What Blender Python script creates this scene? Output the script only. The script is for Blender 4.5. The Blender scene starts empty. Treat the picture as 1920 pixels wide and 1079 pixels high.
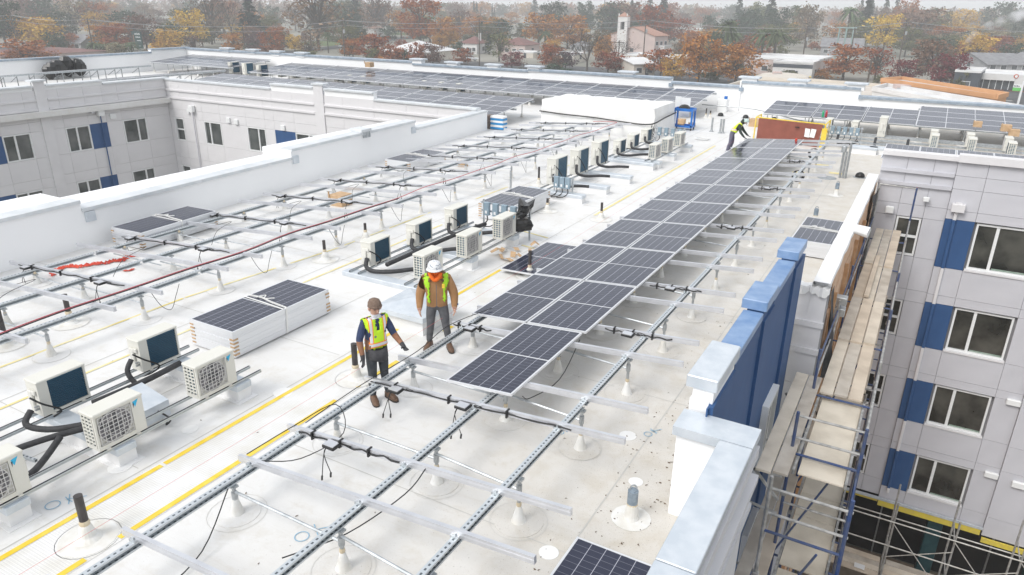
import bpy, bmesh, math, random
from mathutils import Vector, Matrix, noise
random.seed(7)
SC = bpy.context.scene
COL = SC.collection
PI = math.pi
# ------------------------------------------------------------------ camera
cam_d = bpy.data.cameras.new('camera'); cam = bpy.data.objects.new('camera', cam_d); COL.objects.link(cam)
F_PX, YAW, PITCH, ROLL, CAM_H = 1352.64, -0.51353, 0.37577, 0.0124, 6.0
fw = Vector((math.sin(YAW)*math.cos(PITCH), math.cos(YAW)*math.cos(PITCH), -math.sin(PITCH)))
rt = Vector((math.cos(YAW), -math.sin(YAW), 0)); up = rt.cross(fw)
rt2 = rt*math.cos(ROLL) + up*math.sin(ROLL); up2 = -rt*math.sin(ROLL) + up*math.cos(ROLL)
mw = Matrix.Identity(4)
for i in range(3):
    mw[i][0], mw[i][1], mw[i][2] = rt2[i], up2[i], -fw[i]
mw[2][3] = CAM_H
cam.matrix_world = mw
cam_d.sensor_width = 36; cam_d.lens = F_PX/1920*36
cam_d.clip_start = 0.1; cam_d.clip_end = 6000
SC.camera = cam
# ------------------------------------------------------------------ world: overcast sky
W = bpy.data.worlds.new('World'); SC.world = W; W.use_nodes = True
nt = W.node_tree; nt.nodes.clear()
out = nt.nodes.new('ShaderNodeOutputWorld'); bg = nt.nodes.new('ShaderNodeBackground')
sky = nt.nodes.new('ShaderNodeTexSky'); sky.sky_type = 'NISHITA'; sky.sun_disc = False
sky.sun_elevation = math.radians(48); sky.sun_rotation = math.radians(200)
sky.air_density = 1.0; sky.dust_density = 4.0; sky.ozone_density = 1.0
hs = nt.nodes.new('ShaderNodeHueSaturation'); hs.inputs['Saturation'].default_value = 0.22
mixw = nt.nodes.new('ShaderNodeMixRGB'); mixw.inputs['Fac'].default_value = 0.55
mixw.inputs['Color2'].default_value = (6.6, 6.9, 7.3, 1)      # the even cloud layer
nt.links.new(sky.outputs[0], hs.inputs['Color']); nt.links.new(hs.outputs[0], mixw.inputs['Color1'])
nt.links.new(mixw.outputs[0], bg.inputs['Color']); bg.inputs['Strength'].default_value = 0.13
nt.links.new(bg.outputs[0], out.inputs['Surface'])
sun_d = bpy.data.lights.new('sun', 'SUN'); sun_d.energy = 1.2; sun_d.angle = math.radians(24); sun_d.color = (1, .965, .92)
sun = bpy.data.objects.new('sun', sun_d); COL.objects.link(sun)
sd = Vector((math.sin(math.radians(200))*math.cos(math.radians(48)), math.cos(math.radians(200))*math.cos(math.radians(48)), math.sin(math.radians(48))))
sun.rotation_euler = sd.to_track_quat('Z', 'Y').to_euler()
sun.location = (0, 0, 80)
HAZE_D = .00068
vs = SC.view_settings; vs.view_transform = 'Standard'; vs.look = 'None'; vs.exposure = 0.47; vs.gamma = 1.0
vs.use_curve_mapping = False
SC.cycles.max_bounces = 8; SC.cycles.diffuse_bounces = 3; SC.cycles.glossy_bounces = 3
SC.cycles.transparent_max_bounces = 8; SC.cycles.volume_bounces = 3
try: SC.cycles.volume_step_rate = 4.0
except Exception: pass
# ------------------------------------------------------------------ helpers
def unproj(u, v, z):
    """where the view ray of photo pixel (u, v) meets the level z"""
    d = rt2*((u-960)/F_PX) - up2*((v-539.5)/F_PX) + fw
    t = (z-CAM_H)/d.z
    return Vector((d.x*t, d.y*t, z))
MATS = {}
def mat(name, c1, c2=None, rough=.6, metal=0., scale=3., bump=0., bscale=40., detail=4., ramp=(.35, .65), spec=.5, coord='Object', coat=0.):
    if name in MATS: return MATS[name]
    m = bpy.data.materials.new(name); m.use_nodes = True; t = m.node_tree; b = t.nodes['Principled BSDF']
    b.inputs['Roughness'].default_value = rough; b.inputs['Metallic'].default_value = metal
    b.inputs['Specular IOR Level'].default_value = spec
    if coat: b.inputs['Coat Weight'].default_value = coat
    tc = t.nodes.new('ShaderNodeTexCoord')
    if c2 is not None:
        n = t.nodes.new('ShaderNodeTexNoise'); n.inputs['Scale'].default_value = scale; n.inputs['Detail'].default_value = detail
        r = t.nodes.new('ShaderNodeValToRGB'); r.color_ramp.elements[0].position = ramp[0]; r.color_ramp.elements[1].position = ramp[1]
        r.color_ramp.elements[0].color = (*c1, 1); r.color_ramp.elements[1].color = (*c2, 1)
        t.links.new(tc.outputs[coord], n.inputs['Vector']); t.links.new(n.outputs['Fac'], r.inputs['Fac']); t.links.new(r.outputs['Color'], b.inputs['Base Color'])
    else:
        b.inputs['Base Color'].default_value = (*c1, 1)
    if bump:
        n2 = t.nodes.new('ShaderNodeTexNoise'); n2.inputs['Scale'].default_value = bscale; n2.inputs['Detail'].default_value = 3
        bp = t.nodes.new('ShaderNodeBump'); bp.inputs['Strength'].default_value = bump; bp.inputs['Distance'].default_value = .01
        t.links.new(tc.outputs[coord], n2.inputs['Vector']); t.links.new(n2.outputs['Fac'], bp.inputs['Height']); t.links.new(bp.outputs['Normal'], b.inputs['Normal'])
    MATS[name] = m; return m
def mnode(t, op, a, b=None, c=None):
    n = t.nodes.new('ShaderNodeMath'); n.operation = op
    for i, x in enumerate((a, b, c)):
        if x is None: continue
        if isinstance(x, (int, float)): n.inputs[i].default_value = x
        else: t.links.new(x, n.inputs[i])
    return n.outputs[0]
class MB:
    def __init__(s): s.v = []; s.f = []; s.m = []; s.cur = 0
    def add(s, vs, fs):
        k = len(s.v); s.v += [tuple(x) for x in vs]
        for f in fs: s.f.append(tuple(i+k for i in f)); s.m.append(s.cur)
        return s
    def box(s, x0, x1, y0, y1, z0, z1):
        return s.add([(x0,y0,z0),(x1,y0,z0),(x1,y1,z0),(x0,y1,z0),(x0,y0,z1),(x1,y0,z1),(x1,y1,z1),(x0,y1,z1)],
                     [(3,2,1,0),(4,5,6,7),(0,1,5,4),(1,2,6,5),(2,3,7,6),(3,0,4,7)])
    def cbox(s, x0, x1, y0, y1, z0, z1, c=.02):
        """box with chamfered edges (vertical and top)"""
        p = lambda e, z: [(x0+e+c,y0+e,z),(x1-e-c,y0+e,z),(x1-e,y0+e+c,z),(x1-e,y1-e-c,z),(x1-e-c,y1-e,z),(x0+e+c,y1-e,z),(x0+e,y1-e-c,z),(x0+e,y0+e+c,z)]
        r = [p(0,z0), p(0,z1-c), p(c*.8,z1)]
        vs = r[0]+r[1]+r[2]; fs = [tuple(range(7,-1,-1)), tuple(range(16,24))]
        for k in (0,8):
            for i in range(8): j=(i+1)%8; fs.append((k+i,k+j,k+8+j,k+8+i))
        return s.add(vs, fs)
    def bar(s, p, q, w, h, upv=(0,0,1)):
        p, q = Vector(p), Vector(q); d = (q-p).normalized(); u = Vector(upv)
        sd = d.cross(u)
        if sd.length < 1e-4: sd = d.cross(Vector((1,0,0)))
        sd.normalize(); u = sd.cross(d); a, b = sd*w/2, u*h/2
        vs = [p-a-b, p+a-b, p+a+b, p-a+b, q-a-b, q+a-b, q+a+b, q-a+b]
        return s.add(vs, [(0,1,2,3),(7,6,5,4),(0,4,5,1),(1,5,6,2),(2,6,7,3),(3,7,4,0)])
    def tube(s, pts, r, n=6, caps=True):
        pts = [Vector(p) for p in pts]; rings = []; ref = None
        rr = r if isinstance(r, (list, tuple)) else [r]*len(pts)
        for i, p in enumerate(pts):
            d = (pts[min(i+1,len(pts)-1)]-pts[max(i-1,0)])
            if d.length < 1e-9: d = Vector((0,0,1))
            d.normalize()
            if ref is None: ref = d.orthogonal().normalized()
            else:
                ref = ref - d*ref.dot(d)
                ref = ref.normalized() if ref.length > 1e-6 else d.orthogonal().normalized()
            b = d.cross(ref); rings.append([p + (ref*math.cos(2*PI*k/n) + b*math.sin(2*PI*k/n))*rr[i] for k in range(n)])
        vs = [x for g in rings for x in g]; fs = []
        for i in range(len(rings)-1):
            for k in range(n):
                j = (k+1)%n; fs.append((i*n+k, i*n+j, (i+1)*n+j, (i+1)*n+k))
        if caps: fs.append(tuple(range(n-1,-1,-1))); fs.append(tuple((len(rings)-1)*n+k for k in range(n)))
        return s.add(vs, fs)
    def cyl(s, p, q, r0, r1=None, n=10):
        return s.tube([p, q], [r0, r0 if r1 is None else r1], n)
    def lathe(s, prof, c=(0,0,0), n=16):
        c = Vector(c); vs = []; fs = []
        for r, z in prof:
            for k in range(n): vs.append(c+Vector((r*math.cos(2*PI*k/n), r*math.sin(2*PI*k/n), z)))
        for i in range(len(prof)-1):
            for k in range(n):
                j = (k+1)%n; fs.append((i*n+k, i*n+j, (i+1)*n+j, (i+1)*n+k))
        if prof[-1][0] > 1e-6: fs.append(tuple((len(prof)-1)*n+k for k in range(n)))
        return s.add(vs, fs)
    def quad(s, a, b, c, d): return s.add([a,b,c,d], [(0,1,2,3)])
    def poly(s, pts, h=None):
        """flat polygon (ccw, seen from above), extruded down by h if given"""
        n = len(pts)
        if not h: return s.add(pts, [tuple(range(n))])
        lo = [(p[0],p[1],p[2]-h) for p in pts]
        return s.add(list(pts)+lo, [tuple(range(n)), tuple(range(2*n-1,n-1,-1))]+[(i,i+n,(i+1)%n+n,(i+1)%n) for i in range(n)])
    def prism(s, prof, p, q):
        """profile [(a, z)] swept from p to q; a is measured to the right of the sweep"""
        p, q = Vector(p), Vector(q); d = (q-p).normalized(); sd = d.cross(Vector((0,0,1))).normalized()
        n = len(prof); vs = [p+sd*a+Vector((0,0,z)) for a, z in prof]+[q+sd*a+Vector((0,0,z)) for a, z in prof]
        return s.add(vs, [tuple(range(n)), tuple(range(2*n-1,n-1,-1))]+[(i,i+n,(i+1)%n+n,(i+1)%n) for i in range(n)])
    def mesh(s, name, mats, smooth=False):
        me = bpy.data.meshes.new(name); me.from_pydata(s.v, [], s.f)
        for m in (mats if isinstance(mats, (list, tuple)) else [mats]): me.materials.append(m)
        if any(s.m): me.polygons.foreach_set('material_index', s.m)
        if smooth: me.polygons.foreach_set('use_smooth', [True]*len(me.polygons))
        me.update(); return me
    def build(s, name, mats, parent=None, smooth=False, local=False, **kw):
        return link(name, s.mesh(name, mats, smooth), parent, local, **kw)
def link(name, me, parent=None, local=False, label=None, cat=None, group=None, kind=None, loc=None, rot=None):
    o = bpy.data.objects.new(name, me); COL.objects.link(o)
    if parent is not None:
        o.parent = parent
        if not local:      # mesh given in world coordinates
            p = parent; off = Vector((0,0,0))
            while p is not None: off += p.location; p = p.parent
            o.location = -off
    if loc is not None: o.location = loc
    if rot is not None: o.rotation_euler = rot
    tag(o, label, cat, group, kind); return o
def tag(o, label=None, cat=None, group=None, kind=None):
    if label: o['label'] = label
    if cat: o['category'] = cat
    if group: o['group'] = group
    if kind: o['kind'] = kind
    return o
def thing(name, label, cat, loc=(0,0,0), rz=0, group=None):
    o = bpy.data.objects.new(name, None); COL.objects.link(o); o.empty_display_size = .2
    o.location = loc; o.rotation_euler = (0,0,rz); return tag(o, label, cat, group)
def dup(root, loc=None, rz=None, label=None, group=None, scale=None):
    r = root.copy(); COL.objects.link(r)
    if loc is not None: r.location = loc
    if rz is not None: r.rotation_euler = (0,0,rz)
    if scale is not None: r.scale = scale
    if label: r['label'] = label
    if group: r['group'] = group
    for ch in list(root.children):
        c = ch.copy(); COL.objects.link(c); c.parent = r
        for g in list(ch.children):
            d = g.copy(); COL.objects.link(d); d.parent = c
    return r
def curve_pts(pts, sub=5):
    """smooth path through the points (Catmull-Rom)"""
    P = [Vector(p) for p in pts]; P = [P[0]]+P+[P[-1]]; o = []
    for i in range(1, len(P)-2):
        for k in range(sub):
            t = k/sub; a, b, c, d = P[i-1], P[i], P[i+1], P[i+2]
            o.append(.5*((2*b)+(c-a)*t+(2*a-5*b+4*c-d)*t*t+(3*b-a-3*c+d)*t*t*t))
    o.append(P[-2]); return o
def seg_text(mb, text, origin, ux, uy, h, w, gap, th, draw):
    """stroke lettering: draw(mb, p, q) is called for every stroke"""
    G = {'O':[(0,0,0,1),(0,1,1,1),(1,1,1,0),(1,0,0,0)],'K':[(0,0,0,1),(0,.5,1,1),(0,.5,1,0)]}
    x = 0
    for ch in text:
        for a, b, c, d in G.get(ch, []):
            draw(mb, Vector(origin)+Vector(ux)*(x+a*w)+Vector(uy)*b*h, Vector(origin)+Vector(ux)*(x+c*w)+Vector(uy)*d*h)
        x += w+gap
# ------------------------------------------------------------------ materials
def roof_mat():
    m = bpy.data.materials.new('roof_membrane'); m.use_nodes = True; t = m.node_tree; b = t.nodes['Principled BSDF']
    b.inputs['Roughness'].default_value = .55
    tc = t.nodes.new('ShaderNodeTexCoord')
    def nz(sc, det, rough=.6, dist=0., vec=None):
        n = t.nodes.new('ShaderNodeTexNoise'); n.inputs['Scale'].default_value = sc; n.inputs['Detail'].default_value = det
        n.inputs['Roughness'].default_value = rough; n.inputs['Distortion'].default_value = dist
        t.links.new(vec or tc.outputs['Object'], n.inputs['Vector']); return n.outputs['Fac']
    def ramp(f, p0, p1, c0, c1):
        r = t.nodes.new('ShaderNodeValToRGB'); r.color_ramp.elements[0].position = p0; r.color_ramp.elements[1].position = p1
        r.color_ramp.elements[0].color = c0; r.color_ramp.elements[1].color = c1; t.links.new(f, r.inputs['Fac']); return r.outputs['Color']
    def mix(f, a, bb, op='MIX'):
        x = t.nodes.new('ShaderNodeMixRGB'); x.blend_type = op
        for i, s_ in enumerate((f, a, bb)):
            if isinstance(s_, float): x.inputs[i].default_value = s_
            elif isinstance(s_, tuple): x.inputs[i].default_value = s_
            else: t.links.new(s_, x.inputs[i])
        return x.outputs[0]
    big = nz(.45, 6, .65, .4); mid = nz(2.3, 8, .7, .3); fine = nz(14, 6, .7); spk = nz(55, 2, .5)
    mp = t.nodes.new('ShaderNodeMapping'); mp.inputs['Scale'].default_value = (.5, 6., 1); mp.inputs['Rotation'].default_value = (0,0,.5)
    t.links.new(tc.outputs['Object'], mp.inputs['Vector']); streak = nz(1.2, 5, .7, .2, mp.outputs['Vector'])
    col = ramp(big, .35, .72, (.735,.735,.73,1), (.665,.655,.635,1))
    col = mix(ramp(mid, .50, .76, (0,0,0,1), (.6,.6,.6,1)), col, (.55,.51,.44,1))
    col = mix(ramp(streak, .56, .75, (0,0,0,1), (.35,.35,.35,1)), col, (.55,.515,.46,1))
    col = mix(ramp(fine, .60, .80, (0,0,0,1), (.45,.45,.45,1)), col, (.52,.48,.42,1))
    # walked and windblown grit gathers along the right-hand edge of the deck
    sx = t.nodes.new('ShaderNodeSeparateXYZ'); t.links.new(tc.outputs['Object'], sx.inputs[0])
    edge = mnode(t, 'SMOOTH_MIN', mnode(t, 'MAXIMUM', mnode(t, 'MULTIPLY_ADD', sx.outputs['X'], .24, 1.55), 0.), 1., .1)
    dirt = mnode(t, 'MULTIPLY', edge, mnode(t, 'MULTIPLY_ADD', mid, .9, .12))
    col = mix(dirt, col, (.50,.45,.37,1))
    thr = mnode(t, 'MULTIPLY_ADD', edge, -.07, .735)
    s1 = mnode(t, 'MULTIPLY', mnode(t, 'GREATER_THAN', spk, thr), .55)
    col = mix(s1, col, (.16,.13,.10,1))
    t.links.new(col, b.inputs['Base Color'])
    bp = t.nodes.new('ShaderNodeBump'); bp.inputs['Strength'].default_value = .25; bp.inputs['Distance'].default_value = .02
    t.links.new(mid, bp.inputs['Height']); t.links.new(bp.outputs['Normal'], b.inputs['Normal'])
    MATS['roof'] = m; return m
ROOF = roof_mat()
WHITE = mat('white_membrane', (.80,.80,.80), (.74,.74,.735), .5, scale=1.2, bump=.12, bscale=6)
PARAP = mat('parapet_membrane', (.88,.885,.89), (.85,.855,.86), .5, scale=.6, bump=.15, bscale=3)
BOOT = mat('boot_white', (.74,.74,.725), (.64,.62,.57), .6, scale=5)
GREYW = mat('facade_grey', (.56,.56,.595), (.505,.505,.54), .75, scale=.9, detail=8, bump=.08, bscale=60)
GREYL = mat('facade_light', (.70,.69,.70), (.66,.65,.66), .75, scale=1.5, bump=.08, bscale=60)
JOINT = mat('joint_dark', (.27,.27,.28), rough=.8)
BLUEW = mat('facade_blue', (.022,.075,.20), (.028,.088,.225), .6, scale=2, bump=.06, bscale=50)
BLUEC = mat('blue_coping', (.13,.235,.43), (.27,.38,.55), .34, scale=3.5, detail=8, ramp=(.35,.75), bump=.05, bscale=8)  # paler second blue puts the sky's sheen on the caps into the colour
GALVC = mat('galv_coping', (.54,.59,.64), (.64,.68,.72), .42, metal=.3, scale=5, detail=9, bump=.05, bscale=8)
GALV = mat('galvanised', (.42,.45,.47), (.60,.63,.65), .42, metal=.75, scale=9, detail=5)
GALVD = mat('galvanised_dull', (.36,.38,.39), (.48,.50,.51), .5, metal=.7, scale=12)
ALU = mat('aluminium', (.62,.63,.66), (.70,.71,.74), .38, metal=.7, scale=4)
ALUF = mat('module_frame', (.74,.75,.77), rough=.42, metal=.45)
BLACK = mat('black_plastic', (.012,.012,.013), rough=.5)
RUBBER = mat('black_insulation', (.028,.028,.031), (.045,.045,.048), .7, scale=12, bump=.3, bscale=40)
ABS = mat('black_pipe', (.035,.03,.03), (.06,.052,.05), .5, scale=8)
TAN = mat('sealant_tan', (.55,.45,.30), (.64,.56,.42), .7, scale=12)
YEL = mat('yellow_paint', (.74,.52,.03), (.82,.62,.10), .55, scale=6, detail=6)
YELF = mat('yellow_faded', (.76,.62,.20), (.78,.72,.45), .6, scale=3)
RED = mat('red_cable', (.50,.10,.12), rough=.5)
WFRAME = mat('window_vinyl', (.78,.79,.79), rough=.35)
CARD = mat('cardboard', (.45,.30,.17), (.55,.38,.23), .8, scale=8)
CREAM = mat('ac_casing', (.64,.63,.57), (.67,.66,.61), .45, scale=2)
CREAM2 = mat('ac_top', (.72,.71,.66), (.66,.65,.60), .5, scale=4)
WOOD = mat('plank_wood', (.58,.50,.41), (.37,.31,.25), .8, scale=2.5, detail=8, bump=.2, bscale=30)
PLY = mat('plywood_deck', (.70,.63,.52), (.48,.42,.33), .8, scale=1.6, detail=9, ramp=(.42,.75), bump=.15)
SHEATH = mat('cedar_board', (.54,.34,.21), (.66,.46,.32), .75, scale=1.5, detail=6)
SCAFB = mat('scaffold_blue', (.03,.065,.19), (.10,.12,.18), .45, scale=7, metal=.1, detail=6)
SCAFG = mat('scaffold_worn', (.30,.30,.29), (.52,.51,.49), .55, scale=9, metal=.4)
FELT = mat('building_felt', (.035,.036,.038), (.06,.06,.065), .8, scale=20)
TARP = mat('white_tarp', (.80,.80,.79), (.74,.74,.72), .45, scale=2, bump=.5, bscale=3)
BAG = mat('black_bag', (.012,.012,.013), rough=.28, c2=(.02,.02,.02), bump=.6, bscale=9)
def glass_mat(name, c1, c2, rough=.06):
    m = mat(name, c1, c2, rough, scale=1.3, detail=3, spec=.8); return m
GLASS = glass_mat('dark_glass', (.010,.011,.010), (.075,.074,.064))  # lighter blotches in the colour imitate reflections in the panes
GLASSL = glass_mat('courtyard_glass', (.045,.052,.05), (.10,.11,.105))
def cells_mat():
    m = bpy.data.materials.new('solar_cells'); m.use_nodes = True; t = m.node_tree; b = t.nodes['Principled BSDF']
    tc = t.nodes.new('ShaderNodeTexCoord'); sp = t.nodes.new('ShaderNodeSeparateXYZ'); t.links.new(tc.outputs['Object'], sp.inputs[0])
    def lines(o, n, length, w):
        f = mnode(t, 'FRACT', mnode(t, 'MULTIPLY_ADD', o, n/length, 100.))
        d = mnode(t, 'ABSOLUTE', mnode(t, 'SUBTRACT', f, .5))
        return mnode(t, 'GREATER_THAN', d, .5-w)
    cx = lines(sp.outputs['X'], 6, 1.083, .020); cy = lines(sp.outputs['Y'], 24, 2.37, .028); bb = lines(sp.outputs['X'], 60, 1.083, .06)
    mid = mnode(t, 'LESS_THAN', mnode(t, 'ABSOLUTE', sp.outputs['Y']), .016)
    info = t.nodes.new('ShaderNodeObjectInfo')
    base = t.nodes.new('ShaderNodeMixRGB'); base.inputs[1].default_value = (.013,.017,.038,1); base.inputs[2].default_value = (.018,.022,.045,1); t.links.new(info.outputs['Random'], base.inputs[0])
    def over(c, f, k, colr):
        x = t.nodes.new('ShaderNodeMixRGB'); x.inputs[2].default_value = (*colr, 1)
        t.links.new(mnode(t, 'MULTIPLY', f, k), x.inputs[0]); t.links.new(c, x.inputs[1]); return x.outputs[0]
    c = over(base.outputs[0], bb, .25, (.07,.07,.10)); c = over(c, cy, .42, (.30,.31,.37)); c = over(c, cx, .78, (.52,.53,.60)); c = over(c, mid, .8, (.66,.67,.69))
    t.links.new(c, b.inputs['Base Color']); b.inputs['Roughness'].default_value = .15; b.inputs['Specular IOR Level'].default_value = .5
    MATS['cells'] = m; return m
CELLS = cells_mat()
def channel_mat():
    m = bpy.data.materials.new('strut_channel'); m.use_nodes = True; t = m.node_tree; b = t.nodes['Principled BSDF']
    tc = t.nodes.new('ShaderNodeTexCoord'); sp = t.nodes.new('ShaderNodeSeparateXYZ'); t.links.new(tc.outputs['Object'], sp.inputs[0])
    f = mnode(t, 'LESS_THAN', mnode(t, 'FRACT', mnode(t, 'MULTIPLY', sp.outputs['Y'], 14.)), .45)
    g = mnode(t, 'LESS_THAN', mnode(t, 'ABSOLUTE', mnode(t, 'SUBTRACT', sp.outputs['X'], 0.)), .012)
    ge = t.nodes.new('ShaderNodeNewGeometry'); sn = t.nodes.new('ShaderNodeSeparateXYZ'); t.links.new(ge.outputs['Normal'], sn.inputs[0])
    upf = mnode(t, 'GREATER_THAN', sn.outputs['Z'], .7)
    k = mnode(t, 'MULTIPLY', mnode(t, 'MULTIPLY', f, g), upf)
    n = t.nodes.new('ShaderNodeTexNoise'); n.inputs['Scale'].default_value = 9; t.links.new(tc.outputs['Object'], n.inputs['Vector'])
    r = t.nodes.new('ShaderNodeValToRGB'); r.color_ramp.elements[0].color = (.50,.55,.58,1); r.color_ramp.elements[1].color = (.68,.71,.73,1); t.links.new(n.outputs['Fac'], r.inputs['Fac'])
    x = t.nodes.new('ShaderNodeMixRGB'); t.links.new(k, x.inputs[0]); t.links.new(r.outputs['Color'], x.inputs[1]); x.inputs[2].default_value = (.12,.14,.16,1)
    t.links.new(x.outputs[0], b.inputs['Base Color']); b.inputs['Metallic'].default_value = .6; b.inputs['Roughness'].default_value = .4
    MATS['channel'] = m; return m
CHAN = channel_mat()
def pad_mat():
    m = bpy.data.materials.new('walkway_tread'); m.use_nodes = True; t = m.node_tree; b = t.nodes['Principled BSDF']
    tc = t.nodes.new('ShaderNodeTexCoord'); mp = t.nodes.new('ShaderNodeMapping'); mp.inputs['Rotation'].default_value = (0,0,.785); t.links.new(tc.outputs['Object'], mp.inputs['Vector'])
    ck = t.nodes.new('ShaderNodeTexChecker'); ck.inputs['Scale'].default_value = 42; t.links.new(mp.outputs['Vector'], ck.inputs['Vector'])
    n = t.nodes.new('ShaderNodeTexNoise'); n.inputs['Scale'].default_value = 2; n.inputs['Detail'].default_value = 6; t.links.new(tc.outputs['Object'], n.inputs['Vector'])
    r = t.nodes.new('ShaderNodeValToRGB'); r.color_ramp.elements[0].position = .4; r.color_ramp.elements[0].color = (.78,.78,.77,1); r.color_ramp.elements[1].position = .75; r.color_ramp.elements[1].color = (.66,.64,.58,1); t.links.new(n.outputs['Fac'], r.inputs['Fac'])
    x = t.nodes.new('ShaderNodeMixRGB'); x.blend_type = 'MULTIPLY'; x.inputs[2].default_value = (.87,.87,.88,1); t.links.new(ck.outputs['Fac'], x.inputs[0]); t.links.new(r.outputs['Color'], x.inputs[1])
    t.links.new(x.outputs[0], b.inputs['Base Color']); b.inputs['Roughness'].default_value = .55
    bp = t.nodes.new('ShaderNodeBump'); bp.inputs['Strength'].default_value = .35; bp.inputs['Distance'].default_value = .01; t.links.new(ck.outputs['Fac'], bp.inputs['Height']); t.links.new(bp.outputs['Normal'], b.inputs['Normal'])
    return m
PAD = pad_mat()
# ================================================================== the apartment building
GZ = -12.0
bld = thing('apartment_building', 'white and grey apartment block with flat white roofs round a courtyard', 'building', (0, 0, GZ))
def fb(P, a0, a1, z0, z1, d0, d1):
    p, q = P(a0, z0, d0), P(a1, z1, d1)
    return (min(p[0],q[0]), max(p[0],q[0]), min(p[1],q[1]), max(p[1],q[1]), min(p[2],q[2]), max(p[2],q[2]))
# --- roof deck
m = MB()
for x0,x1,y0,y1 in ((-19.7,-1.75,-4,27.2),(-1.75,-1.25,-4,7.7),(-1.75,-1.2,15.32,27.2),(-19.7,9,27.2,31.2),(-61,9,31.2,46.1),(-61,-43.2,4,31.2)):
    m.box(x0,x1,y0,y1,-.3,0)
deck = m.build('roof_deck', ROOF, bld)
def strip(name, pts, w, mat_, z=.006, parent=None, **kw):
    mb = MB()
    for p, q in zip(pts[:-1], pts[1:]):
        p, q = Vector((*p, z)), Vector((*q, z)); d = (q-p).normalized(); s_ = Vector((-d.y, d.x, 0))*w/2
        mb.quad(p-s_, q-s_, q+s_, p+s_)
    return mb.build(name, mat_, parent or deck, **kw)
# walkway pad (one roll beside the racking) and its painted edges
strip('walkway_pad', [(-7.87,-1),(-7.87,9.2)], .98, PAD, .004)
strip('walkway_pad', [(-7.87,9.26),(-7.87,14.6)], .98, PAD, .004)
for y0,y1 in ((-1,4.9),(4.95,9.55),(9.7,12.15),(12.2,14.4),(19.75,24.3),(24.4,27.6),(27.65,33.5)):
    strip('yellow_line', [(-8.28,y0),(-8.28,y1)], .085, YEL if y0 < 13 else YELF, .009)
for y0,y1 in ((-1,3.3),(3.72,7.45),(7.95,9.05),(10.5,10.8)):
    strip('yellow_line', [(-7.44,y0),(-7.44,y1)], .085, YEL, .009)
for pts in ([(-13.2,4.2),(-13.2,9.0)],[(-13.2,9.05),(-12.75,13.2),(-12.7,17.4)],[(-11.75,3.6),(-11.72,8.8)],[(-11.7,9.3),(-11.65,16.5)],[(-9.3,17.16),(-8.46,16.97)],[(-9.0,16.1),(-8.3,15.95)],[(-12.4,19.5),(-12.35,21.5)],[(-12.1,24),(-12.1,27)]):
    strip('yellow_line', pts, .06, YELF, .0075)
for p in ((-2.95,30.2),(-4.2,29.5),(-3.6,31.5)): strip('yellow_mark', [p,(p[0]+.45,p[1]+.1)], .35, YELF, .0075)
# membrane seams: one joined sheet of lap lines
SEAM = mat('seam_line', (.50,.49,.46), rough=.6)
m = MB()
def seam(a, b, w=.012, z=.003):
    a, b = Vector((*a, z)), Vector((*b, z)); d = (b-a).normalized(); s_ = Vector((-d.y, d.x, 0))*w/2; m.quad(a-s_, b-s_, b+s_, a+s_)
for x in (-2.72,-8.42,-10.0,-12.0,-14.4,-16.8): seam((x,-3),(x,46),.02)
for y in range(0, 44, 4):
    seam((-19.5,y+.7),(-8.5,y+.7),.014); seam((-7.3,y+2.2),(-2.0,y+2.2),.014)
for p in ((-3.4,3.7),(-3.1,5.2)): seam((p[0],p[1]),(-1.4,p[1]-.1),.012)
m.build('membrane_seam', SEAM, deck, kind='stuff')
# membrane patches
PATCH = mat('membrane_patch', (.80,.80,.79), (.76,.755,.74), .5, scale=4)
for x,y,r in ((-8.75,4.6,.16),(-8.72,5.7,.12),(-8.35,7.2,.16),(-2.55,5.2,.17),(-2.9,6.1,.12),(-2.5,7.9,.1),(-3.0,8.9,.13)):
    mb = MB(); mb.lathe([(r,.001),(r,.006),(r*.9,.007),(0,.007)], (x,y,0), 14); mb.build('membrane_patch', PATCH, deck)
for (x,y,a) in ((-2.75,8.1,.3),(-2.72,6.05,-.1),(-4.6,8.6,.2)):
    pass
# blue OK marks written on the membrane
INK = mat('blue_marker', (.25,.45,.60), rough=.6)
def okmark(u, v, name='ok_mark', s_=1.0):
    o = unproj(u, v, 0); ux, uy = rt2.copy(), Vector((fw.x, fw.y, 0)).normalized(); ux.z = 0; ux.normalize()
    mb = MB()
    def P(a, b): return o+ux*a*s_+uy*b*s_+Vector((0,0,.008))
    def st(a, b):
        d = (b-a).normalized(); n_ = Vector((-d.y,d.x,0))*.006; mb.quad(a-n_, b-n_, b+n_, a+n_)
    ring = [P(.085*math.cos(t)-.0, .085*math.sin(t)) for t in [2*PI*k/14 for k in range(15)]]
    for a, b in zip(ring[:-1], ring[1:]): st(a, b)
    st(P(.09,.22),P(.19,.02)); st(P(.33,.19),P(.125,.12)); st(P(.12,.11),P(.21,.07)); st(P(.07,.16),P(.13,.11))
    mb.build(name, INK, deck)
okmark(99, 948); okmark(566, 1007); okmark(1215, 815, s_=.7); okmark(1052, 812, s_=.5)
# parapets
def coping(x0, x1, y0, y1, z, mat_, drop=.13, name='coping', parent=None, lip=.0):
    mb = MB(); mb.cbox(x0, x1, y0, y1, z-drop, z, .012); return mb.build(name, mat_, parent or bld)
def wallbox(x0,x1,y0,y1,z0,z1,mat_,name='parapet_wall'):
    mb = MB(); mb.box(x0,x1,y0,y1,z0,z1); return mb.build(name, mat_, bld)
COPW = mat('white_coping', (.70,.72,.74), (.60,.63,.65), .4, metal=.2, scale=2.5)
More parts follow.
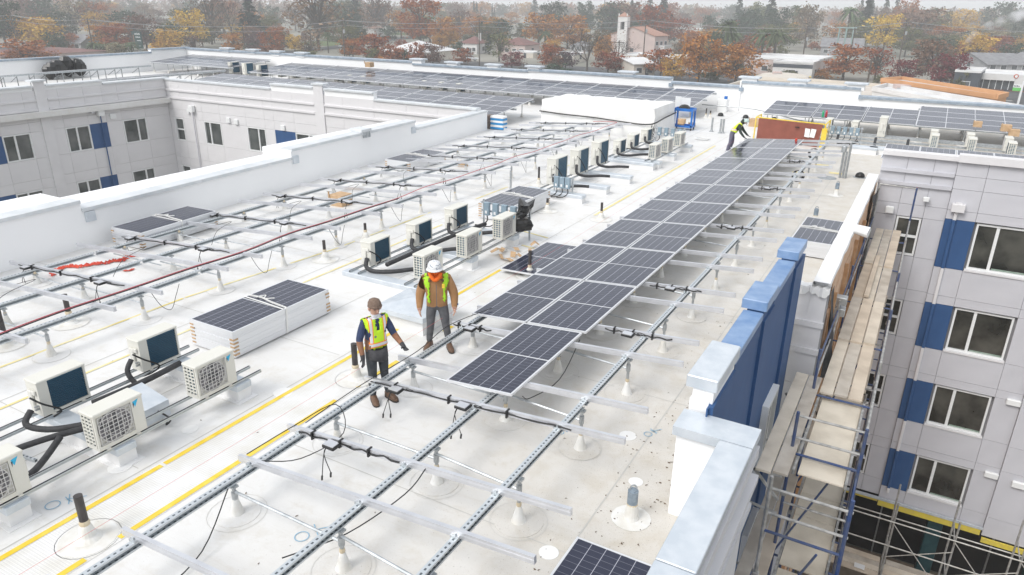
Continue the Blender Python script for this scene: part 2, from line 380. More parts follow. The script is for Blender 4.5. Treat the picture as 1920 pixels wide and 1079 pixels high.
# left parapet beside the courtyard (steps up and down along its length)
LP = [(-2.,10.05,1.24),(10.05,17.6,1.02),(17.6,25.1,1.30),(25.1,31.5,.97)]
lx = lambda y: -18.15-.05*(y-8)
for y0,y1,h in LP:
    mb = MB(); mb.poly([(-20.0,y0,h-.06),(lx(y0),y0,h-.06),(lx(y1),y1,h-.06),(-20.0,y1,h-.06)], h+.14); mb.build('parapet_wall', PARAP, bld)
    n = max(1, int((y1-y0)/3.0)); st_ = (y1-y0)/n
    for k in range(n):
        ya, yb = y0+k*st_+.004, y0+(k+1)*st_-.004
        mb = MB(); mb.poly([(lx(ya)-.46,ya,h),(lx(ya)+.05,ya,h),(lx(yb)+.05,yb,h),(lx(yb)-.46,yb,h)], .09); mb.build('coping', COPW, bld)
for y, z in ((10.1,.85),(17.64,.98),(24.8,.98)):
    mb = MB(); mb.cbox(lx(y)-.02,lx(y)+.06,y,y+.26,z-.2,z+.06,.01); mb.build('coping_end_flashing', GALVC, bld)
mb = MB(); mb.cbox(lx(22)-.55,lx(22)+.08,21.4,22.0,1.305,1.41,.012); mb.build('coping_cap', COPW, bld)
mb = MB()
for k in range(5): mb.box(lx(22)+.055,lx(22)+.085,21.5+k*.09,21.56+k*.09,1.08,1.30)
mb.build('unfinished_flashing', GALV, bld)
# --- facades made of fibre-cement panels
UNIT = MB().box(0,1,0,1,0,1).mesh('wall_panel', GREYW)
UNIT_L = UNIT.copy(); UNIT_L.materials.clear(); UNIT_L.materials.append(GREYL)
UNIT_B = UNIT.copy(); UNIT_B.materials.clear(); UNIT_B.materials.append(BLUEW)
def panel(P, a0, a1, z0, z1, d, par, me=UNIT, g=.005, name='wall_panel', t=.03):
    x0,x1,y0,y1,w0,w1 = fb(P, a0+g, a1-g, z0+g, z1-g, d-t, d)
    o = link(name, me, par, True); off = Vector((0,0,0)); p = par
    while p is not None: off += p.location; p = p.parent
    o.location = Vector((x0,y0,w0))-off; o.scale = (x1-x0, y1-y0, w1-w0); return o
def window(P, a0, a1, z0, z1, split, glass, horiz=False, rec=.10, fw_=.06, mats=WFRAME):
    mb = MB()
    for b in ((a0,a1,z0,z0+fw_),(a0,a1,z1-fw_,z1),(a0,a0+fw_,z0+fw_,z1-fw_),(a1-fw_,a1,z0+fw_,z1-fw_)):
        mb.box(*fb(P, *b, -rec-.07, -rec+.06))
    c = (z0 if horiz else a0) + split*((z1-z0) if horiz else (a1-a0))
    if horiz: mb.box(*fb(P, a0+fw_, a1-fw_, c-.04, c+.04, -rec-.06, -rec+.04)); cells = [(a0+fw_,a1-fw_,z0+fw_,c-.04),(a0+fw_,a1-fw_,c+.04,z1-fw_)]
    else: mb.box(*fb(P, c-.045, c+.045, z0+fw_, z1-fw_, -rec-.06, -rec+.04)); cells = [(a0+fw_,c-.045,z0+fw_,z1-fw_),(c+.045,a1-fw_,z0+fw_,z1-fw_)]
    w = mb.build('window', mats, bld)
    for cc in cells:
        mb = MB(); mb.box(*fb(P, *cc, -rec-.03, -rec-.02)); pn = mb.build('pane', glass, w)
    return w
def facade(P, alines, zlines, holes, zbot, ztop, base, me, blues=(), name='facade_wall', depth=.35):
    mb = MB(); a0, a1 = alines[0], alines[-1]
    mb.box(*fb(P, a0, a1, zbot, ztop, -depth, -.16)); par = mb.build(name, JOINT, bld)
    mb = MB()      # reveals behind the panels
    for i in range(len(alines)-1):
        for j in range(len(zlines)-1):
            A0,A1,Z1,Z0 = alines[i], alines[i+1], zlines[j], zlines[j+1]
            ca, cz = (A0+A1)/2, (Z0+Z1)/2
            if any(h[0]-.01<ca<h[1]+.01 and h[2]-.01<cz<h[3]+.01 for h in holes): continue
            bl = any(h[0]-.01<ca<h[1]+.01 and h[2]-.01<cz<h[3]+.01 for h in blues)
            panel(P, A0, A1, Z0, Z1, base, par, UNIT_B if bl else me, name='blue_panel' if bl else 'wall_panel', t=.14)
    return par
def trim(P, a0, a1, z, par, mat_, h=.11, d=.09, name='trim_band'):
    mb = MB(); mb.box(*fb(P, a0, a1, z-h, z, 0.0, d)); return mb.build(name, mat_, bld)
def vent(P, a, z, w=.2, h=.2, d=.12):
    mb = MB(); x = fb(P, a-w/2, a+w/2, z-h/2, z+h/2, .0, d); mb.cbox(*x, .02); return mb.build('vent_hood', WFRAME, bld)
def pilaster(P, a0, a1, z0, z1, d, mat_):
    mb = MB(); mb.box(*fb(P, a0, a1, z0, z1, 0, d)); return mb.build('pilaster', mat_, bld)
# right-hand street facade (faces the camera, y = 27)
PR = lambda a, z, d: (a, 27-d, z)
rows = [(-.43-2.963*k, -2.10-2.963*k) for k in range(4)]
zl = [1.45, 1.0, .57, -.13]
for k, (t_, b_) in enumerate(rows): zl += [t_, b_, t_-2.66] if k < 3 else [t_, b_]
zl.append(-11.55)
holes = []; blues = []
for t_, b_ in rows:
    holes += [(1.95,3.79,b_,t_),(7.2,9.0,b_,t_)]; blues.append((1.10,1.95,b_,t_))
facade(PR, [1.10,1.95,3.79,4.55], zl, holes, -11.6, 1.5, 0, UNIT, blues)
PR2 = lambda a, z, d: (a, 27.09-d, z)     # the recessed left bay with narrow windows
nh = [(-.32,.46,t_-1.37-.12,t_-.12) for t_, b_ in rows]
zl2 = [1.45, 1.0, .57, -.13]
for k, (t_, b_) in enumerate(rows): zl2 += [t_-.12, t_-1.49, t_-2.66] if k < 3 else [t_-.12, t_-1.49]
zl2.append(-11.5)
facade(PR2, [-1.08,-.32,.46,1.10], zl2, nh, -11.55, 1.5, 0, UNIT)
PR3 = lambda a, z, d: (a, 26.88-d, z)     # the proud bay at the right
facade(PR3, [4.55,5.6,6.9,9.0], [1.7,.9]+[v for t_, b_ in rows for v in (t_+.3, b_)]+[-11.8], [], -11.85, 1.75, 0, UNIT)
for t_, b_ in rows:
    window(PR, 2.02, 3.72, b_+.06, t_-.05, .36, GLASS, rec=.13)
    mb = MB(); mb.box(*fb(PR, 2.72,3.65,b_+.125,b_+.18,-.148,-.142)); mb.build('sill_reflection', mat('sill_reflection', (.20,.27,.22), (.30,.36,.31), .4, scale=4), bld)  # pale green strip painted as a reflection low in the right pane
    mb = MB(); mb.box(*fb(PR, 1.97,3.77,b_-.005,b_+.055,-.15,.035)); mb.build('window_sill', GREYL, bld)
    window(PR2, -.30, .44, t_-1.47, t_-.14, .5, GLASS, True, rec=.09)
for z in (1.0,.57): trim(PR2, -1.08, 1.085, z+.03, None, GREYW)
mb = MB(); mb.box(*fb(PR2, -1.1,1.09,1.45,1.6,-.3,.12)); mb.build('coping', GREYL, bld)
mb = MB(); mb.box(*fb(PR, 1.09,4.56,1.45,1.68,-.3,.12)); mb.build('coping', GREYL, bld)
mb = MB(); mb.box(*fb(PR3, 4.56,9,1.7,1.86,-.3,.1)); mb.build('coping', GREYL, bld)
# downspout with its leader head
mb = MB(); mb.cur = 0
mb.cbox(1.20,1.58,26.80,27.0,-.14,.12,.015); mb.box(1.3,1.48,26.84,26.96,.12,.16); mb.build('leader_head', GREYL, bld)
segs = [(-.14,rows[0][0],0)]
for k,(t_,b_) in enumerate(rows): segs += [(t_,b_,1),(b_,rows[k+1][0] if k<3 else -11.2,0)]
for z1,z0,bl in segs:
    mb = MB(); mb.cbox(1.31,1.41,26.9,26.998,z0+.004,z1,.012); mb.build('downspout', BLUEW if bl else GREYL, bld)
for a,z,w,h in ((4.33,-6.37,.42,.2),(4.33,-9.31,.42,.2),(-.56,-.35,.25,.22),(.44,.14,.18,.14)): vent(PR, a, z, w, h)
vent(PR3, 5.15, -9.35, .42, .22); vent(PR3, 5.2, -6.2, .42, .22)
# open ground storey under the street facade
mb = MB(); mb.box(-1.0,1.1,26.98,27.05,-11.75,-11.6); mb.box(1.12,4.5,26.9,26.97,-11.85,-11.62); mb.build('sheathing_strip', mat('yellow_sheathing', (.72,.58,.06), (.62,.50,.10), .7, scale=6), bld)
mb = MB(); mb.box(4.57,9,26.8,26.87,-12.05,-11.86); mb.build('sheathing_strip', MATS['yellow_sheathing'], bld)
mb = MB(); mb.box(-1.0,4.55,26.88,26.95,-11.6,-11.5); mb.build('drip_flashing', GALVC, bld)
DARK = mat('dark_interior', (.010,.011,.013), (.03,.028,.026), .6, scale=.8)
mb = MB(); mb.box(-1.1,9,29.6,29.7,-16.2,-11.75); mb.build('storefront_wall', DARK, bld)
mb = MB(); mb.box(-1.1,9,27.1,29.6,-11.75,-11.65); mb.build('soffit', DARK, bld)
for x in (2.9,6.2):
    mb = MB(); mb.cbox(x,x+.5,27.2,27.7,-16.2,-11.76,.02); mb.build('column', mat('teal_column', (.012,.05,.06), (.02,.07,.08), .5, scale=3), bld)
mb = MB()
for x in (.3,1.4,4.2,5.4,7.6): mb = MB(); mb.box(x,x+.06,29.5,29.6,-16.2,-11.76); mb.build('storefront_mullion', GALVD, bld)
# courtyard facade facing the camera (y = 31)
PB = lambda a, z, d: (a, 31-d, z)
al = [-44.0,-43.15,-42.27,-40.33,-38.69,-36.37,-34.74,-33.95,-32.27,-30.5,-29.8,-28.4,-26.2,-24,-22,-19.95]
wb = [(-43.15,-42.27,1),( -40.33,-38.69,0),(-36.37,-34.74,0),(-32.27,-30.5,0),(-24,-22,0)]
zr = []
for k in range(4): zr.append((-1.25-3.15*k, -2.75-3.15*k))
zlb = [1.05,.5,.03,-.70]
for t_,b_ in zr: zlb += [t_,b_,t_-2.6]
zlb[-1] = -12.0
hb = [(a0,a1,b_,t_) for a0,a1,_ in wb for t_,b_ in zr]
bb_ = [(-33.95,-32.27,b_,t_) for t_,b_ in zr]
facade(PB, al, zlb, hb, -12, 1.05, 0, UNIT_L, bb_)
for a0,a1,nrw in wb:
    for t_,b_ in zr[:3]:
        window(PB, a0+.01, a1-.01, b_+.01, t_-.01, .5 if nrw else (.34 if a0==-40.33 else .6), GLASSL, bool(nrw), rec=.05, fw_=.07)
for a0,a1 in ((-43.9,-30.52),(-29.78,-19.95)):
    for z in (.55,.06): trim(PB, a0, a1, z, None, GREYL, .10, .08)
pilaster(PB, -30.5,-29.8,-12,1.60,.07,GREYL)
for x0,x1,h in ((-43.95,-33.95,1.20),(-33.95,-30.55,1.46),(-29.75,-26.2,1.44),(-26.2,-19.6,1.10)):
    wallbox(x0,x1,31.02,31.3,0,h-.05,PARAP); mb = MB(); mb.cbox(x0+.003,x1-.003,30.93,31.37,h-.10,h,.012); mb.build('coping', COPW, bld)
mb = MB(); mb.cbox(-30.6,-29.7,30.88,31.4,1.58,1.68,.012); mb.build('coping', COPW, bld)
for a,z in ((-37.9,-1.0),(-37.2,-1.05),(-33.2,-1.05)): vent(PB, a, z, .32, .3)
vent(PB, -41.6, -.75, .18, .3)
mb = MB(); mb.cbox(-41.35,-40.95,30.75,30.98,-.75,-.35,.02); mb.build('leader_head', WFRAME, bld)
mb = MB(); mb.tube([(-41.15,30.9,-.7),(-41.15,30.9,-12)], .035); mb.build('downspout', GREYW, bld)
# courtyard facade seen on the left (x = -43.3)
PA = lambda a, z, d: (-43.6+d, a, z)
wa = [(20.6,22.12),(24.06,25.53),(27.65,29.27),(16.5,18.0),(12.5,14.0)]
la = [6,9,12.5,14.0,15.2,16.5,18.0,19.4,20.6,22.12,23.1,24.06,25.53,26.65,27.65,29.27,30.99]
zra = [(-1.07-3.22*k, -2.55-3.22*k) for k in range(4)]
zla = [1.15,.62,.12,-.55]
for t_,b_ in zra: zla += [t_,b_,t_-2.65]
zla[-1] = -12.0
ha = [(a0,a1,b_,t_) for a0,a1 in wa for t_,b_ in zra]
ba = [(25.53,26.65,b_,t_) for t_,b_ in zra]+[(19.4,20.6,b_,t_) for t_,b_ in zra]
facade(PA, la, zla, ha, -12, 1.15, 0, UNIT_L, ba)
for a0,a1 in wa:
    for t_,b_ in zra[:2]: window(PA, a0+.01, a1-.01, b_+.01, t_-.01, .44 if a0<24 else (.46 if a0<27 else .62), GLASSL, rec=.05, fw_=.07)
for a0,a1 in ((6,22.78),(23.42,30.9)):
    for z in (.66,.15): trim(PA, a0, a1, z, None, GREYL, .10, .08)
pilaster(PA, 22.8,23.4,-12,1.62,.07,GREYL)
for y0,y1,h in ((4,22.75,1.42),(23.45,26.8,1.42),(26.8,31.3,1.25)):
    wallbox(-44.0,-43.62,y0,y1,0,h-.05,PARAP); mb = MB(); mb.cbox(-44.06,-43.5,y0+.003,y1-.003,h-.10,h,.012); mb.build('coping', COPW, bld)
mb = MB(); mb.cbox(-44.1,-43.44,22.7,23.5,1.6,1.7,.012); mb.build('coping', COPW, bld)
vent(PA, 27.05, -.75, .38, .3)
for a in (26.25,):
    mb = MB(); mb.cbox(-43.58,-43.3,a-.2,a+.2,-.62,-.22,.02); mb.build('leader_head', WFRAME, bld)
    mb = MB(); mb.tube([(-43.5,a,-.6),(-43.5,a,-12)], .035); mb.build('downspout', BLUEW, bld)
mb = MB(); mb.cbox(-43.6,-43.25,25.6,25.8,-.4,-.25,.02); mb.build('wall_light', GREYW, bld)
# --- far parapet (y = 46.1) with coping piers
FP = [(-61.0,-34.9,1.80),(-34.9,-24.9,1.66),(-24.9,-14.6,1.74),(-14.6,-10.2,1.50),(-10.2,-3.6,1.80),(-3.6,9.0,1.36)]
GALVB = mat('blue_grey_coping', (.30,.37,.45), (.46,.52,.58), .4, metal=.5, scale=3)
for x0,x1,h in FP:
    wallbox(x0,x1,46.1,46.45,-12,h-.1,PARAP)
    n = max(1, round((x1-x0)/4.)); st_ = (x1-x0)/n
    for k in range(n): coping(x0+k*st_+.004, x0+(k+1)*st_-.004, 46.0, 46.56, h, GALVB, .14)
for x,h in ((-55.6,1.8),(-52.3,1.8),(-49.4,1.78),(-46.5,1.78),(-34.5,1.8),(-31.3,1.72),(-27.8,1.72),(-24.5,1.76),(-17.6,1.76),(-9.8,1.85),(-7.0,1.85),(-3.9,1.84)):
    wallbox(x-.45,x+.45,46.02,46.5,h-.2,h+.09,PARAP,'coping_pier'); coping(x-.62,x+.62,45.92,46.62,h+.2,GALVC,.10,'pier_cap')
wallbox(-10.3,-10.22,45.98,46.1,.0,1.78,PARAP)
for x in (-14.6,-10.2,-3.55):
    mb = MB(); mb.box(x-.12,x+.12,45.97,46.09,1.18,1.4); mb.build('step_flashing', GALVB, bld)
# left outer parapet (x = -61)
for y0,y1,h in ((2,28.6,1.45),(28.6,42.5,1.62),(42.5,46.5,1.86)):
    wallbox(-61.35,-61.0,y0,y1,-12,h-.1,PARAP); coping(-61.45,-60.9,y0+.004,y1-.004,h,GALVB,.14)
# --- right edge: low white parapet, blue pier wall, sheathed wall
SIDE = mat('white_siding', (.62,.62,.64), (.58,.58,.60), .6, scale=2, bump=.05, bscale=50)
wallbox(-1.92,-1.36,7.50,7.84,-.1,1.2,PARAP); wallbox(-1.36,-1.10,-4,7.84,-12,1.2,PARAP)
mb = MB(); mb.poly([(-1.96,7.44,1.31),(-1.38,7.44,1.31),(-1.02,7.44,1.31),(-1.02,7.9,1.31),(-1.96,7.9,1.31)], .12); mb.build('coping', GALVC, bld)
for y0,y1 in ((7.43,5.2),(5.19,2.9),(2.89,.5),(.49,-4)):
    mb = MB(); mb.cbox(-1.40,-1.02,y1+.004,y0-.004,1.19,1.31,.01); mb.build('coping', GALVC, bld)
mb = MB(); mb.box(-1.10,-1.06,-4,7.84,-12,1.19); mb.build('siding', SIDE, bld)
for z,h,d in ((1.12,.16,.06),(.72,.10,.10),(.30,.09,.07)):
    mb = MB(); mb.box(-1.06,-1.06+d,-4,7.84,z-h,z); mb.build('trim_band', SIDE, bld)
wallbox(-1.92,-1.682,7.95,14.55,-.1,1.45,PARAP)
BP = [(7.95,9.1,1.76),(9.1,10.85,1.58),(10.85,11.75,1.76),(11.75,13.65,1.58),(13.65,14.6,1.76)]
for y0,y1,h in BP:
    pier = h > 1.7
    wallbox(-1.90,-1.645,y0+.03,y1-.03,1.2,h-.1,PARAP if y0<8 else BLUEW)
    coping(-1.99 if pier else -1.95, -1.60 if pier else -1.64, y0+.003, y1-.003, h, (GALVC if y0<8 else BLUEC), .16 if pier else .12)
mb = MB(); mb.box(-1.68,-1.66,7.84,14.75,-12,1.42); mb.build('blue_wall', BLUEW, bld)
for y0,y1,d in ((7.9,9.05,.05),(10.9,11.7,.05),(13.7,14.75,.05)):
    mb = MB(); mb.box(-1.66,-1.66+d,y0,y1,-12,1.42); mb.build('blue_batten', BLUEW, bld)
for z in (-2.6,-5.6): 
    mb = MB(); mb.box(-1.66,-1.615,7.9,14.6,z-.1,z); mb.build('blue_band', BLUEW, bld)
PW = lambda a, z, d: (-1.62+d, a, z)
for a in (9.75,12.45):
    for z in (-.9,-3.86): window(PW, a, a+1.0, z-1.5, z, .5, GLASSL, rec=-.02, fw_=.08)
# white end bay beyond the blue piers
PE = lambda a, z, d: (a, 15.1-d, z)
mb = MB(); mb.box(-1.70,-1.08,15.1,15.3,-12,.62); eb = mb.build('end_wall', JOINT, bld)
for z0,z1 in ((-.12,.60),(-.75,-.12),(-1.6,-.75),(-2.3,-1.6),(-3.2,-2.3),(-4.2,-3.2),(-6,-4.2),(-9,-6),(-12,-9)):
    panel(PE, -1.70, -1.10, z0, z1, .03, eb, UNIT_L)
for z in (-.1,-.72): trim(PE, -1.70, -1.08, z, None, GREYL, .12, .08)
# membrane wrapped over the unfinished parapet
m = MB()
n = 26
for k in range(n+1):
    y = 15.05+(26.95-15.05)*k/n; j = .015*math.sin(k*1.7)+.01*math.sin(k*4.1)
    m.v += [(-1.42+j*.3,y,.02),(-1.42+j*.3,y,.765),(-1.41+j*.3,y,.782),(-1.09-j*.3,y,.782+j*.2),(-1.07-j*.4,y,.72+j)]
for k in range(n):
    for i in range(4): a = k*5+i; m.f.append((a,a+5,a+6,a+1)); m.m.append(0)
m.build('membrane_wrap', WHITE, bld)
m = MB()
pts = [(-1.72+.065*k, 15.02+.05*math.sin(k*2.1), .66+.03*math.sin(k*3.3)) for k in range(11)]
for k in range(10):
    a, b = pts[k], pts[k+1]; m.quad((a[0],a[1],a[2]-.16-.04*math.sin(k)),(b[0],b[1],b[2]-.16-.04*math.sin(k+1)),b,a); m.quad(a,b,(b[0],b[1]+.3,.64),(a[0],a[1]+.3,.64))
m.build('membrane_flap', WHITE, bld)
wallbox(-1.40,-1.14,15.3,27,-12,.74,PARAP)
# horizontal sheathing boards on the unfinished wall
z = .62; k = 0
while z > -11.5:
    h = (.28,.24,.30,.26)[k%4]
    mb = MB(); y0 = 15.35 + (.5,0,.9,.2)[k%4]; mb.box(-1.14,-1.10+(.006,.0,.012,.003)[k%4],y0,26.95,z-h+.006,z); mb.build('sheathing_board', SHEATH, bld)
    z -= h; k += 1
mb = MB()
for y in (16.2,18.4,20.6,22.8): mb.box(-1.09,-1.0,y,y+.06,-11,.2)
for y in (17.,19.,21.): mb.box(-1.085,-1.04,y,y+.3,-6,-.3)
mb.build('furring_board', mat('raw_wood', (.42,.24,.12), (.52,.33,.19), .8, scale=4), bld)
# torn felt flaps
def flap(pts, name='felt_flap'):
    mb = MB(); n = len(pts[0])
    for r in pts: mb.v += [tuple(p) for p in r]
    for i in range(len(pts)-1):
        for j in range(n-1): a = i*n+j; mb.f.append((a,a+1,a+n+1,a+n)); mb.m.append(0)
    return mb.build(name, FELT, bld, smooth=True)
flap([[(-1.06+.035*j*(1+.6*math.sin(i*1.3+j)), 15.32+.13*i+.05*j, .5-.42*j) for j in range(6)] for i in range(5)])
flap([[(-1.05+.11*j, 15.3+.2*i-.08*j*i, -2.0-.22*j-.1*i) for j in range(4)] for i in range(4)])
flap([[(-1.04+.10*abs(math.sin(j*.8+i*.5)), 24.2+.42*i, .62-.28*j) for j in range(7)] for i in range(6)])
flap([[(-1.04+.06*abs(math.sin(j*1.1+i)), 24.6+.36*i, -1.1-.3*j) for j in range(5)] for i in range(5)])
# round duct stub and light boxes fixed to the unfinished wall
mb = MB(); mb.tube([(-1.3,19.4,.86),(-.75,19.3,.80)], [.10,.14], 12); mb.build('duct_stub', WFRAME, bld)
mb = MB(); mb.box(-1.4,-1.14,19.2,19.9,.5,.74); mb.build('duct_saddle', GALVC, bld)
for z in (-.15,-.42): 
    mb = MB(); mb.cbox(-1.1,-.82,16.9,17.15,z-.18,z,.01); mb.build('junction_box', GALV, bld)
# ================================================================== solar modules and racking
MW, ML = 1.135, 2.42
def module_mesh(w, l, name):
    f = MB(); t = .035; b = .028
    for x0,x1,y0,y1 in ((-w/2,w/2,-l/2,-l/2+b),(-w/2,w/2,l/2-b,l/2),(-w/2,-w/2+b,-l/2+b,l/2-b),(w/2-b,w/2,-l/2+b,l/2-b)): f.box(x0,x1,y0,y1,0,t)
    f.box(-w/2+b,w/2-b,-l/2+b,l/2-b,.004,.012)
    return f.mesh(name, ALUF)
def sheet_mesh(w, l):
    s = MB(); b = .026; s.quad((-w/2+b,-l/2+b,.0335),(w/2-b,-l/2+b,.0335),(w/2-b,l/2-b,.0335),(-w/2+b,l/2-b,.0335)); return s.mesh('cell_sheet', CELLS)
MOD, SHEET = module_mesh(MW, ML, 'solar_module'), sheet_mesh(MW, ML)
def add_module(par, loc, rot=(0,0,0), sheet=True, me=MOD, sh=SHEET):
    o = link('solar_module', me, par, True); o.location = Vector(loc)-par.location; o.rotation_euler = rot
    if sheet:
        c = link('cell_sheet', sh, o, True)
    return o
T1 = .072
class Rack:
    """posts, lengthwise channels and cross purlins; z rises with x by T1 (or with y when along is set)"""
    pass
def post(par, x, y, z, r=.024, boot=True, dark=.12, bracket=True):
    mb = MB(); mb.tube([(x,y,.2),(x,y,z)], r, 8); mb.box(x-.05,x+.05,y-.04,y+.04,z-.03,z-.004)
    mb.tube([(x,y,z-.22),(x,y,z-.10)], r*1.6, 8)
    p = mb.build('post', GALVD, par)
    if boot:
        mb = MB(); s_ = random.uniform(.92,1.1)
        mb.lathe([(.10*s_,.004),(.085,.03),(.066,.09),(.046,.18),(.034,.228),(.026,.232)], (x,y,0), 14); b = mb.build('post_boot', BOOT, p, smooth=True)
        mb = MB(); mb.lathe([(.30*s_,.001),(.30*s_,.006),(.112,.009)], (x,y,0), 22); mb.build('boot_flange', ROOF, p)
    mb = MB(); mb.lathe([(r*1.25,.228),(r*1.5,.25),(r*1.2,.285)], (x,y,0), 8); mb.build('sealant_collar', TAN, p)
    return p
RING = mat('flashing_edge', (.56,.55,.52), rough=.6)
def ring(par, x, y, r):
    mb = MB(); n = 22
    for k in range(n):
        a, b = 2*PI*k/n, 2*PI*(k+1)/n; w = .007
        mb.quad((x+r*math.cos(a),y+r*math.sin(a),.004),(x+(r+w)*math.cos(a),y+(r+w)*math.sin(a),.004),(x+(r+w)*math.cos(b),y+(r+w)*math.sin(b),.004),(x+r*math.cos(b),y+r*math.sin(b),.004))
    return mb.build('flashing_edge', RING, par)
def channel(par, p, q, w=.075, h=.095):
    """C-section with its open side sideways, perforated flat on top"""
    p, q = Vector(p), Vector(q); L = (q-p).length
    mb = MB(); t = .006
    mb.box(-w/2,w/2,0,L,-t,0); mb.box(-w/2,-w/2+t,0,L,-h,-t); mb.box(-w/2+t,w/2,0,L,-h,-h+t); mb.box(w/2-t,w/2,0,L,-h+t,-h+.024); mb.box(w/2-t,w/2,0,L,-.024,-t)
    o = mb.build('rail', CHAN, par, local=True); o.location = p-par.location
    d = q-p; o.rotation_euler = (math.atan2(d.z, math.hypot(d.x,d.y)), 0, math.atan2(-d.x, d.y)); return o
def purlin(par, x0, x1, y, zf, w=.05, h=.09):
    mb = MB(); mb.bar((x0,y,zf(x0)-h/2),(x1,y,zf(x1)-h/2), w, h); mb.bar((x0+.003,y-w/2-.001,zf(x0)-h*.45),(x1-.003,y-w/2-.001,zf(x1)-h*.45),.003,.006)
    return mb.build('purlin', ALU, par)
def clamp(par, x, y, z, s_=1):
    mb = MB(); mb.box(x-.05,x+.05,y+.025*s_-.03,y+.025*s_+.03,z-.006,z+.03); mb.box(x-.012,x+.012,y+.03*s_-.012,y+.03*s_+.012,z+.03,z+.055); return mb.build('clamp', GALV, par)
def harness(par, x0, x1, y, zf, boxes, tails=True, seed=0, heavy=True):
    """black cable bundle tied along a purlin, with small inverters"""
    R_ = random.Random(seed); mb = MB(); pts = []; n = 14
    for k in range(n+1):
        x = x0+(x1-x0)*k/n; pts.append((x, y-.035-.012*math.sin(k*2.3+seed), zf(x)-.03-.03*abs(math.sin(k*1.1+seed))))
    mb.tube(curve_pts(pts,2), .013 if heavy else .008, 5)
    for k in range(2, n, 4):
        x = pts[k][0]; mb.box(x-.012,x+.012,y-.06,y+.03,zf(x)-.10,zf(x)+.012)
    h = mb.build('cable_harness', BLACK, par)
    for x in boxes:
        mb = MB(); mb.cbox(x-.10,x+.10,y-.19,y-.04,zf(x)-.06,zf(x)-.02,.01); b = mb.build('microinverter', BLACK, par)
        mb = MB(); mb.box(x-.085,x+.085,y-.18,y-.05,zf(x)-.019,zf(x)-.008); mb.build('inverter_lid', ALU, b)
        if tails:
            mb = MB()
            for s_ in (-1, 1):
                e = (x+.10*s_*R_.uniform(.3,1.2)-.1, y-.18, zf(x)-.42-R_.random()*.12)
                mb.tube(curve_pts([(x-.06,y-.1,zf(x)-.05),(x-.12,y-.14,zf(x)-.2),e],4), .006, 4); mb.tube([e,(e[0]-.01,e[1],e[2]-.07)], .014, 5)
            mb.build('connector_lead', BLACK, par)
        mb = MB(); mb.tube(curve_pts([(x+.14,y-.05,zf(x)-.02),(x+.2,y-.08,zf(x)+.02),(x+.27,y-.04,zf(x)-.01),(x+.2,y-.02,zf(x)-.04),(x+.14,y-.05,zf(x)-.02)],4), .006, 4); mb.build('cable_loop', BLACK, par)
# --- the long double row on the right
arr = thing('solar_array', 'long double row of dark solar modules on silver rails, unfinished at its near end', 'solar array', (-4.8, 10, 0))
zf1 = lambda x: .72+T1*(x+5)
rails_x = (-6.62, -4.82, -3.50)
for x in rails_x:
    for y0,y1 in ((1.0,8.3),(8.36,15.7),(15.76,23.1),(23.16,33.4)):
        channel(arr, (x,y0,zf1(x)-.088), (x,y1,zf1(x)-.088))
for rx, bx, y0 in zip(rails_x, (-6.56,-4.62,-3.41), (2.92,2.87,2.75)):
    for k in range(17):
        y = y0+1.83*k; bx_ = rx+.02
        post(arr, bx_, y, zf1(rx)-.184); ring(arr, bx_, y, .36 if k%3 else .31)
for k in range(17):      # cross pipes between neighbouring posts
    for (xa,ya,xb,yb) in ((-6.6,2.92+1.83*k,-4.8,2.87+1.83*k),(-4.8,2.87+1.83*k,-3.48,2.75+1.83*k)):
        mb = MB(); mb.tube([(xa,ya,zf1(xa)-.28),(xb,yb,zf1(xb)-.36)], .019, 6); mb.build('cross_pipe', GALV, arr)
ypur = []
for k in range(-1, 12): ypur += [5.08+2.43*k, 5.92+2.43*k+.008*k]
for i, y in enumerate(ypur):
    if y < 2.5 or y > 33: continue
    purlin(arr, -6.84, -2.56, y, zf1)
    for x in rails_x: clamp(arr, x, y, zf1(x)-.088, -1)
Y0 = 7.83; PIT = 2.47; zm = .765
tz = lambda x: zm+T1*(x+5)
rotm = (0, -math.atan(T1), 0)
for k in range(10):
    yc = Y0+PIT*k+ML/2+.02
    cols = (-4.98,) if k == 0 else (-6.10, -4.93)
    for x in cols: add_module(arr, (x, yc, tz(x)-.035), rotm)
for (y,x0,x1,bx) in ((5.92,-6.6,-4.9,(-5.95,)),(7.43,-6.7,-3.3,(-6.15,-4.95)),(11.0,-4.2,-3.0,(-3.75,)),(13.05,-4.25,-3.2,(-3.8,)),(17.98,-4.2,-3.3,(-3.8,)),(22.9,-4.2,-3.4,(-3.9,)),(27.8,-4.2,-3.6,(-3.9,)),(9.8,-6.8,-6.0,(-6.4,))):
    yy = min(ypur, key=lambda q: abs(q-y)); harness(arr, x0, x1, yy, zf1, bx, y < 9, int(y*10))
def wire(name, pts, r, m_, par=None, sub=5, **kw):
    mb = MB(); mb.tube(curve_pts(pts, sub), r, 5); return mb.build(name, m_, par, **kw)
wire('loose_cable', [(-6.7,6.1,.55),(-6.66,7.2,.62),(-6.64,8.6,.60),(-6.7,9.6,.66),(-6.4,10.6,.7)], .007, BLACK, arr)
wire('loose_cable', [(-6.72,5.1,.62),(-6.72,5.9,.60),(-6.6,6.6,.62),(-6.3,6.4,.35),(-6.2,5.5,.5),(-6.5,5.1,.6)], .007, BLACK, arr)
wire('loose_cable', [(-4.5,5.9,.72),(-4.6,5.6,.5),(-4.9,4.9,.3),(-5.2,4.2,.35)], .008, BLACK, arr)
wire('loose_cable', [(-6.5,4.6,.5),(-6.3,4.0,.1),(-6.2,3.3,.03),(-6.1,2.6,.02)], .008, BLACK, arr)
wire('loose_cable', [(-4.42,10.2,.7),(-4.3,9.2,.45),(-4.5,8.6,.35),(-4.42,8.2,.6)], .008, BLACK, arr)
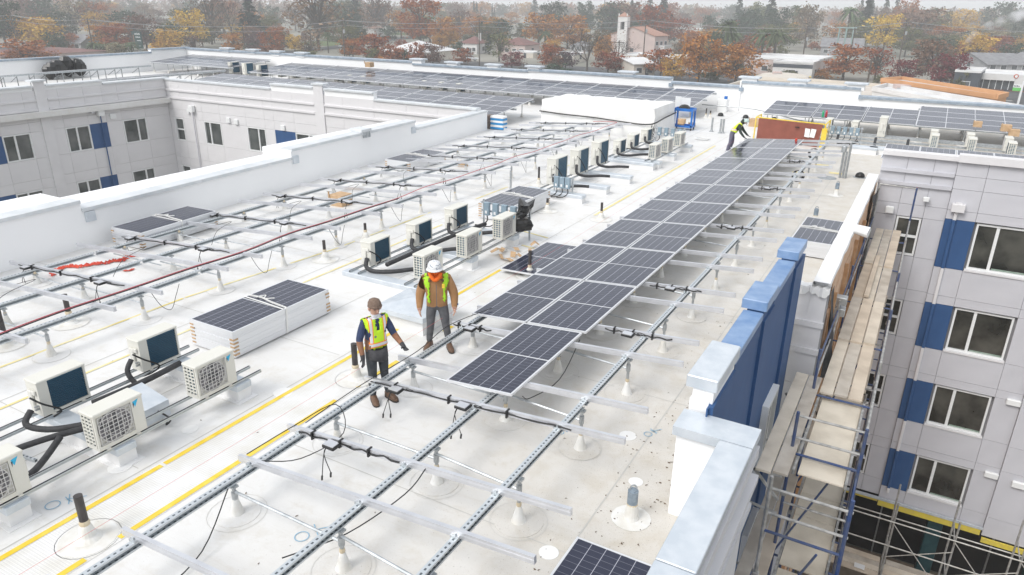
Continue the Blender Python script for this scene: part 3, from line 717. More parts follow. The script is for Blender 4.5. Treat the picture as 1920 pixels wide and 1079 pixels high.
for q in ((-3.75,30.9,.35),(-3.6,26.5,.3)):
    mb = MB()
    for j in range(4):
        mb.tube([(q[0]+.17*math.cos(t)+.02*j, q[1]+.03*j, q[2]+.2+.2*math.sin(t)) for t in [2*PI*k/12 for k in range(13)]], .012, 4)
    mb.build('cable_coil', BLACK, arr)
# --- the empty racking on the left
fra = thing('racking_frame', 'empty silver racking with black cable bundles and a long red cable beside the left parapet', 'racking', (-14.9, 15, 0))
zf2 = lambda x: .72+T1*(x+12.6)
for x in (-12.95,-14.95,-16.75):
    for y0,y1 in ((1,9.3),(9.36,17.6),(17.66,25.9),(25.96,33.6)):
        channel(fra, (x,y0,zf2(x)-.088), (x,y1,zf2(x)-.088))
for x in (-12.9,-14.9,-16.7):
    for k in range(16):
        y = 4.18+1.855*k
        if x < -13 and k % 2: y += .3
        post(fra, x, y, zf2(x)-.184, .022, boot=True); ring(fra, x, y, .30)
for k in range(16):
    for xa, xb in ((-16.7,-14.9),(-14.9,-12.9)):
        y = 4.18+1.855*k; mb = MB(); mb.tube([(xa,y,zf2(xa)-.25),(xb,y,zf2(xb)-.34)], .016, 6); mb.build('cross_pipe', GALV, fra)
for k in range(-1, 12):
    for j, y in enumerate((5.42+2.51*k, 6.98+2.51*k)):
        if y < 2.5 or y > 33.2: continue
        s_ = random.uniform(-.04,.04); purlin(fra, -17.76+s_, -12.25+s_, y, zf2)
        for x in (-12.95,-14.95,-16.75): clamp(fra, x, y, zf2(x)-.088, 1)
        if j == (0 if k < 3 else 0): harness(fra, -17.35, -13.3-.1*(k%2), y, zf2, (-16.9,-14.1), True, k*7+3)
red = [(-12.90, 3.5, .62)]
for k in range(1, 22):
    y = 3.5+1.4*k; red.append((-12.93+.05*math.sin(k*1.7), y, .735-.03*(k%2)))
red += [(-12.95,32.9,.75),(-13.4,33.1,.72),(-14.1,32.8,.70)]
wire('red_cable', red, .012, RED, fra, 4)
wire('black_cable', [(p[0]+.03,p[1],p[2]-.012) for p in red[:10]], .012, BLACK, fra, 4)
for k in range(9):
    y = 7.98+2.51*k; x = -12.7
    wire('loose_cable', [(x,y,.62),(x+.12,y+.1,.3),(x+.05,y+.35,.12),(x-.1,y+.6,.3),(x-.15,y+.75,.5)], .006, BLACK, fra)
for k in range(6):
    y = 6.98+2.51*k; x = -15.8
    wire('loose_cable', [(x,y,.45),(x+.35,y+.3,.55),(x+.9,y-.6,.62),(x+1.4,y-1.2,.5)], .006, BLACK, fra)
# --- far arrays: long side of each module lies left-right, the rows climb away from the camera
MODX, SHEETX = module_mesh(MW, 2.46, 'solar_module'), sheet_mesh(MW, 2.46)
def far_array(label, x0, n, pitch, y0, rows_, z0, tl, posts_front=True, skip=(), cat='solar array'):
    a = thing('solar_array', label, cat, (x0+n*pitch/2, y0, 0))
    rr = (0, -math.atan(tl), PI/2)
    for i in range(n):
        for j in range(rows_):
            if (i, j) in skip: continue
            xc = x0+pitch*i+pitch/2; dy = (j+.5)*1.142
            # local x of the module points along +y of the world after the quarter turn
            add_module(a, (xc, y0+dy, z0+tl*dy), (0, -math.atan(tl), PI/2), True, MODX, SHEETX)
    D = rows_*1.142
    for dy in (.35, D*.5, D-.3):
        mb = MB(); mb.bar((x0-.1,y0+dy,z0+tl*dy-.07),(x0+n*pitch+.1,y0+dy,z0+tl*dy-.07),.07,.09); mb.build('rail', GALV, a)
        for i in range(int(n*pitch/1.9)+1):
            x = x0+.15+1.9*i
            mb = MB(); mb.tube([(x,y0+dy,.0),(x,y0+dy,z0+tl*dy-.11)], .024, 6); p = mb.build('post', GALVD, a)
            mb = MB(); mb.lathe([(.26,.002),(.10,.03),(.05,.2),(.03,.24)], (x,y0+dy,0), 8); mb.build('post_boot', BOOT, p)
    for i in range(0, n, 2):
        x = x0+pitch*i+.1; mb = MB(); mb.box(x-.03,x+.03,y0+D-.05,y0+D+.12,z0+tl*D-.06,z0+tl*D+.05); mb.build('end_clip', GALV, a)
    return a
far_array('front row of far solar modules just behind the courtyard corner', -19.3-10*2.55, 10, 2.55, 32.0, 4, .55, .1)
far_array('long rear row of far solar modules along the far parapet', -11.5-14*2.53, 14, 2.53, 40.75, 4, .72, .09)
far_array('short solar array at the far left corner of the roof', -49.6-4*2.53, 4, 2.53, 41.2, 4, .85, .085)
far_array('right rear solar array, lower three-row part behind the red hatch lid', -7.6, 3, 2.36, 40.2, 3, .72, .09)
far_array('right rear solar array, taller four-row part at the right edge', -.45, 3, 2.42, 39.6, 4, .78, .09)
a = thing('solar_array', 'narrow strip of solar modules peeping over the grey street facade', 'solar array', (1.5, 29, 0))
for i in range(6):
    add_module(a, (-.62+1.13*i+(.03 if i>1 else 0), 29.35, 1.17), (math.atan(.05),0,0))
for y in (28.6,30.1):
    mb = MB(); mb.bar((-1.2,y,1.10),(5.9,y,1.10),.06,.08); mb.build('rail', GALV, a)
    for i in range(5): mb = MB(); mb.tube([(-1+1.6*i,y,0),(-1+1.6*i,y,1.06)],.024,6); mb.build('post', GALVD, a)
# arrays on the left wing, seen from their high edge
def wing_array(label, x0, x1, y0, n, zhi, tl):
    a = thing('solar_array', label, 'solar array', ((x0+x1)/2, y0, 0)); nx = int((x1-x0)/1.15)
    for i in range(n):
        for j in range(nx):
            xc = x1-(j+.5)*1.15; add_module(a, (xc, y0+2.45*(i+.5), zhi-tl*(x1-xc)), (0,-math.atan(tl),0))
    for x in (x1-.15, (x0+x1)/2, x0+.2):
        z = zhi-tl*(x1-x)-.06; mb = MB(); mb.bar((x,y0-.1,z),(x,y0+2.45*n+.1,z),.07,.1); mb.build('rail', GALV, a)
        for i in range(int(n*2.45/1.9)+1):
            y = y0+.2+1.9*i; mb = MB(); mb.tube([(x,y,0),(x,y,z-.05)],.03,6); mb.build('post', GALVD, a)
            if x > x0+.5: mb = MB(); mb.tube([(x,y,z-.08),(x-.9,y,z-.5)],.02,5); mb.build('brace', GALVD, a)
    return a
wing_array('left-wing solar array seen edge-on in front of the outer white parapet', -56.6, -52.0, 14, 9, 1.30, .09)
wing_array('left-wing solar array seen edge-on just behind the courtyard parapet', -49.4, -46.6, 28.6, 4, 1.05, .07)
# --- strapped stacks of modules
def stack(label, loc, rz, n, strap=True, zgap=.0345, protectors=True, skid=True):
    s_ = thing('solar_module_stack', label, 'panel stack', loc, rz, 'strapped stacks of spare solar modules')
    for k in range(n):
        o = link('solar_module', MOD, s_, True); o.location = (random.uniform(-.006,.006), random.uniform(-.008,.008), .03+k*(.035+.0012))
        if k == n-1: link('cell_sheet', SHEET, o, True)
    H = .03+n*.0362
    if skid:
        for y in (-.8,.0,.8):
            mb = MB(); mb.box(-.5,.5,y-.045,y+.045,0,.03); mb.build('skid', mat('raw_wood', (.42,.24,.12)), s_, local=True)
    if protectors:
        for sx in (-1,1):
            for sy in (-1,1):
                for k in range(1, n-1, 2):
                    if (k+sx+sy*2) % 7 == 3: continue
                    z = .03+k*.0362; mb = MB(); x, y = sx*(MW/2+.004), sy*(ML/2+.004)
                    w = .10; mb.box(min(x,x-sx*w),max(x,x-sx*w),y-.006,y+.006,z+.004,z+.034); mb.box(x-.006,x+.006,min(y,y-sy*w),max(y,y-sy*w),z+.004,z+.034)
                    mb.build('corner_protector', CARD, s_, local=True)
    if strap:
        mb = MB(); y = .12; e = .008
        pts = [(-MW/2-e,y,.03),(-MW/2-e,y+.02,H+e),(-.2,y+.05,H+.02),(.1,y-.02,H+.02),(MW/2+e,y-.06,H+e),(MW/2+e,y-.1,.03)]
        for p, q in zip(pts[:-1], pts[1:]): mb.bar(p, q, .012, .035, (0,1,0) if abs(p[0]-q[0])<.05 else (0,0,1))
        pts2 = [(-MW/2-e,y-.07,H+e),(0,y-.10,H+.012),(MW/2+e,y-.14,H+e)]
        for p, q in zip(pts2[:-1], pts2[1:]): mb.bar(p, q, .03, .006)
        mb.tube(curve_pts([(-.3,y,H+.02),(-.2,y+.15,H+.03),(-.1,y+.02,H+.03),(.05,y+.14,H+.03)],4), .012, 4)
        mb.build('strap', mat('white_strap', (.75,.75,.73), rough=.6), s_, local=True)
    return s_
st1 = stack('tall strapped stack of solar modules between near AC units and beanie worker', (-10.52, 8.83, 0), 0, 14)
stack('strapped stack of solar modules against the left parapet under the empty racking', (-17.42, 11.75, 0), math.radians(3), 12)
stack('strapped stack of solar modules behind the grey disconnect boxes and black bag', (-10.55, 18.85, 0), 0, 13)
stack('strapped stack of solar modules behind the tall blue pier at the right edge', (-1.93, 20.25, 0), math.radians(-.5), 11, protectors=False)
stack('far strapped stack of solar modules under the empty racking near the parapet end', (-17.2, 22.7, 0), 0, 10, strap=True)
bm_ = stack('low stack of solar modules at the bottom edge beside the white coping', (-2.10, 5.16, 0), 0, 3, strap=False, protectors=False)
lm = thing('loose_solar_module', 'single solar module lying under the left edge of the long array by torn cardboard', 'solar module', (-7.6, 15.1, .06))
o = link('solar_module', MOD, lm, True); o.location = (0,0,.05); o.rotation_euler = (0, math.radians(-2), 0); link('cell_sheet', SHEET, o, True)
mb = MB(); mb.box(-.3,.3,-.7,-.6,-.06,.045); mb.box(-.3,.3,.6,.7,-.06,.045); mb.build('skid', mat('raw_wood', (.42,.24,.12)), lm, local=True)
# ================================================================== air conditioning units
def grid_bars(mb, y0, y1, z0, z1, x, ny, nz, r=.004):
    for k in range(ny+1): y = y0+(y1-y0)*k/ny; mb.box(x-r,x+r,y-r,y+r,z0,z1)
    for k in range(nz+1): z = z0+(z1-z0)*k/nz; mb.box(x-r*.8,x+r*.8,y0,y1,z-r,z+r)
COIL = mat('coil_blue', (.014,.085,.15), (.02,.105,.175), .38, scale=30)
FANB = mat('fan_dark', (.22,.21,.225), (.29,.28,.29), .6, scale=6)
LOGO1 = mat('logo_sky_blue', (.02,.42,.70), rough=.4); LOGO2 = mat('logo_dark', (.01,.03,.08), rough=.4)
GRILLE = mat('fan_guard', (.58,.57,.56), rough=.5)
def ac_unit(name, L, H, D, label, group):
    """fan faces +x, coil on the back (-x) and left end (-y), service cover at the +y end"""
    r = thing(name, label, 'AC unit', (0,0,0), 0, group)
    x0, x1 = -D/2, D/2; y0, y1 = -L/2, L/2; ys = y1-L*.24
    mb = MB()      # casing: front surround, service end, top, bottom, posts
    mb.cbox(x0-.012,x1+.012,y0-.012,y1+.012,H-.03,H,.012); mb.box(x0,x1,y0,y1,0,.035)
    mb.box(x1-.03,x1,ys,y1,.035,H-.03); mb.box(x0,x1-.03,y1-.02,y1,.035,H-.03); mb.box(x0,x0+.02,ys+.02,y1-.02,.035,H-.03)
    mb.box(x1-.03,x1,y0,y0+.03,.035,H-.03); mb.box(x1-.03,x1,y0+.03,ys,.035,.06); mb.box(x1-.03,x1,y0+.03,ys,H-.06,H-.03)
    mb.box(x0,x0+.03,y0,y0+.03,.035,H-.03)
    mb.build('casing', CREAM, r, local=True)
    mb = MB(); mb.box(x0+.02,x0+.06,y0+.035,ys+.02,.04,H-.035); mb.box(x0+.06,x1-.05,y0+.02,y0+.05,.04,H-.035); c = mb.build('coil', COIL, r, local=True)
    mb = MB(); n = 15
    for k in range(n): z = .05+(H-.1)*k/n; mb.box(x0+.008,x0+.022,y0+.035,ys+.02,z,z+.012)
    mb.build('coil_fins', mat('coil_edge', (.010,.05,.09), rough=.45), c, local=True, kind='stuff')
    mb = MB(); m_ = 3
    for k in range(m_+1): x = x0+.02+(D-.07)*k/m_; mb.box(x-.009,x+.009,y0-.004,y0+.012,.04,H-.035)
    for k in range(9): z = .05+(H-.1)*k/8; mb.box(x0+.02,x1-.04,y0-.004,y0+.012,z-.009,z+.009)
    mb.build('side_grille', CREAM, r, local=True)
    cy, cz = (y0+ys)/2+.01, H*.5; R_ = min((ys-y0)/2-.03, H/2-.05)
    mb = MB(); mb.box(x1-.045,x1-.035,y0+.03,ys,.06,H-.06); mb.build('front_panel', CREAM, r, local=True)
    mb = MB(); mb.tube([(x1-.034,cy,cz),(x1-.02,cy,cz)], R_, 24); f = mb.build('fan', FANB, r, local=True)
    mb = MB(); mb.tube([(x1-.02,cy,cz),(x1-.008,cy,cz)], R_*.22, 12)
    for k in range(5):
        a = 2*PI*k/5; mb.bar((x1-.015,cy+math.cos(a)*R_*.2,cz+math.sin(a)*R_*.2),(x1-.013,cy+math.cos(a+.25)*R_*.92,cz+math.sin(a+.25)*R_*.92),R_*.3,.004,(1,0,0))
    mb.build('fan_blade', mat('fan_blade', (.12,.12,.125), rough=.5), f, local=True)
    mb = MB(); grid_bars(mb, y0+.05, ys-.02, .08, H-.08, x1+.004, 7, 7, .0045)
    mb.tube([(x1+.003,cy+R_*math.cos(t),cz+R_*math.sin(t)) for t in [2*PI*k/24 for k in range(25)]], .006, 4)
    mb.tube([(x1+.003,cy+R_*.6*math.cos(t),cz+R_*.6*math.sin(t)) for t in [2*PI*k/20 for k in range(21)]], .004, 4)
    mb.build('fan_guard', GRILLE, r, local=True)
    s_ = H/.55      # maker's mark: a slanted two-tone wedge
    mb = MB(); a = (x1+.003, ys+.025, H-.07*s_); mb.add([a,(a[0],a[1]+.085*s_,a[2]+.018*s_),(a[0],a[1]+.03*s_,a[2]-.085*s_)],[(0,1,2)]); lg = mb.build('maker_mark', LOGO1, r, local=True)
    mb = MB(); mb.add([(a[0],a[1],a[2]-.022*s_),(a[0],a[1]+.02*s_,a[2]-.02*s_),(a[0],a[1]+.004*s_,a[2]-.10*s_)],[(0,1,2)]); mb.build('mark_shade', LOGO2, lg, local=True)
    mb = MB(); mb.cbox(-.02,.09,y1,y1+.035,H*.30,H*.72,.01); mb.cbox(x0+.05,x0+.14,y1,y1+.03,H*.62,H*.74,.01); sc_ = mb.build('service_cover', CREAM2, r, local=True)
    mb = MB()
    for dz in (.22,.30): mb.tube([(x0+.07,y1,H*dz),(x0+.07,y1+.06,H*dz)],.018,6)
    mb.build('valve', GALVD, sc_, local=True)
    mb = MB()
    for y in (y0+.12,y1-.14): mb.box(x0-.03,x1+.03,y-.025,y+.025,-.018,0)
    mb.build('foot', CREAM, r, local=True)
    return r
AC1 = ac_unit('air_conditioner', .70, .56, .29, 'x', 'roof air conditioners'); AC2 = ac_unit('air_conditioner', .92, .88, .33, 'x', 'roof air conditioners')
used = [0, 0]
def place_ac(x, y, z, back, label, big=False, group=None):
    i = 1 if big else 0; proto = AC2 if big else AC1
    if not used[i]: o = proto; used[i] = 1; o.location = (x,y,z); o['label'] = label
    else: o = dup(proto, (x,y,z), None, label)
    o.rotation_euler = (0,0,PI if back else 0)
    if group: o['group'] = group
    return o
def curb(x0, x1, y, w=.26, h=.29, label='', z=0):
    c = thing('equipment_curb', label, 'curb', ((x0+x1)/2, y, 0), 0, 'metal-capped equipment curbs')
    mb = MB(); mb.box(x0,x1,y-w/2,y+w/2,0,h-.09); n = mb.build('curb_base', WHITE, c)
    mb = MB(); mb.box(x0-.08,x1+.08,y-w/2-.06,y+w/2+.06,0,.01); mb.build('base_flashing', WHITE, c)
    mb = MB(); mb.cbox(x0-.015,x1+.015,y-w/2-.015,y+w/2+.015,h-.10,h,.008); mb.build('metal_cap', GALVC, c); return c
def strut_pair(xc, y0, y1, z, label):
    s_ = thing('strut_rails', label, 'strut rails', (xc, (y0+y1)/2, z), 0, 'strut rails under the AC units')
    for x in (xc-.13, xc+.13):
        o = channel(s_, (x,y0,z), (x,y1,z), .042, .042)
        mb = MB(); mb.box(x-.012,x+.012,y0,y1,z+.001,z+.003); mb.build('strut_slot', BLACK, s_)
    return s_
def line(name, label, pts, r=.032, m_=RUBBER, group='insulated refrigerant lines', cat='pipe', sub=5):
    mb = MB(); P = curve_pts(pts, sub); mb.tube(P, r, 7); o = mb.build(name, m_, None, smooth=True); return tag(o, label, cat, group)
ZS = .335
OR = ('nearest','middle','farthest','fourth')
ORD = ('first','second','third','fourth','fifth','sixth','seventh','eighth','ninth','tenth','eleventh','twelfth')
# cluster A: lower left
for row, xs, back in (('front', -8.90, 0), ('rear', -10.42, 1)):
    for i, y in enumerate((3.16, 4.74, 6.32)):
        if back and i == 0: y = 3.2
        place_ac(xs, y+(.12 if back else 0), ZS+.02, back, f'{OR[i]} AC unit of the {row} row at lower left beside the near panel stack')
    strut_pair(xs, 1.6, 7.15, ZS, f'pair of galvanised strut rails under the {row} AC row at lower left')
for i, y in enumerate((3.3, 4.72, 6.75)): curb(-10.75, -8.72, y, label=f'white metal-capped curb, {OR[i]} of the three under the lower-left AC units')
line('refrigerant_line', 'twin black insulated lines sweeping from the nearest rear AC unit at lower left', [(-10.35,4.4,.50),(-10.25,4.25,.38),(-9.9,4.35,.36),(-9.6,4.6,.38),(-9.3,5.0,.40),(-9.15,5.2,.45)], .045)
line('refrigerant_line', 'black insulated line running left off the frame from the front AC row', [(-9.25,4.9,.40),(-9.6,4.2,.40),(-9.75,3.5,.40),(-9.7,2.6,.40),(-9.7,1.5,.40)], .045)
line('refrigerant_line', 'black insulated line looping down to the front AC unit cut by the left edge', [(-9.5,4.3,.40),(-9.35,4.0,.30),(-9.2,3.75,.28),(-9.1,3.55,.33)], .045)
line('refrigerant_line', 'black insulated line bending down behind the rear AC unit near the panel stack', [(-10.35,5.98,.62),(-10.3,5.85,.45),(-10.1,5.9,.2),(-9.8,5.95,.08)], .042)
line('electric_whip', 'thin black electrical whip looping beside the rear AC unit near the panel stack', [(-10.3,5.98,.72),(-10.2,6.1,.6),(-10.15,6.3,.42),(-10.25,6.2,.30),(-10.3,6.0,.3)], .014, BLACK, 'thin black electrical whips', 'cable')
line('electric_whip', 'thin black electrical whip looping beside the rear AC unit nearest the left edge', [(-10.3,4.4,.72),(-10.2,4.5,.6),(-10.15,4.7,.42),(-10.2,4.6,.34)], .014, BLACK, 'thin black electrical whips', 'cable')
line('conduit', 'dark conduits lying along the deck between the lower-left AC rows', [(-10.05,5.1,.36),(-10.0,5.9,.36),(-10.05,6.6,.36)], .05)
d = thing('duct_box', 'small sloped galvanised duct box between two front AC units at lower left', 'duct', (-9.35,5.35,0))
mb = MB(); mb.add([(-9.75,5.3,.12),(-9.15,5.3,.12),(-9.15,5.72,.12),(-9.75,5.72,.12),(-9.75,5.3,.50),(-9.15,5.3,.38),(-9.15,5.72,.38),(-9.75,5.72,.50)],[(3,2,1,0),(4,5,6,7),(0,1,5,4),(1,2,6,5),(2,3,7,6),(3,0,4,7)]); mb.build('hood', GALVC, d)
mb = MB(); mb.box(-9.65,-9.25,5.38,5.64,0,.12); mb.build('neck', CREAM, d)
mb = MB(); mb.tube(curve_pts([(-9.12,5.5,.3),(-9.0,5.6,.15),(-9.05,5.55,.06),(-9.1,5.65,.14)],4),.014,5); mb.build('cord', BLACK, d)
strut = thing('strut_channel', 'short perforated strut channel lying across the deck at lower left', 'strut', (-10.0,3.9,.2)); channel(strut, (-10.5,3.75,.31), (-9.4,3.9,.31), .042, .042)
# cluster B: middle
for row, xs, back in (('front', -9.02, 0), ('rear', -10.58, 1)):
    for i, y in enumerate((12.2, 13.88, 15.55)):
        place_ac(xs, y+(.1 if back else 0), ZS+.02, back, f'{OR[i]} AC unit of the {row} row behind the hard-hatted worker')
    strut_pair(xs, 11.5, 16.3, ZS, f'pair of galvanised strut rails under the {row} AC row behind the hard-hatted worker')
for i, y in enumerate((11.62, 13.85, 15.9)): curb(-10.9, -8.85, y, label=f'white metal-capped curb, {OR[i]} of the three under the middle AC cluster')
for i, y in enumerate((12.0, 13.7, 15.3)):
    line('refrigerant_line', f'black insulated lines from the {OR[i]} rear AC unit behind the hard-hatted worker', [(-10.5,y-.12,.55),(-10.42,y-.25,.40),(-10.2,y-.25,.34),(-9.8,y-.1,.36),(-9.45,y+.15,.40),(-9.2,y+.25,.42)], .05)
    line('electric_whip', f'thin whip at the {OR[i]} rear AC unit behind the hard-hatted worker', [(-10.45,y-.08,.72),(-10.38,y+.05,.62),(-10.36,y+.2,.45),(-10.4,y+.1,.36)], .014, BLACK, 'thin black electrical whips', 'cable')
line('conduit', 'black insulated bundle along the middle of the AC cluster behind the hard-hatted worker', [(-10.2,12.2,.36),(-10.15,13.6,.38),(-10.1,15,.38),(-10,16.2,.36)], .055)
def disconnect_rack(label, x0, x1, y, z, n, loc):
    r = thing('disconnect_rack', label, 'electrical rack', loc, 0, 'racks of grey disconnect boxes')
    for zz in (z+.08, z+.30): mb = MB(); mb.box(x0,x1,y+.02,y+.06,zz,zz+.04); mb.build('rack_rail', GALV, r)
    for x in (x0+.05,x1-.05): mb = MB(); mb.box(x-.02,x+.02,y+.06,y+.10,.0,z+.4); mb.build('rack_leg', GALV, r)
    for k in range(n):
        x = x0+.08+(x1-x0-.16)*(k+.5)/n
        mb = MB(); mb.cbox(x-.085,x+.085,y-.08,y+.02,z,z+.36,.01); b = mb.build('disconnect_box', mat('disconnect_grey', (.22,.30,.36), (.26,.34,.40), .45, scale=5), r)
        mb = MB(); mb.box(x-.03,x+.03,y-.09,y-.08,z+.05,z+.13); mb.build('label_plate', WFRAME, b)
        mb = MB(); mb.tube(curve_pts([(x,y-.03,z),(x+.02,y-.05,z-.15),(x-.12,y-.1,z-.28),(x-.35,y-.1,z-.32)],4), .016, 5); mb.build('whip', BLACK, r)
    return r
disconnect_rack('rack of five grey disconnect boxes beside the black bag and rear AC units', -10.3, -8.75, 16.45, .55, 5, (-9.5,16.5,0))
bag = MB(); R_ = random.Random(3); n, h = 14, 10
for j in range(h+1):
    t = j/h; rr = .26*(1-.25*t)+.05*math.sin(t*7)
    for k in range(n):
        a = 2*PI*k/n; q = rr*(1+.22*math.sin(3*a+j*.6)+.12*R_.uniform(-1,1)); z = .36+.72*t + (.16*max(0,math.sin(2*a+.6)) if j == h else 0)
        bag.v.append((-8.93+q*math.cos(a)+.16*t*(1 if j>6 else .3), 16.25+q*math.sin(a)*.8, z))
for j in range(h):
    for k in range(n): a, b = j*n+k, j*n+(k+1)%n; bag.f.append((a,b,b+n,a+n)); bag.m.append(0)
bag.f.append(tuple(h*n+k for k in range(n))); bag.m.append(0)
tag(bag.build('black_bag', BAG, None), 'crumpled black plastic bag draped over the farthest front AC unit of the middle cluster', 'bag')
# cluster C: three tall units beyond
for i, y in enumerate((21.85, 23.65, 25.5)):
    place_ac(-10.62, y, .33, 1, f'{OR[i]} of the three tall AC units with teal coil before the wrapped white unit', True)
strut_pair(-10.62, 20.9, 26.2, .31, 'pair of strut rails under the three tall AC units')
for i, (y, x1_) in enumerate(((20.85,-9.15),(22.4,-8.95),(24.3,-8.85),(26.9,-8.9))): curb(-11.2, x1_, y, .3, .28, f'long white metal-capped curb, {ORD[i]} from the camera among those by the tall AC units')
disconnect_rack('open-backed rack of disconnect boxes in front of the nearest tall AC unit', -10.25, -9.5, 20.75, .45, 3, (-9.9,20.8,0))
for i, y in enumerate((21.4, 23.2, 25.05)):
    line('refrigerant_line', f'black insulated lines at the {OR[i]} of the three tall AC units', [(-10.5,y-.05,.7),(-10.4,y-.2,.45),(-10.1,y-.1,.36),(-9.7,y+.2,.36),(-9.4,y+.4,.34)], .05)
    line('electric_whip', f'thin whip down the {OR[i]} of the three tall AC units', [(-10.5,y-.02,1.0),(-10.42,y+.05,.9),(-10.3,y+.2,.6),(-10.3,y+.3,.4)], .014, BLACK, 'thin black electrical whips', 'cable')
# cluster D: six small units before the wrapped white unit
for row, xs, back in (('front', -9.2, 0), ('rear', -10.75, 1)):
    for i, y in enumerate((27.75, 29.3, 30.95)):
        place_ac(xs, y+(.1 if back else 0), ZS, back, f'{OR[i]} AC unit of the {row} row just before the wrapped white unit and blue cart')
    strut_pair(xs, 27.0, 31.8, ZS-.01, f'pair of strut rails under the {row} AC row by the blue cart')
for i, y in enumerate((27.35, 29.2, 31.5)): curb(-11.0, -8.8, y, .3, .28, f'white metal-capped curb, {OR[i]} of the three by the blue cart')
for i, y in enumerate((27.5, 29.05, 30.7)):
    line('refrigerant_line', f'black insulated lines from the {OR[i]} rear AC unit by the blue cart', [(-10.65,y-.1,.6),(-10.55,y-.25,.42),(-10.2,y-.1,.36),(-9.8,y+.15,.40),(-9.45,y+.3,.42)], .05)
disconnect_rack('rack of grey disconnect boxes behind the far small AC units by the blue cart', -10.7, -9.3, 32.0, .5, 4, (-10,32,0))
# units between the far arrays and behind the right arrays
nfar = 0
for k, (u, v) in enumerate(((440,137),(466,139),(493,143),(530,144),(556,146),(583,148),(635,152),(661,155),(686,157),(800,166),(831,169),(864,172))):
    p = unproj(u, v, .35); place_ac(p.x, p.y, .34, 1, f'small AC unit between the far solar arrays, {ORD[k]} counted from the left', k < 3, 'AC units between the far arrays')
    o_ = COL.objects[-1]
for k, (x, y) in enumerate(((-4.2,39.0),(-3.0,38.8),(-1.8,38.6),(.35,37.9),(1.75,37.7),(3.15,37.5))):
    place_ac(x, y, .36, 1, f'AC unit before the right rear arrays, coil towards camera, {ORD[k]} from the left', k == 2, 'AC units before the right rear arrays')
    if k > 2: 
        place_ac(x+.05, y-1.35, .36, 0, f'AC unit with its fan towards the camera before the right rear arrays, {ORD[k-3]} from left', False, 'AC units before the right rear arrays')
for y, z in ((39.0,.32),(36.4,.32),(38.3,.35),(37.6,.30)):
    s_ = thing('strut_rails', f'long strut rails under the right rear AC units, {("rearmost","nearest","second from rear","third from rear")[(39.0,36.4,38.3,37.6).index(y)]} run', 'strut rails', (0,y,z), 0, 'strut rails under the right rear AC units')
    for dy in (-.13,.13): mb = MB(); mb.box(-5.5,6,y+dy-.03,y+dy+.03,z-.05,z); mb.build('rail', GALV, s_)
disconnect_rack('rack of five grey disconnect boxes beside the yellow guard rail', -4.0, -2.5, 36.9, .5, 5, (-3.2,37,0))
for i, x in enumerate((-2.2,-1.5,.2,2.2)): 
    c_ = curb(x-.5, x+.5, 35.4+.2*i, .5, .3, f'pale metal-capped curb by the right rear AC units, {ORD[i]} from the left')
for i, (x, y) in enumerate(((-3.5,36.2),(-1.9,35.9),(-.6,36.2))):
    line('refrigerant_line', f'black insulated loop under the right rear AC units, {ORD[i]} from the left', [(x,y+.8,.5),(x+.05,y+.3,.2),(x+.4,y+.1,.15),(x+.9,y+.3,.3)], .06)
# ================================================================== people
SKIN = mat('skin', (.52,.31,.23), (.47,.27,.20), .5, scale=14)
PANTS = mat('grey_trousers', (.070,.072,.080), (.11,.11,.118), .85, scale=9, bump=.5, bscale=16)
PANTS2 = mat('dark_trousers', (.035,.042,.050), (.065,.07,.078), .85, scale=9, bump=.5, bscale=16)
PANTS3 = mat('purple_grey_trousers', (.10,.10,.15), (.15,.14,.19), .85, scale=9, bump=.4, bscale=16)
BOOTM = mat('brown_boot', (.10,.055,.032), (.16,.09,.055), .6, scale=12)
TANJ = mat('tan_canvas', (.30,.155,.065), (.37,.20,.09), .85, scale=7, bump=.5, bscale=14)
NAVY = mat('navy_jacket', (.018,.032,.085), (.03,.05,.12), .7, scale=9, bump=.5, bscale=14)
BROWNS = mat('brown_sleeve', (.22,.10,.055), (.28,.14,.08), .85, scale=9)
GREEN = mat('dark_green_hoodie', (.022,.035,.030), (.035,.05,.043), .85, scale=9)
GLOVE = mat('grey_glove', (.17,.17,.19), (.24,.24,.27), .7, scale=16)
GLOVED = mat('dark_glove', (.025,.025,.03), (.05,.05,.055), .7, scale=16)
ORANGE = mat('orange_bandana', (.85,.17,.01), (.75,.13,.01), .7, scale=10, bump=.4, bscale=20)
BEANIE = mat('brown_beanie', (.15,.10,.075), (.20,.145,.11), .9, scale=30, bump=.5, bscale=50)
GAITER = mat('white_gaiter', (.70,.70,.73), (.60,.60,.66), .8, scale=20)
HAIR = mat('dark_hair', (.03,.02,.015), rough=.7)
EYE = mat('eye_dark', (.02,.015,.012), rough=.3)
SOLE = mat('boot_sole', (.03,.028,.026), rough=.8)
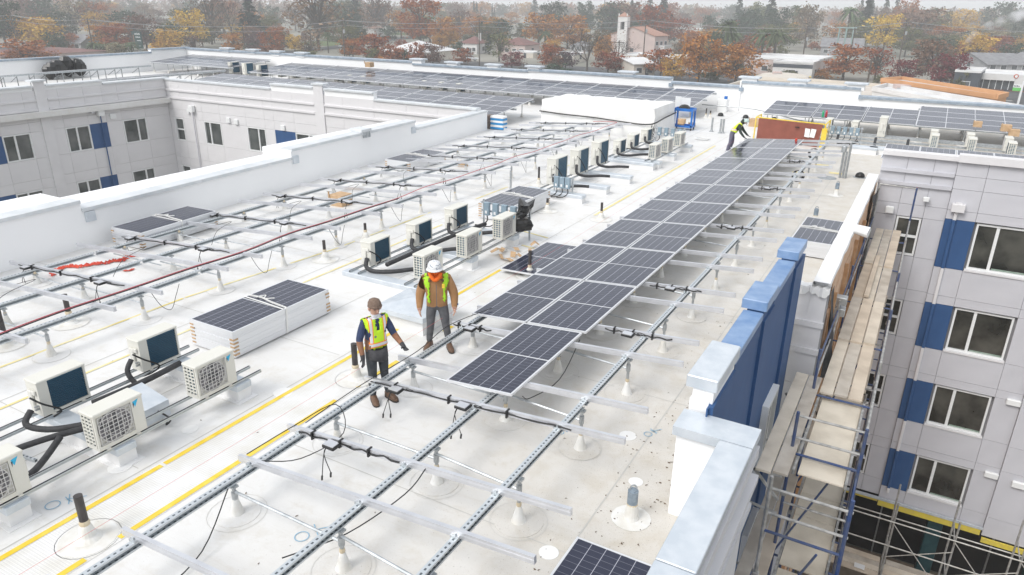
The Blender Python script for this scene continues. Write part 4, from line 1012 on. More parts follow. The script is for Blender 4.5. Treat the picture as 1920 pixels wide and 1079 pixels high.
def vest_mat(name, base, stripe, silver, z0, z1, up_=True):
    m = bpy.data.materials.new(name); m.use_nodes = True; t = m.node_tree; b = t.nodes['Principled BSDF']
    tc = t.nodes.new('ShaderNodeTexCoord'); sp = t.nodes.new('ShaderNodeSeparateXYZ'); t.links.new(tc.outputs['Object'], sp.inputs[0])
    def band(o, a, c): return mnode(t, 'MULTIPLY', mnode(t, 'GREATER_THAN', o, a), mnode(t, 'LESS_THAN', o, c))
    z, y = sp.outputs['Z'], mnode(t, 'ABSOLUTE', sp.outputs['Y'])
    o1 = band(z, z0, z1); s1 = band(z, z0+.018, z1-.018)
    if up_:
        k = mnode(t, 'GREATER_THAN', z, z1); o1 = mnode(t, 'MAXIMUM', o1, mnode(t, 'MULTIPLY', band(y, .085, .155), k)); s1 = mnode(t, 'MAXIMUM', s1, mnode(t, 'MULTIPLY', band(y, .10, .14), k))
    def over(c, f, colr):
        x = t.nodes.new('ShaderNodeMixRGB'); x.inputs[2].default_value = (*colr, 1); t.links.new(f, x.inputs[0])
        if isinstance(c, tuple): x.inputs[1].default_value = (*c, 1)
        else: t.links.new(c, x.inputs[1])
        return x.outputs[0]
    c = over(over(base, o1, stripe), s1, silver); t.links.new(c, b.inputs['Base Color']); b.inputs['Roughness'].default_value = .75
    return m
VEST1 = vest_mat('lime_vest_orange_trim', (.52,.80,.02), (.90,.25,.03), (.66,.66,.68), 1.00, 1.085)
VEST2 = vest_mat('lime_vest', (.36,.66,.02), (.55,.80,.10), (.62,.64,.60), 3, 3.1)
VEST3 = vest_mat('lime_vest_pink_trim', (.66,.85,.03), (.80,.42,.30), (.72,.62,.60), 1.02, 1.10)
def hand(J, E, wr, d, side, pre, curl=.5):
    """palm, four unequal fingers and a thumb from the wrist wr along d; side = across the palm"""
    wr, d, side = Vector(wr), Vector(d).normalized(), Vector(side).normalized(); nrm = d.cross(side)
    J[pre+'palm'] = (wr+d*.055, (.030,.018)); E.append((pre+'wrist', pre+'palm'))
    for k, (o, ln) in enumerate(((-.030,.075),(-.010,.088),(.011,.082),(.030,.062))):
        a = wr+d*.095+side*o; b = a+d*ln*.5+nrm*ln*.18*curl; c = b+d*ln*.38+nrm*ln*.42*curl
        J[pre+f'f{k}a'] = (a,.0105); J[pre+f'f{k}b'] = (b,.0095); J[pre+f'f{k}c'] = (c,.008)
        E += [(pre+'palm', pre+f'f{k}a'), (pre+f'f{k}a', pre+f'f{k}b'), (pre+f'f{k}b', pre+f'f{k}c')]
    a = wr+d*.035-side*.036; b = a+d*.032-side*.018+nrm*.012; c = b+d*.03-side*.004+nrm*.014
    J[pre+'ta'] = (a,.013); J[pre+'tb'] = (b,.0115); J[pre+'tc'] = (c,.010); E += [(pre+'palm', pre+'ta'), (pre+'ta', pre+'tb'), (pre+'tb', pre+'tc')]
def person(label, loc, rz, J, E, region, mats, vest=None, vest_m=None):
    root = thing('person', label, 'person', loc, rz)
    names = list(J); me = bpy.data.meshes.new('skeleton'); me.from_pydata([J[n][0] for n in names], [(names.index(a), names.index(b)) for a, b in E], [])
    ob = bpy.data.objects.new('skeleton', me); COL.objects.link(ob)
    md = ob.modifiers.new('skin', 'SKIN'); md.use_smooth_shade = True
    if not me.skin_vertices: me.skin_vertices.new() if hasattr(me.skin_vertices,'new') else None
    for i, n in enumerate(names):
        r = J[n][1]; sv = me.skin_vertices[0].data[i]; sv.radius = r if isinstance(r, tuple) else (r, r); sv.use_root = (n == 'pelvis')
    s2 = ob.modifiers.new('sub', 'SUBSURF'); s2.levels = 3; s2.render_levels = 3
    dg = bpy.context.evaluated_depsgraph_get(); dg.update(); ev = ob.evaluated_get(dg)
    body = bpy.data.meshes.new_from_object(ev); bpy.data.objects.remove(ob); body.name = 'body'
    body.materials.clear()
    for m in mats: body.materials.append(m)
    segs = [(a, b, Vector(J[a][0]), Vector(J[b][0])) for a, b in E]; regs = []
    for p in body.polygons:
        c = p.center; best = None
        for a, b, va, vb in segs:
            d = vb-va; t = max(0, min(1, (c-va).dot(d)/max(d.length_squared, 1e-9))); q = (c-(va+d*t)).length
            if best is None or q < best[0]: best = (q, a, b, t)
        r = region(best[1], best[2], best[3], c); p.material_index = r; p.use_smooth = True; regs.append((best[1], best[2]))
    bo = link('body', body, root, True)
    if vest:
        mb = MB(); idx = {}
        for p, rg in zip(body.polygons, regs):
            if not vest(rg[0], rg[1], p.center): continue
            f = []
            for vi in p.vertices:
                if vi not in idx:
                    v = body.vertices[vi]; idx[vi] = len(mb.v); mb.v.append(tuple(v.co+v.normal*.02))
                f.append(idx[vi])
            mb.f.append(tuple(f)); mb.m.append(0)
        vo = mb.build('safety_vest', vest_m, root, smooth=True, local=True); sm = vo.modifiers.new('cloth', 'SOLIDIFY'); sm.thickness = .012
    return root
def face(root, hc, fwd, upd, r=.1, beard=False, nose=True):
    """eyes, nose, mouth and ears on the head"""
    hc, f, u = Vector(hc), Vector(fwd).normalized(), Vector(upd).normalized(); l = u.cross(f).normalized(); u = f.cross(l)
    for s_ in (-1, 1):
        mb = MB(); c = hc+f*r*.86+l*s_*.034+u*.012; mb.lathe([(.001,-.008),(.009,-.004),(.009,.004),(.001,.008)], c, 8); mb.build('eye', EYE, root, local=True)
        mb = MB(); c = hc+l*s_*r*.88-f*.005; mb.tube([c+u*.028, c+l*s_*.014+u*.01, c-u*.03], [.012,.018,.010], 6); mb.build('ear', SKIN, root, local=True)
        mb = MB(); mb.bar(hc+f*r*.90+l*s_*.018+u*.030, hc+f*r*.84+l*s_*.052+u*.030, .01, .008); mb.build('eyebrow', HAIR, root, local=True)
    if nose:
        mb = MB(); mb.tube([hc+f*r*.88+u*.015, hc+f*(r*.92+.022)-u*.022, hc+f*r*.9-u*.034], [.009,.015,.010], 6); mb.build('nose', SKIN, root, smooth=True, local=True)
        mb = MB(); mb.bar(hc+f*r*.90-l*.026-u*.055, hc+f*r*.90+l*.026-u*.055, .008, .009); mb.build('mouth', mat('lips', (.36,.16,.13), rough=.5), root, local=True)
def boot(root, a, heading, m_=BOOTM):
    a = Vector((a[0], a[1], 0)); h = Vector((math.cos(heading), math.sin(heading), 0)); s_ = Vector((-h.y, h.x, 0))
    mb = MB(); prof = [(-.085,.045,.0,.13),(-.03,.05,.0,.15),(.05,.052,.0,.12),(.12,.056,.0,.085),(.18,.048,.0,.07),(.215,.02,.0,.05)]
    for o, w, z0, z1 in prof: mb.v += [tuple(a+h*o-s_*w+Vector((0,0,.025))), tuple(a+h*o-s_*w*.9+Vector((0,0,z1*.75))), tuple(a+h*o-s_*w*.4+Vector((0,0,z1))), tuple(a+h*o+s_*w*.4+Vector((0,0,z1))), tuple(a+h*o+s_*w*.9+Vector((0,0,z1*.75))), tuple(a+h*o+s_*w+Vector((0,0,.025)))]
    n = 6
    for k in range(len(prof)-1):
        for j in range(n): p = k*n+j; q = k*n+(j+1)%n; mb.f.append((p,q,q+n,p+n)); mb.m.append(0)
    mb.f.append((5,4,3,2,1,0)); mb.f.append(tuple(range((len(prof)-1)*n, len(prof)*n))); mb.m += [0,0]
    b = mb.build('boot', m_, root, smooth=True, local=True)
    mb = MB(); pts = [a+h*o+s_*w for o, w, _, _ in prof]+[a+h*o-s_*w for o, w, _, _ in reversed(prof)]
    mb.poly([(p.x+0,p.y,.026) for p in reversed(pts)], .026); mb.build('sole', SOLE, b, local=True)
def hat_shell(root, name, hc, r, m_, z0=-.01, top=.13, sx=1.0, lean=(0,0)):
    mb = MB(); hc = Vector(hc); n = 18; prof = [(r*1.02,z0),(r*1.05,z0+.03),(r*1.0,z0+.07),(r*.80,z0+top*.85),(r*.45,z0+top),(0.001,z0+top+.012)]
    for rr, z in prof:
        for k in range(n):
            a = 2*PI*k/n; mb.v.append(tuple(hc+Vector((rr*1.12*math.cos(a)+lean[0]*(z-z0), rr*math.sin(a)+lean[1]*(z-z0), z))))
    for i in range(len(prof)-1):
        for k in range(n): j=(k+1)%n; mb.f.append((i*n+k,i*n+j,(i+1)*n+j,(i+1)*n+k)); mb.m.append(0)
    return mb.build(name, m_, root, smooth=True, local=True)
# --- worker in the beanie (faces right, left hand held forward)
def std_legs(J, E, hip=.94, kn=((.03,.11,.50),(.03,-.11,.50)), an=((-.02,.12,.10),(-.02,-.12,.10)), hw=.10, r=(.098,.072,.055)):
    J['pelvis'] = (Vector((0,0,hip)), (.15,.125))
    for s_, k, a, n in ((1,kn[0],an[0],'l'),(-1,kn[1],an[1],'r')):
        J[n+'hip'] = (Vector((0,s_*hw,hip-.06)), r[0]); J[n+'knee'] = (Vector(k), r[1]); J[n+'ankle'] = (Vector(a), r[2])
        J[n+'thigh'] = ((J[n+'hip'][0]+J[n+'knee'][0])/2+Vector((.01,0,.04)), r[0]*.93); J[n+'calf'] = (J[n+'knee'][0]*.62+J[n+'ankle'][0]*.38-Vector((.015,0,0)), r[1]*.95)
        E += [('pelvis',n+'hip'),(n+'hip',n+'thigh'),(n+'thigh',n+'knee'),(n+'knee',n+'calf'),(n+'calf',n+'ankle')]
J = {}; E = []; std_legs(J, E, .93, ((.04,.10,.50),(.03,-.10,.50)), ((.03,.17,.09),(-.02,-.09,.09)))
J['spine'] = (Vector((.01,0,1.10)), (.145,.12)); J['chest'] = (Vector((.02,0,1.30)), (.165,.135)); J['neckb'] = (Vector((.02,0,1.47)), .075); J['neck'] = (Vector((.035,0,1.545)), .062)
J['head'] = (Vector((.055,0,1.63)), (.083,.092)); J['crown'] = (Vector((.05,0,1.72)), (.078,.088))
E += [('pelvis','spine'),('spine','chest'),('chest','neckb'),('neckb','neck'),('neck','head'),('head','crown')]
for n, s_, el, wr in (('l',1,(.10,.28,1.13),(.33,.30,1.02)),('r',-1,(-.01,-.27,1.13),(.07,-.265,.88))):
    J[n+'sh'] = (Vector((.01,s_*.185,1.41)), .078); J[n+'elbow'] = (Vector(el), .058); J[n+'wrist'] = (Vector(wr), .040)
    E += [('chest',n+'sh'),(n+'sh',n+'elbow'),(n+'elbow',n+'wrist')]
hand(J, E, (.33,.30,1.02), (.9,-.1,-.25), (.1,.9,.0), 'l', .6); hand(J, E, (.07,-.265,.88), (.15,-.02,-1), (1,0,.15), 'r', .7)
def reg1(a, b, t, c):
    if 'sh' in (a[1:], b[1:]) and 'elbow' in (a[1:], b[1:]): return 2
    if 'elbow' in a and 'wrist' in b: return 3 if t < .85 else 5
    if a[1:] in ('wrist','palm') or b[1:] in ('palm',) or a[1:2] == 'f' and a[2:3].isdigit() or a[1:] in ('ta','tb'): return 5
    if a in ('neckb',): return 4
    if a in ('neck','head'): return 0
    if a in ('spine','chest') or b in ('chest',) : return 2
    if a == 'pelvis' and b == 'spine' and c.z > .99: return 2
    return 1
def vest1(a, b, c): return (a in ('pelvis','spine','chest') and b in ('spine','chest','neckb','lsh','rsh')) and .98 < c.z < 1.47 and not (abs(c.y) > .20) and not (c.x > .08 and abs(c.y) < .035 and c.z > 1.28)
w1 = person('worker in brown beanie and lime safety vest by the rail, gloved hand forward', (-6.86,7.83,0), math.radians(-22), J, E, reg1, [SKIN,PANTS2,NAVY,BROWNS,GAITER,GLOVED], vest1, VEST1)
face(w1, (.055,0,1.625), (1,-.12,-.05), (0,0,1), .098); hat_shell(w1, 'beanie', (.048,0,1.67), .098, BEANIE, -.015, .13)
mb = MB(); mb.tube([(.055+.10*math.cos(t), .098*math.sin(t), 1.672) for t in [2*PI*k/16 for k in range(17)]], .016, 6); mb.build('beanie_cuff', BEANIE, w1, local=True)
boot(w1, (.0,-.09), -.25); boot(w1, (.05,.17), .1)
mb = MB()
for k in range(9):
    a = -1.5+3.0*k/8; mb.v += [(.02+.175*math.cos(a), .16*math.sin(a)*1.05, .97), (.02+.185*math.cos(a), .17*math.sin(a)*1.05, .78+.02*math.sin(k))]
for k in range(8): mb.f.append((2*k,2*k+1,2*k+3,2*k+2)); mb.m.append(0)
po = mb.build('tool_apron', mat('dark_apron', (.04,.04,.045), (.07,.07,.075), .85, scale=9), w1, smooth=True, local=True); po.modifiers.new('s','SOLIDIFY').thickness = .02
mb = MB(); mb.lathe([(.02,0),(.02,.004),(.001,.005)], (0,0,0), 10); ib = mb.build('round_badge', mat('badge', (.15,.2,.15), rough=.5), w1, local=True); ib.location = (.19,-.09,1.22); ib.rotation_euler = (0,PI/2,0)
# --- worker in the white hard hat (faces the camera, head bowed)
J = {}; E = []; std_legs(J, E, .92, ((.05,.15,.49),(.0,-.13,.49)), ((.02,.21,.09),(-.08,-.17,.09)), .105, (.105,.076,.058))
J['spine'] = (Vector((.02,0,1.08)), (.19,.165)); J['chest'] = (Vector((.03,0,1.28)), (.215,.175)); J['neckb'] = (Vector((.04,0,1.45)), .095); J['neck'] = (Vector((.075,0,1.52)), .07)
J['head'] = (Vector((.12,-.02,1.585)), (.085,.092)); J['crown'] = (Vector((.13,-.03,1.66)), (.078,.088))
E += [('pelvis','spine'),('spine','chest'),('chest','neckb'),('neckb','neck'),('neck','head'),('head','crown')]
for n, s_, el, wr in (('l',1,(.02,.315,1.10),(.09,.315,.87)),('r',-1,(.0,-.305,1.10),(.08,-.315,.86))):
    J[n+'sh'] = (Vector((.01,s_*.21,1.385)), .105); J[n+'elbow'] = (Vector(el), .088); J[n+'wrist'] = (Vector(wr), .058)
    E += [('chest',n+'sh'),(n+'sh',n+'elbow'),(n+'elbow',n+'wrist')]
hand(J, E, (.09,.315,.87), (.15,0,-1), (-1,0,-.15), 'l', -.6); hand(J, E, (.08,-.315,.86), (.15,0,-1), (-1,0,-.15), 'r', .6)
def reg2(a, b, t, c):
    if a[1:] in ('palm',) or b[1:] == 'palm' or a[1:2] == 'f' and a[2:3].isdigit() or a[1:] in ('ta','tb'): return 0
    if 'sh' in (a[1:], b[1:]) or 'elbow' in (a[1:], b[1:]): return 2
    if a == 'neckb': return 3
    if a in ('neck','head'): return 0 if (a == 'head' and c.z > 1.585) else 3
    if a in ('spine','chest'): return 2
    if c.z > .885 and a == 'pelvis': return 2
    return 1
def vest2(a, b, c): return (a in ('pelvis','spine','chest') and b in ('spine','chest','lsh','rsh')) and .91 < c.z < 1.47 and abs(c.y) < .205 and not (c.x > .0 and abs(c.y) < .12)
w2 = person('worker in white hard hat, orange face bandana and tan canvas jacket', (-7.12,9.86,0), math.radians(-56), J, E, reg2, [SKIN,PANTS,TANJ,ORANGE], vest2, VEST2)
face(w2, (.125,-.02,1.60), (1,-.25,-.45), (.4,0,1), .096, nose=False)
HATM = mat('hard_hat_white', (.74,.75,.76), (.30,.33,.38), .35, scale=26, detail=1, ramp=(.55,.62))
hsh = hat_shell(w2, 'hard_hat', (.135,-.025,1.655), .118, HATM, -.02, .135)
hsh.rotation_euler = (0, .0, 0)
mb = MB(); n = 20
for k in range(n):
    a = 2*PI*k/n; e = .05 if math.cos(a) > .2 else .028; mb.v += [(.135+.132*math.cos(a),-.025+.118*math.sin(a),1.645),(.135+(.132+e)*math.cos(a),-.025+(.118+e*.8)*math.sin(a),1.632-.012*max(0,math.cos(a)))]
for k in range(n): j=(k+1)%n; mb.f.append((2*k,2*k+1,2*j+1,2*j)); mb.m.append(0)
br = mb.build('hat_brim', mat('hat_brim', (.72,.73,.74), rough=.35), w2, smooth=True, local=True); br.modifiers.new('s','SOLIDIFY').thickness = .006
mb = MB(); mb.tube(curve_pts([(.16,.085,1.56),(.19,.05,1.48),(.2,-.02,1.43),(.18,-.08,1.49),(.15,-.11,1.56)],4), .035, 8); mb.build('bandana_fold', ORANGE, w2, smooth=True, local=True)
mb = MB(); mb.tube(curve_pts([(-.05,.13,1.47),(-.09,.0,1.50),(-.05,-.13,1.47),(.06,-.14,1.43),(.13,-.10,1.38)],4), .045, 8); mb.tube(curve_pts([(-.05,.13,1.47),(.06,.14,1.43),(.13,.10,1.38)],4), .045, 8); mb.build('hood', mat('brown_hood', (.14,.075,.04), (.20,.11,.06), .9, scale=9), w2, smooth=True, local=True)
mb = MB(); mb.box(.190,.198,-.006,.006,.92,1.34); mb.build('zip', mat('zip_grey', (.12,.12,.13), rough=.4), w2, local=True)
mb = MB(); mb.box(.06,.10,.355,.385,.90,.93); mb.build('wristband', mat('wristband_blue', (.02,.12,.30), rough=.6), w2, local=True)
mb = MB(); mb.cbox(.195,.212,.10,.15,1.28,1.36,.005); mb.build('chest_tag', mat('tag_yellow', (.8,.55,.05), rough=.5), w2, local=True)
boot(w2, (.05,.21), .25); boot(w2, (-.06,-.17), -.35)
# --- far worker bending over the array
J = {}; E = []; std_legs(J, E, .90, ((.06,.12,.48),(-.02,-.12,.48)), ((-.02,.14,.09),(-.12,-.13,.09)))
J['spine'] = (Vector((.10,0,1.05)), (.15,.13)); J['chest'] = (Vector((.24,0,1.20)), (.165,.14)); J['neckb'] = (Vector((.36,0,1.31)), .08); J['neck'] = (Vector((.42,0,1.36)), .065)
J['head'] = (Vector((.49,0,1.39)), (.085,.092)); J['crown'] = (Vector((.56,0,1.43)), (.078,.085))
E += [('pelvis','spine'),('spine','chest'),('chest','neckb'),('neckb','neck'),('neck','head'),('head','crown')]
for n, s_, el, wr in (('l',1,(.44,.26,1.0),(.62,.22,.82)),('r',-1,(.36,-.28,1.0),(.52,-.25,.80))):
    J[n+'sh'] = (Vector((.29,s_*.19,1.25)), .08); J[n+'elbow'] = (Vector(el), .062); J[n+'wrist'] = (Vector(wr), .042)
    E += [('chest',n+'sh'),(n+'sh',n+'elbow'),(n+'elbow',n+'wrist')]
hand(J, E, (.62,.22,.82), (.8,0,-.5), (0,1,0), 'l', .4); hand(J, E, (.52,-.25,.80), (.8,0,-.5), (0,1,0), 'r', .4)
def reg3(a, b, t, c):
    if a[1:] in ('palm',) or b[1:] == 'palm' or a[1:2] == 'f' and a[2:3].isdigit() or a[1:] in ('ta','tb'): return 3
    if 'sh' in (a[1:], b[1:]) or 'elbow' in (a[1:], b[1:]): return 2
    if a in ('neckb','neck'): return 2
    if a == 'head': return 0
    if a in ('spine','chest') or (a == 'pelvis' and b == 'spine'): return 2
    return 1
def vest3(a, b, c): return a in ('pelvis','spine','chest') and b in ('spine','chest','neckb','lsh','rsh') and c.z > .93 and abs(c.y) < .21
w3 = person('far worker in lime safety vest and green hood bending over the long array', (-7.25,32.0,0), math.radians(8), J, E, reg3, [SKIN,PANTS3,GREEN,GLOVED], vest3, VEST3)
face(w3, (.49,0,1.37), (.8,0,-.6), (.6,0,.8), .095)
h3 = hat_shell(w3, 'hard_hat', (.525,0,1.41), .112, mat('hat_pale_green', (.55,.66,.63), (.40,.52,.5), .35, scale=14), -.02, .13)
mb = MB(); mb.tube(curve_pts([(.36,.11,1.36),(.40,.0,1.46),(.36,-.11,1.36)],4), .06, 8); mb.tube([(.33,0,1.36),(.45,0,1.46)], [.06,.10], 8); mb.build('hood', GREEN, w3, smooth=True, local=True)
boot(w3, (.0,.14), .0); boot(w3, (-.1,-.13), -.1)
# ================================================================== things lying and standing about the roof
tag(wire('string_line', [(-6.98,1.0,.66),(-6.98,16,.66),(-6.98,33,.66)], .0018, mat('red_string', (.65,.12,.12), rough=.6), None, 2), 'thin taut red string line stretched along the left edge of the racking', 'string')
def vent_pipe(x, y, h, label, r=.045, cone=True, m_=ABS):
    v = thing('vent_pipe', label, 'vent pipe', (x,y,0), 0, 'black vent pipes through the roof')
    mb = MB(); n = 12
    mb.tube([(x,y,.18),(x,y,h)], r, n, caps=False); mb.tube([(x,y,h-.002),(x,y,h-.15)], r*.82, n, caps=False); mb.lathe([(r,h),(r*.82,h)], (x,y,0), n); mb.build('pipe', m_, v, smooth=False)
    mb = MB(); mb.lathe([(.33,.002),(.33,.008),(.16,.014),(.10,.06),(.075,.16),(r+.012,.20),(r+.004,.21)], (x,y,0), 16); mb.build('pipe_boot', BOOT, v)
    mb = MB(); mb.lathe([(r+.006,.20),(r+.012,.24),(r+.004,.27)], (x,y,0), 10); mb.build('sealant_collar', TAN, v)
    ring(v, x, y, .35); return v
for (u, v, h, lb) in ((166,1010,.62,'black vent pipe on the walkway pad in the lower left corner'),(668,710,.66,'black vent pipe on the walkway just left of the beanie worker'),(133,607,.62,'black vent pipe poking up between the rails of the left racking'),(13,648,.72,'black vent pipe at the left edge under the empty racking'),(610,487,.50,'black vent pipe on the open deck left of the middle AC cluster'),(993,517,.62,'black vent pipe in front of the loose module and torn cardboard'),(1127,412,.52,'black vent pipe by the yellow line left of the long array'),(686,449,.45,'dark vent pipe behind the middle AC cluster near the empty racking'),(1010,348,.66,'tall black vent pipe left of the nearest tall AC unit'),(1026,396,.4,'short black pipe at the corner of the panel stack behind the black bag'),(1204,244,.5,'black vent pipe behind the far small AC units'),(1323,222,.55,'black vent pipe on open deck right of the blue cart'),(1331,222,.42,'shorter black vent pipe right of the blue cart')):
    p = unproj(u, v, 0); vent_pipe(p.x, p.y, h, lb, .038 if p.y > 9 else .05)
mb = MB(); tag(mb.tube([( -11.55,20.3,.0),(-11.55,20.3,.9)], .035, 8).build('lamp_post', GALVD), 'thin grey pole with black base by the nearest tall AC curb', 'pole')
for (u, v, lb) in ((1355,250,'left one of two thin grey conduit stubs left of the far bending worker'),(1350,250,'right one of two thin grey conduit stubs left of the far bending worker'),(1334,247,'short grey electrical stub near the coil of white hose')):
    p = unproj(u, v, 0); mb = MB(); mb.tube([(p.x,p.y,0),(p.x,p.y,.7)], .05, 8); mb.lathe([(.14,.002),(.07,.04),(.05,.10)], (p.x,p.y,0), 10); tag(mb.build('conduit_stub', GALVD), lb, 'conduit', 'grey conduit stubs')
def anchor(u, v, lb, s_=1.):
    p = unproj(u, v, 0); a = thing('roof_anchor', lb, 'roof anchor', p, 0, 'grey roof anchor posts')
    mb = MB(); mb.lathe([(.25,.002),(.25,.006),(.10,.012),(.088,.05),(.075,.2),(.07,.22)], p, 16); mb.build('anchor_boot', BOOT, a, smooth=False)
    mb = MB(); mb.tube([p+Vector((0,0,.2)), p+Vector((0,0,.42))], .066, 14); mb.lathe([(.05,.42),(.045,.44),(0,.445)], p, 14); mb.build('anchor_post', mat('anchor_grey', (.20,.25,.30), (.30,.36,.42), .5, metal=.4, scale=14), a)
    mb = MB(); mb.tube([p+Vector((.042*math.cos(t)*rt2.x, .042*math.cos(t)*rt2.y, .445+.055*math.sin(t))) for t in [PI*k/10 for k in range(11)]], .011, 6); mb.build('eye_loop', GALVD, a)
    mb = MB(); mb.lathe([(.068,.19),(.072,.215),(.066,.235)], p, 12); mb.build('sealant_collar', TAN, a); return a
anchor(1183,972,'grey roof anchor with eye loop near the bottom right beside the white coping'); anchor(1527,418,'grey roof anchor with eye loop just behind the panel stack at the right'); anchor(1567,367,'grey roof anchor with eye loop beyond the right-hand panel stack')
def dome(u, v, lb):
    p = unproj(u, v, 0); d = thing('roof_drain', lb, 'roof drain', p, 0, 'black domed roof drains')
    mb = MB(); mb.lathe([(.17,.01),(.165,.08),(.13,.15),(.06,.19),(0,.2)], p, 14); mb.build('dome', BLACK, d)
    mb = MB(); mb.lathe([(.24,.002),(.24,.012),(.18,.02)], p, 14); mb.build('drain_ring', GALVD, d)
for a in ((1420,329,'black domed roof drain left of the upright grey conduit'),(1612,333,'black domed roof drain right of the upright grey conduit'),(1351,218,'black domed roof drain on the open deck before the far wall'),(1398,222,'black domed roof drain left of the red hatch lid'),(1452,226,'black domed roof drain behind the red hatch lid')): dome(*a)
# upright grey conduit with its weather head
c = thing('weatherhead_conduit', 'upright grey conduits with weather head beside the right roof edge', 'conduit', (-2.45,29.5,0))
for k in range(3): mb = MB(); mb.tube([(-2.5+.10*k,29.5,0),(-2.5+.10*k,29.5,1.0+(.3 if k==2 else 0))], .04, 8); mb.build('conduit', GALVD, c)
mb = MB(); mb.cbox(-2.6,-2.42,29.4,29.6,.98,1.22,.05); mb.build('weather_head', GALVD, c)
mb = MB(); mb.lathe([(.35,.002),(.3,.03),(.16,.05)], (-2.9,29.2,0), 12); mb.build('base_flashing', GALVD, c)
# walkway cap over a curb (pyramid-topped)
h = thing('curb_cap', 'white square roof curb with low galvanised pyramid cap behind the two near workers', 'roof curb', (-8.1,10.6,0))
mb = MB(); mb.box(-8.7,-7.66,10.12,11.1,0,.33); mb.build('curb_base', WHITE, h)
mb = MB(); x0,x1,y0,y1 = -8.78,-7.58,10.02,11.2
mb.add([(x0,y0,.32),(x1,y0,.32),(x1,y1,.32),(x0,y1,.32),(x0,y0,.42),(x1,y0,.42),(x1,y1,.42),(x0,y1,.42),((x0+x1)/2,(y0+y1)/2,.55)],[(3,2,1,0),(0,1,5,4),(1,2,6,5),(2,3,7,6),(3,0,4,7),(4,5,8),(5,6,8),(6,7,8),(7,4,8)]); mb.build('pyramid_cap', GALVC, h)
# torn cardboard by the loose module
R_ = random.Random(5)
for i, (x, y) in enumerate(((-8.55,15.2),(-8.75,14.9),(-8.45,14.75),(-8.9,15.3),(-8.3,15.0),(-8.65,15.5),(-8.2,15.45),(-8.35,16.0),(-8.9,15.0))):
    mb = MB(); a = R_.uniform(0,PI); l, w = R_.uniform(.10,.19), R_.uniform(.045,.08); cx, sx = math.cos(a), math.sin(a); b = R_.uniform(.03,.09); z0 = .01+.012*i
    P = lambda s_, t, z: (x+cx*s_-sx*t, y+sx*s_+cx*t, z0+z)
    mb.add([P(-l,-w,0),P(0,-w,b),P(l,-w*.6,.0),P(l*.9,w,.02),P(0,w*.9,b+.02),P(-l,w*.7,.01)],[(0,1,4,5),(1,2,3,4)])
    o = mb.build('cardboard_scrap', CARD); o.modifiers.new('s','SOLIDIFY').thickness = .006
    tag(o, 'torn brown cardboard scrap in the litter by the loose solar module', 'cardboard', 'torn cardboard scraps')
# red strap on the deck under the left racking
STRAP = mat('red_strap', (.55,.04,.02), (.62,.07,.03), .6, scale=9)
pts = [unproj(u, v, .02) for u, v in ((98,518),(102,508),(118,503),(128,500),(150,501),(175,496),(200,494),(215,489),(228,490),(240,483),(262,478))]
mb = MB(); q = curve_pts(pts, 5)
for k in range(len(q)-1):
    d = (q[k+1]-q[k]); nn = Vector((-d.y,d.x,0)).normalized()*(.025+.05*abs(math.sin(k*.9))); mb.quad(q[k]-nn+Vector((0,0,.0)), q[k]+nn+Vector((0,0,.05*abs(math.sin(k*1.3)))), q[k+1]+nn+Vector((0,0,.05*abs(math.sin(k*1.3+1.3)))), q[k+1]-nn)
o = mb.build('ratchet_strap', STRAP); o.modifiers.new('s','SOLIDIFY').thickness = .006; tag(o, 'long tangled red ratchet strap lying under the left racking', 'strap')
pts = [unproj(u, v, .02) for u, v in ((229,503),(236,508),(247,506),(249,504))]
mb = MB(); q = curve_pts(pts, 5)
for k in range(len(q)-1):
    d = (q[k+1]-q[k]); nn = Vector((-d.y,d.x,0)).normalized()*.04; mb.quad(q[k]-nn, q[k]+nn, q[k+1]+nn, q[k+1]-nn)
o = mb.build('strap_end', STRAP); o.modifiers.new('s','SOLIDIFY').thickness = .006; tag(o, 'short curl of red strap on the deck right of the tangled strap', 'strap')
# the unit wrapped in white tarp
t = thing('wrapped_unit', 'large rooftop unit wrapped in white plastic sheet with one black strap round it', 'wrapped unit', (-14.3,35.2,0))
mb = MB(); nx, ny, nz = 24, 8, 7; X0,X1,Y0,Y1,ZT = -17.4,-11.35,33.7,36.7,1.42
R_ = random.Random(11)
def wob(p): v = noise.noise(Vector(p)*1.6); w = noise.noise(Vector(p)*4.1+Vector((3,1,2))); return .07*v+.03*w
def sheet(f, a, b):
    k = len(mb.v)
    for i in range(a+1):
        for j in range(b+1): mb.v.append(f(i/a, j/b))
    for i in range(a):
        for j in range(b): q = k+i*(b+1)+j; mb.f.append((q,q+b+1,q+b+2,q+1)); mb.m.append(0)
def tp(x, y, z):
    tz_ = z/ZT; ex = .05*(1-tz_); d = wob((x,y,z)); cx, cy = (X0+X1)/2, (Y0+Y1)/2
    return (x+(x-cx)*(.015*(1-tz_))+(d if abs(x-X0)<.01 or abs(x-X1)<.01 else 0), y+(y-cy)*(.05*(1-tz_))+(d if abs(y-Y0)<.01 or abs(y-Y1)<.01 else 0), z+(d*.8 if z>=ZT-.01 else 0))
sheet(lambda u, v: tp(X0+(X1-X0)*u, Y0, ZT*v), nx, nz); sheet(lambda u, v: tp(X1, Y0+(Y1-Y0)*u, ZT*v), ny, nz); sheet(lambda u, v: tp(X0+(X1-X0)*u, Y0+(Y1-Y0)*v, ZT), nx, ny); sheet(lambda u, v: tp(X0, Y1-(Y1-Y0)*u, ZT*v), ny, nz)
mb.build('plastic_sheet', TARP, t, smooth=True)
mb = MB(); mb.tube(curve_pts([(-17.45,33.6,.86),(-16,33.56,.80),(-14.5,33.55,.78),(-13,33.56,.70),(-11.9,33.56,.66),(-11.3,33.58,.74),(-11.22,35,.86),(-11.24,36.7,.9)],4), .035, 5); mb.build('black_strap', BLACK, t)
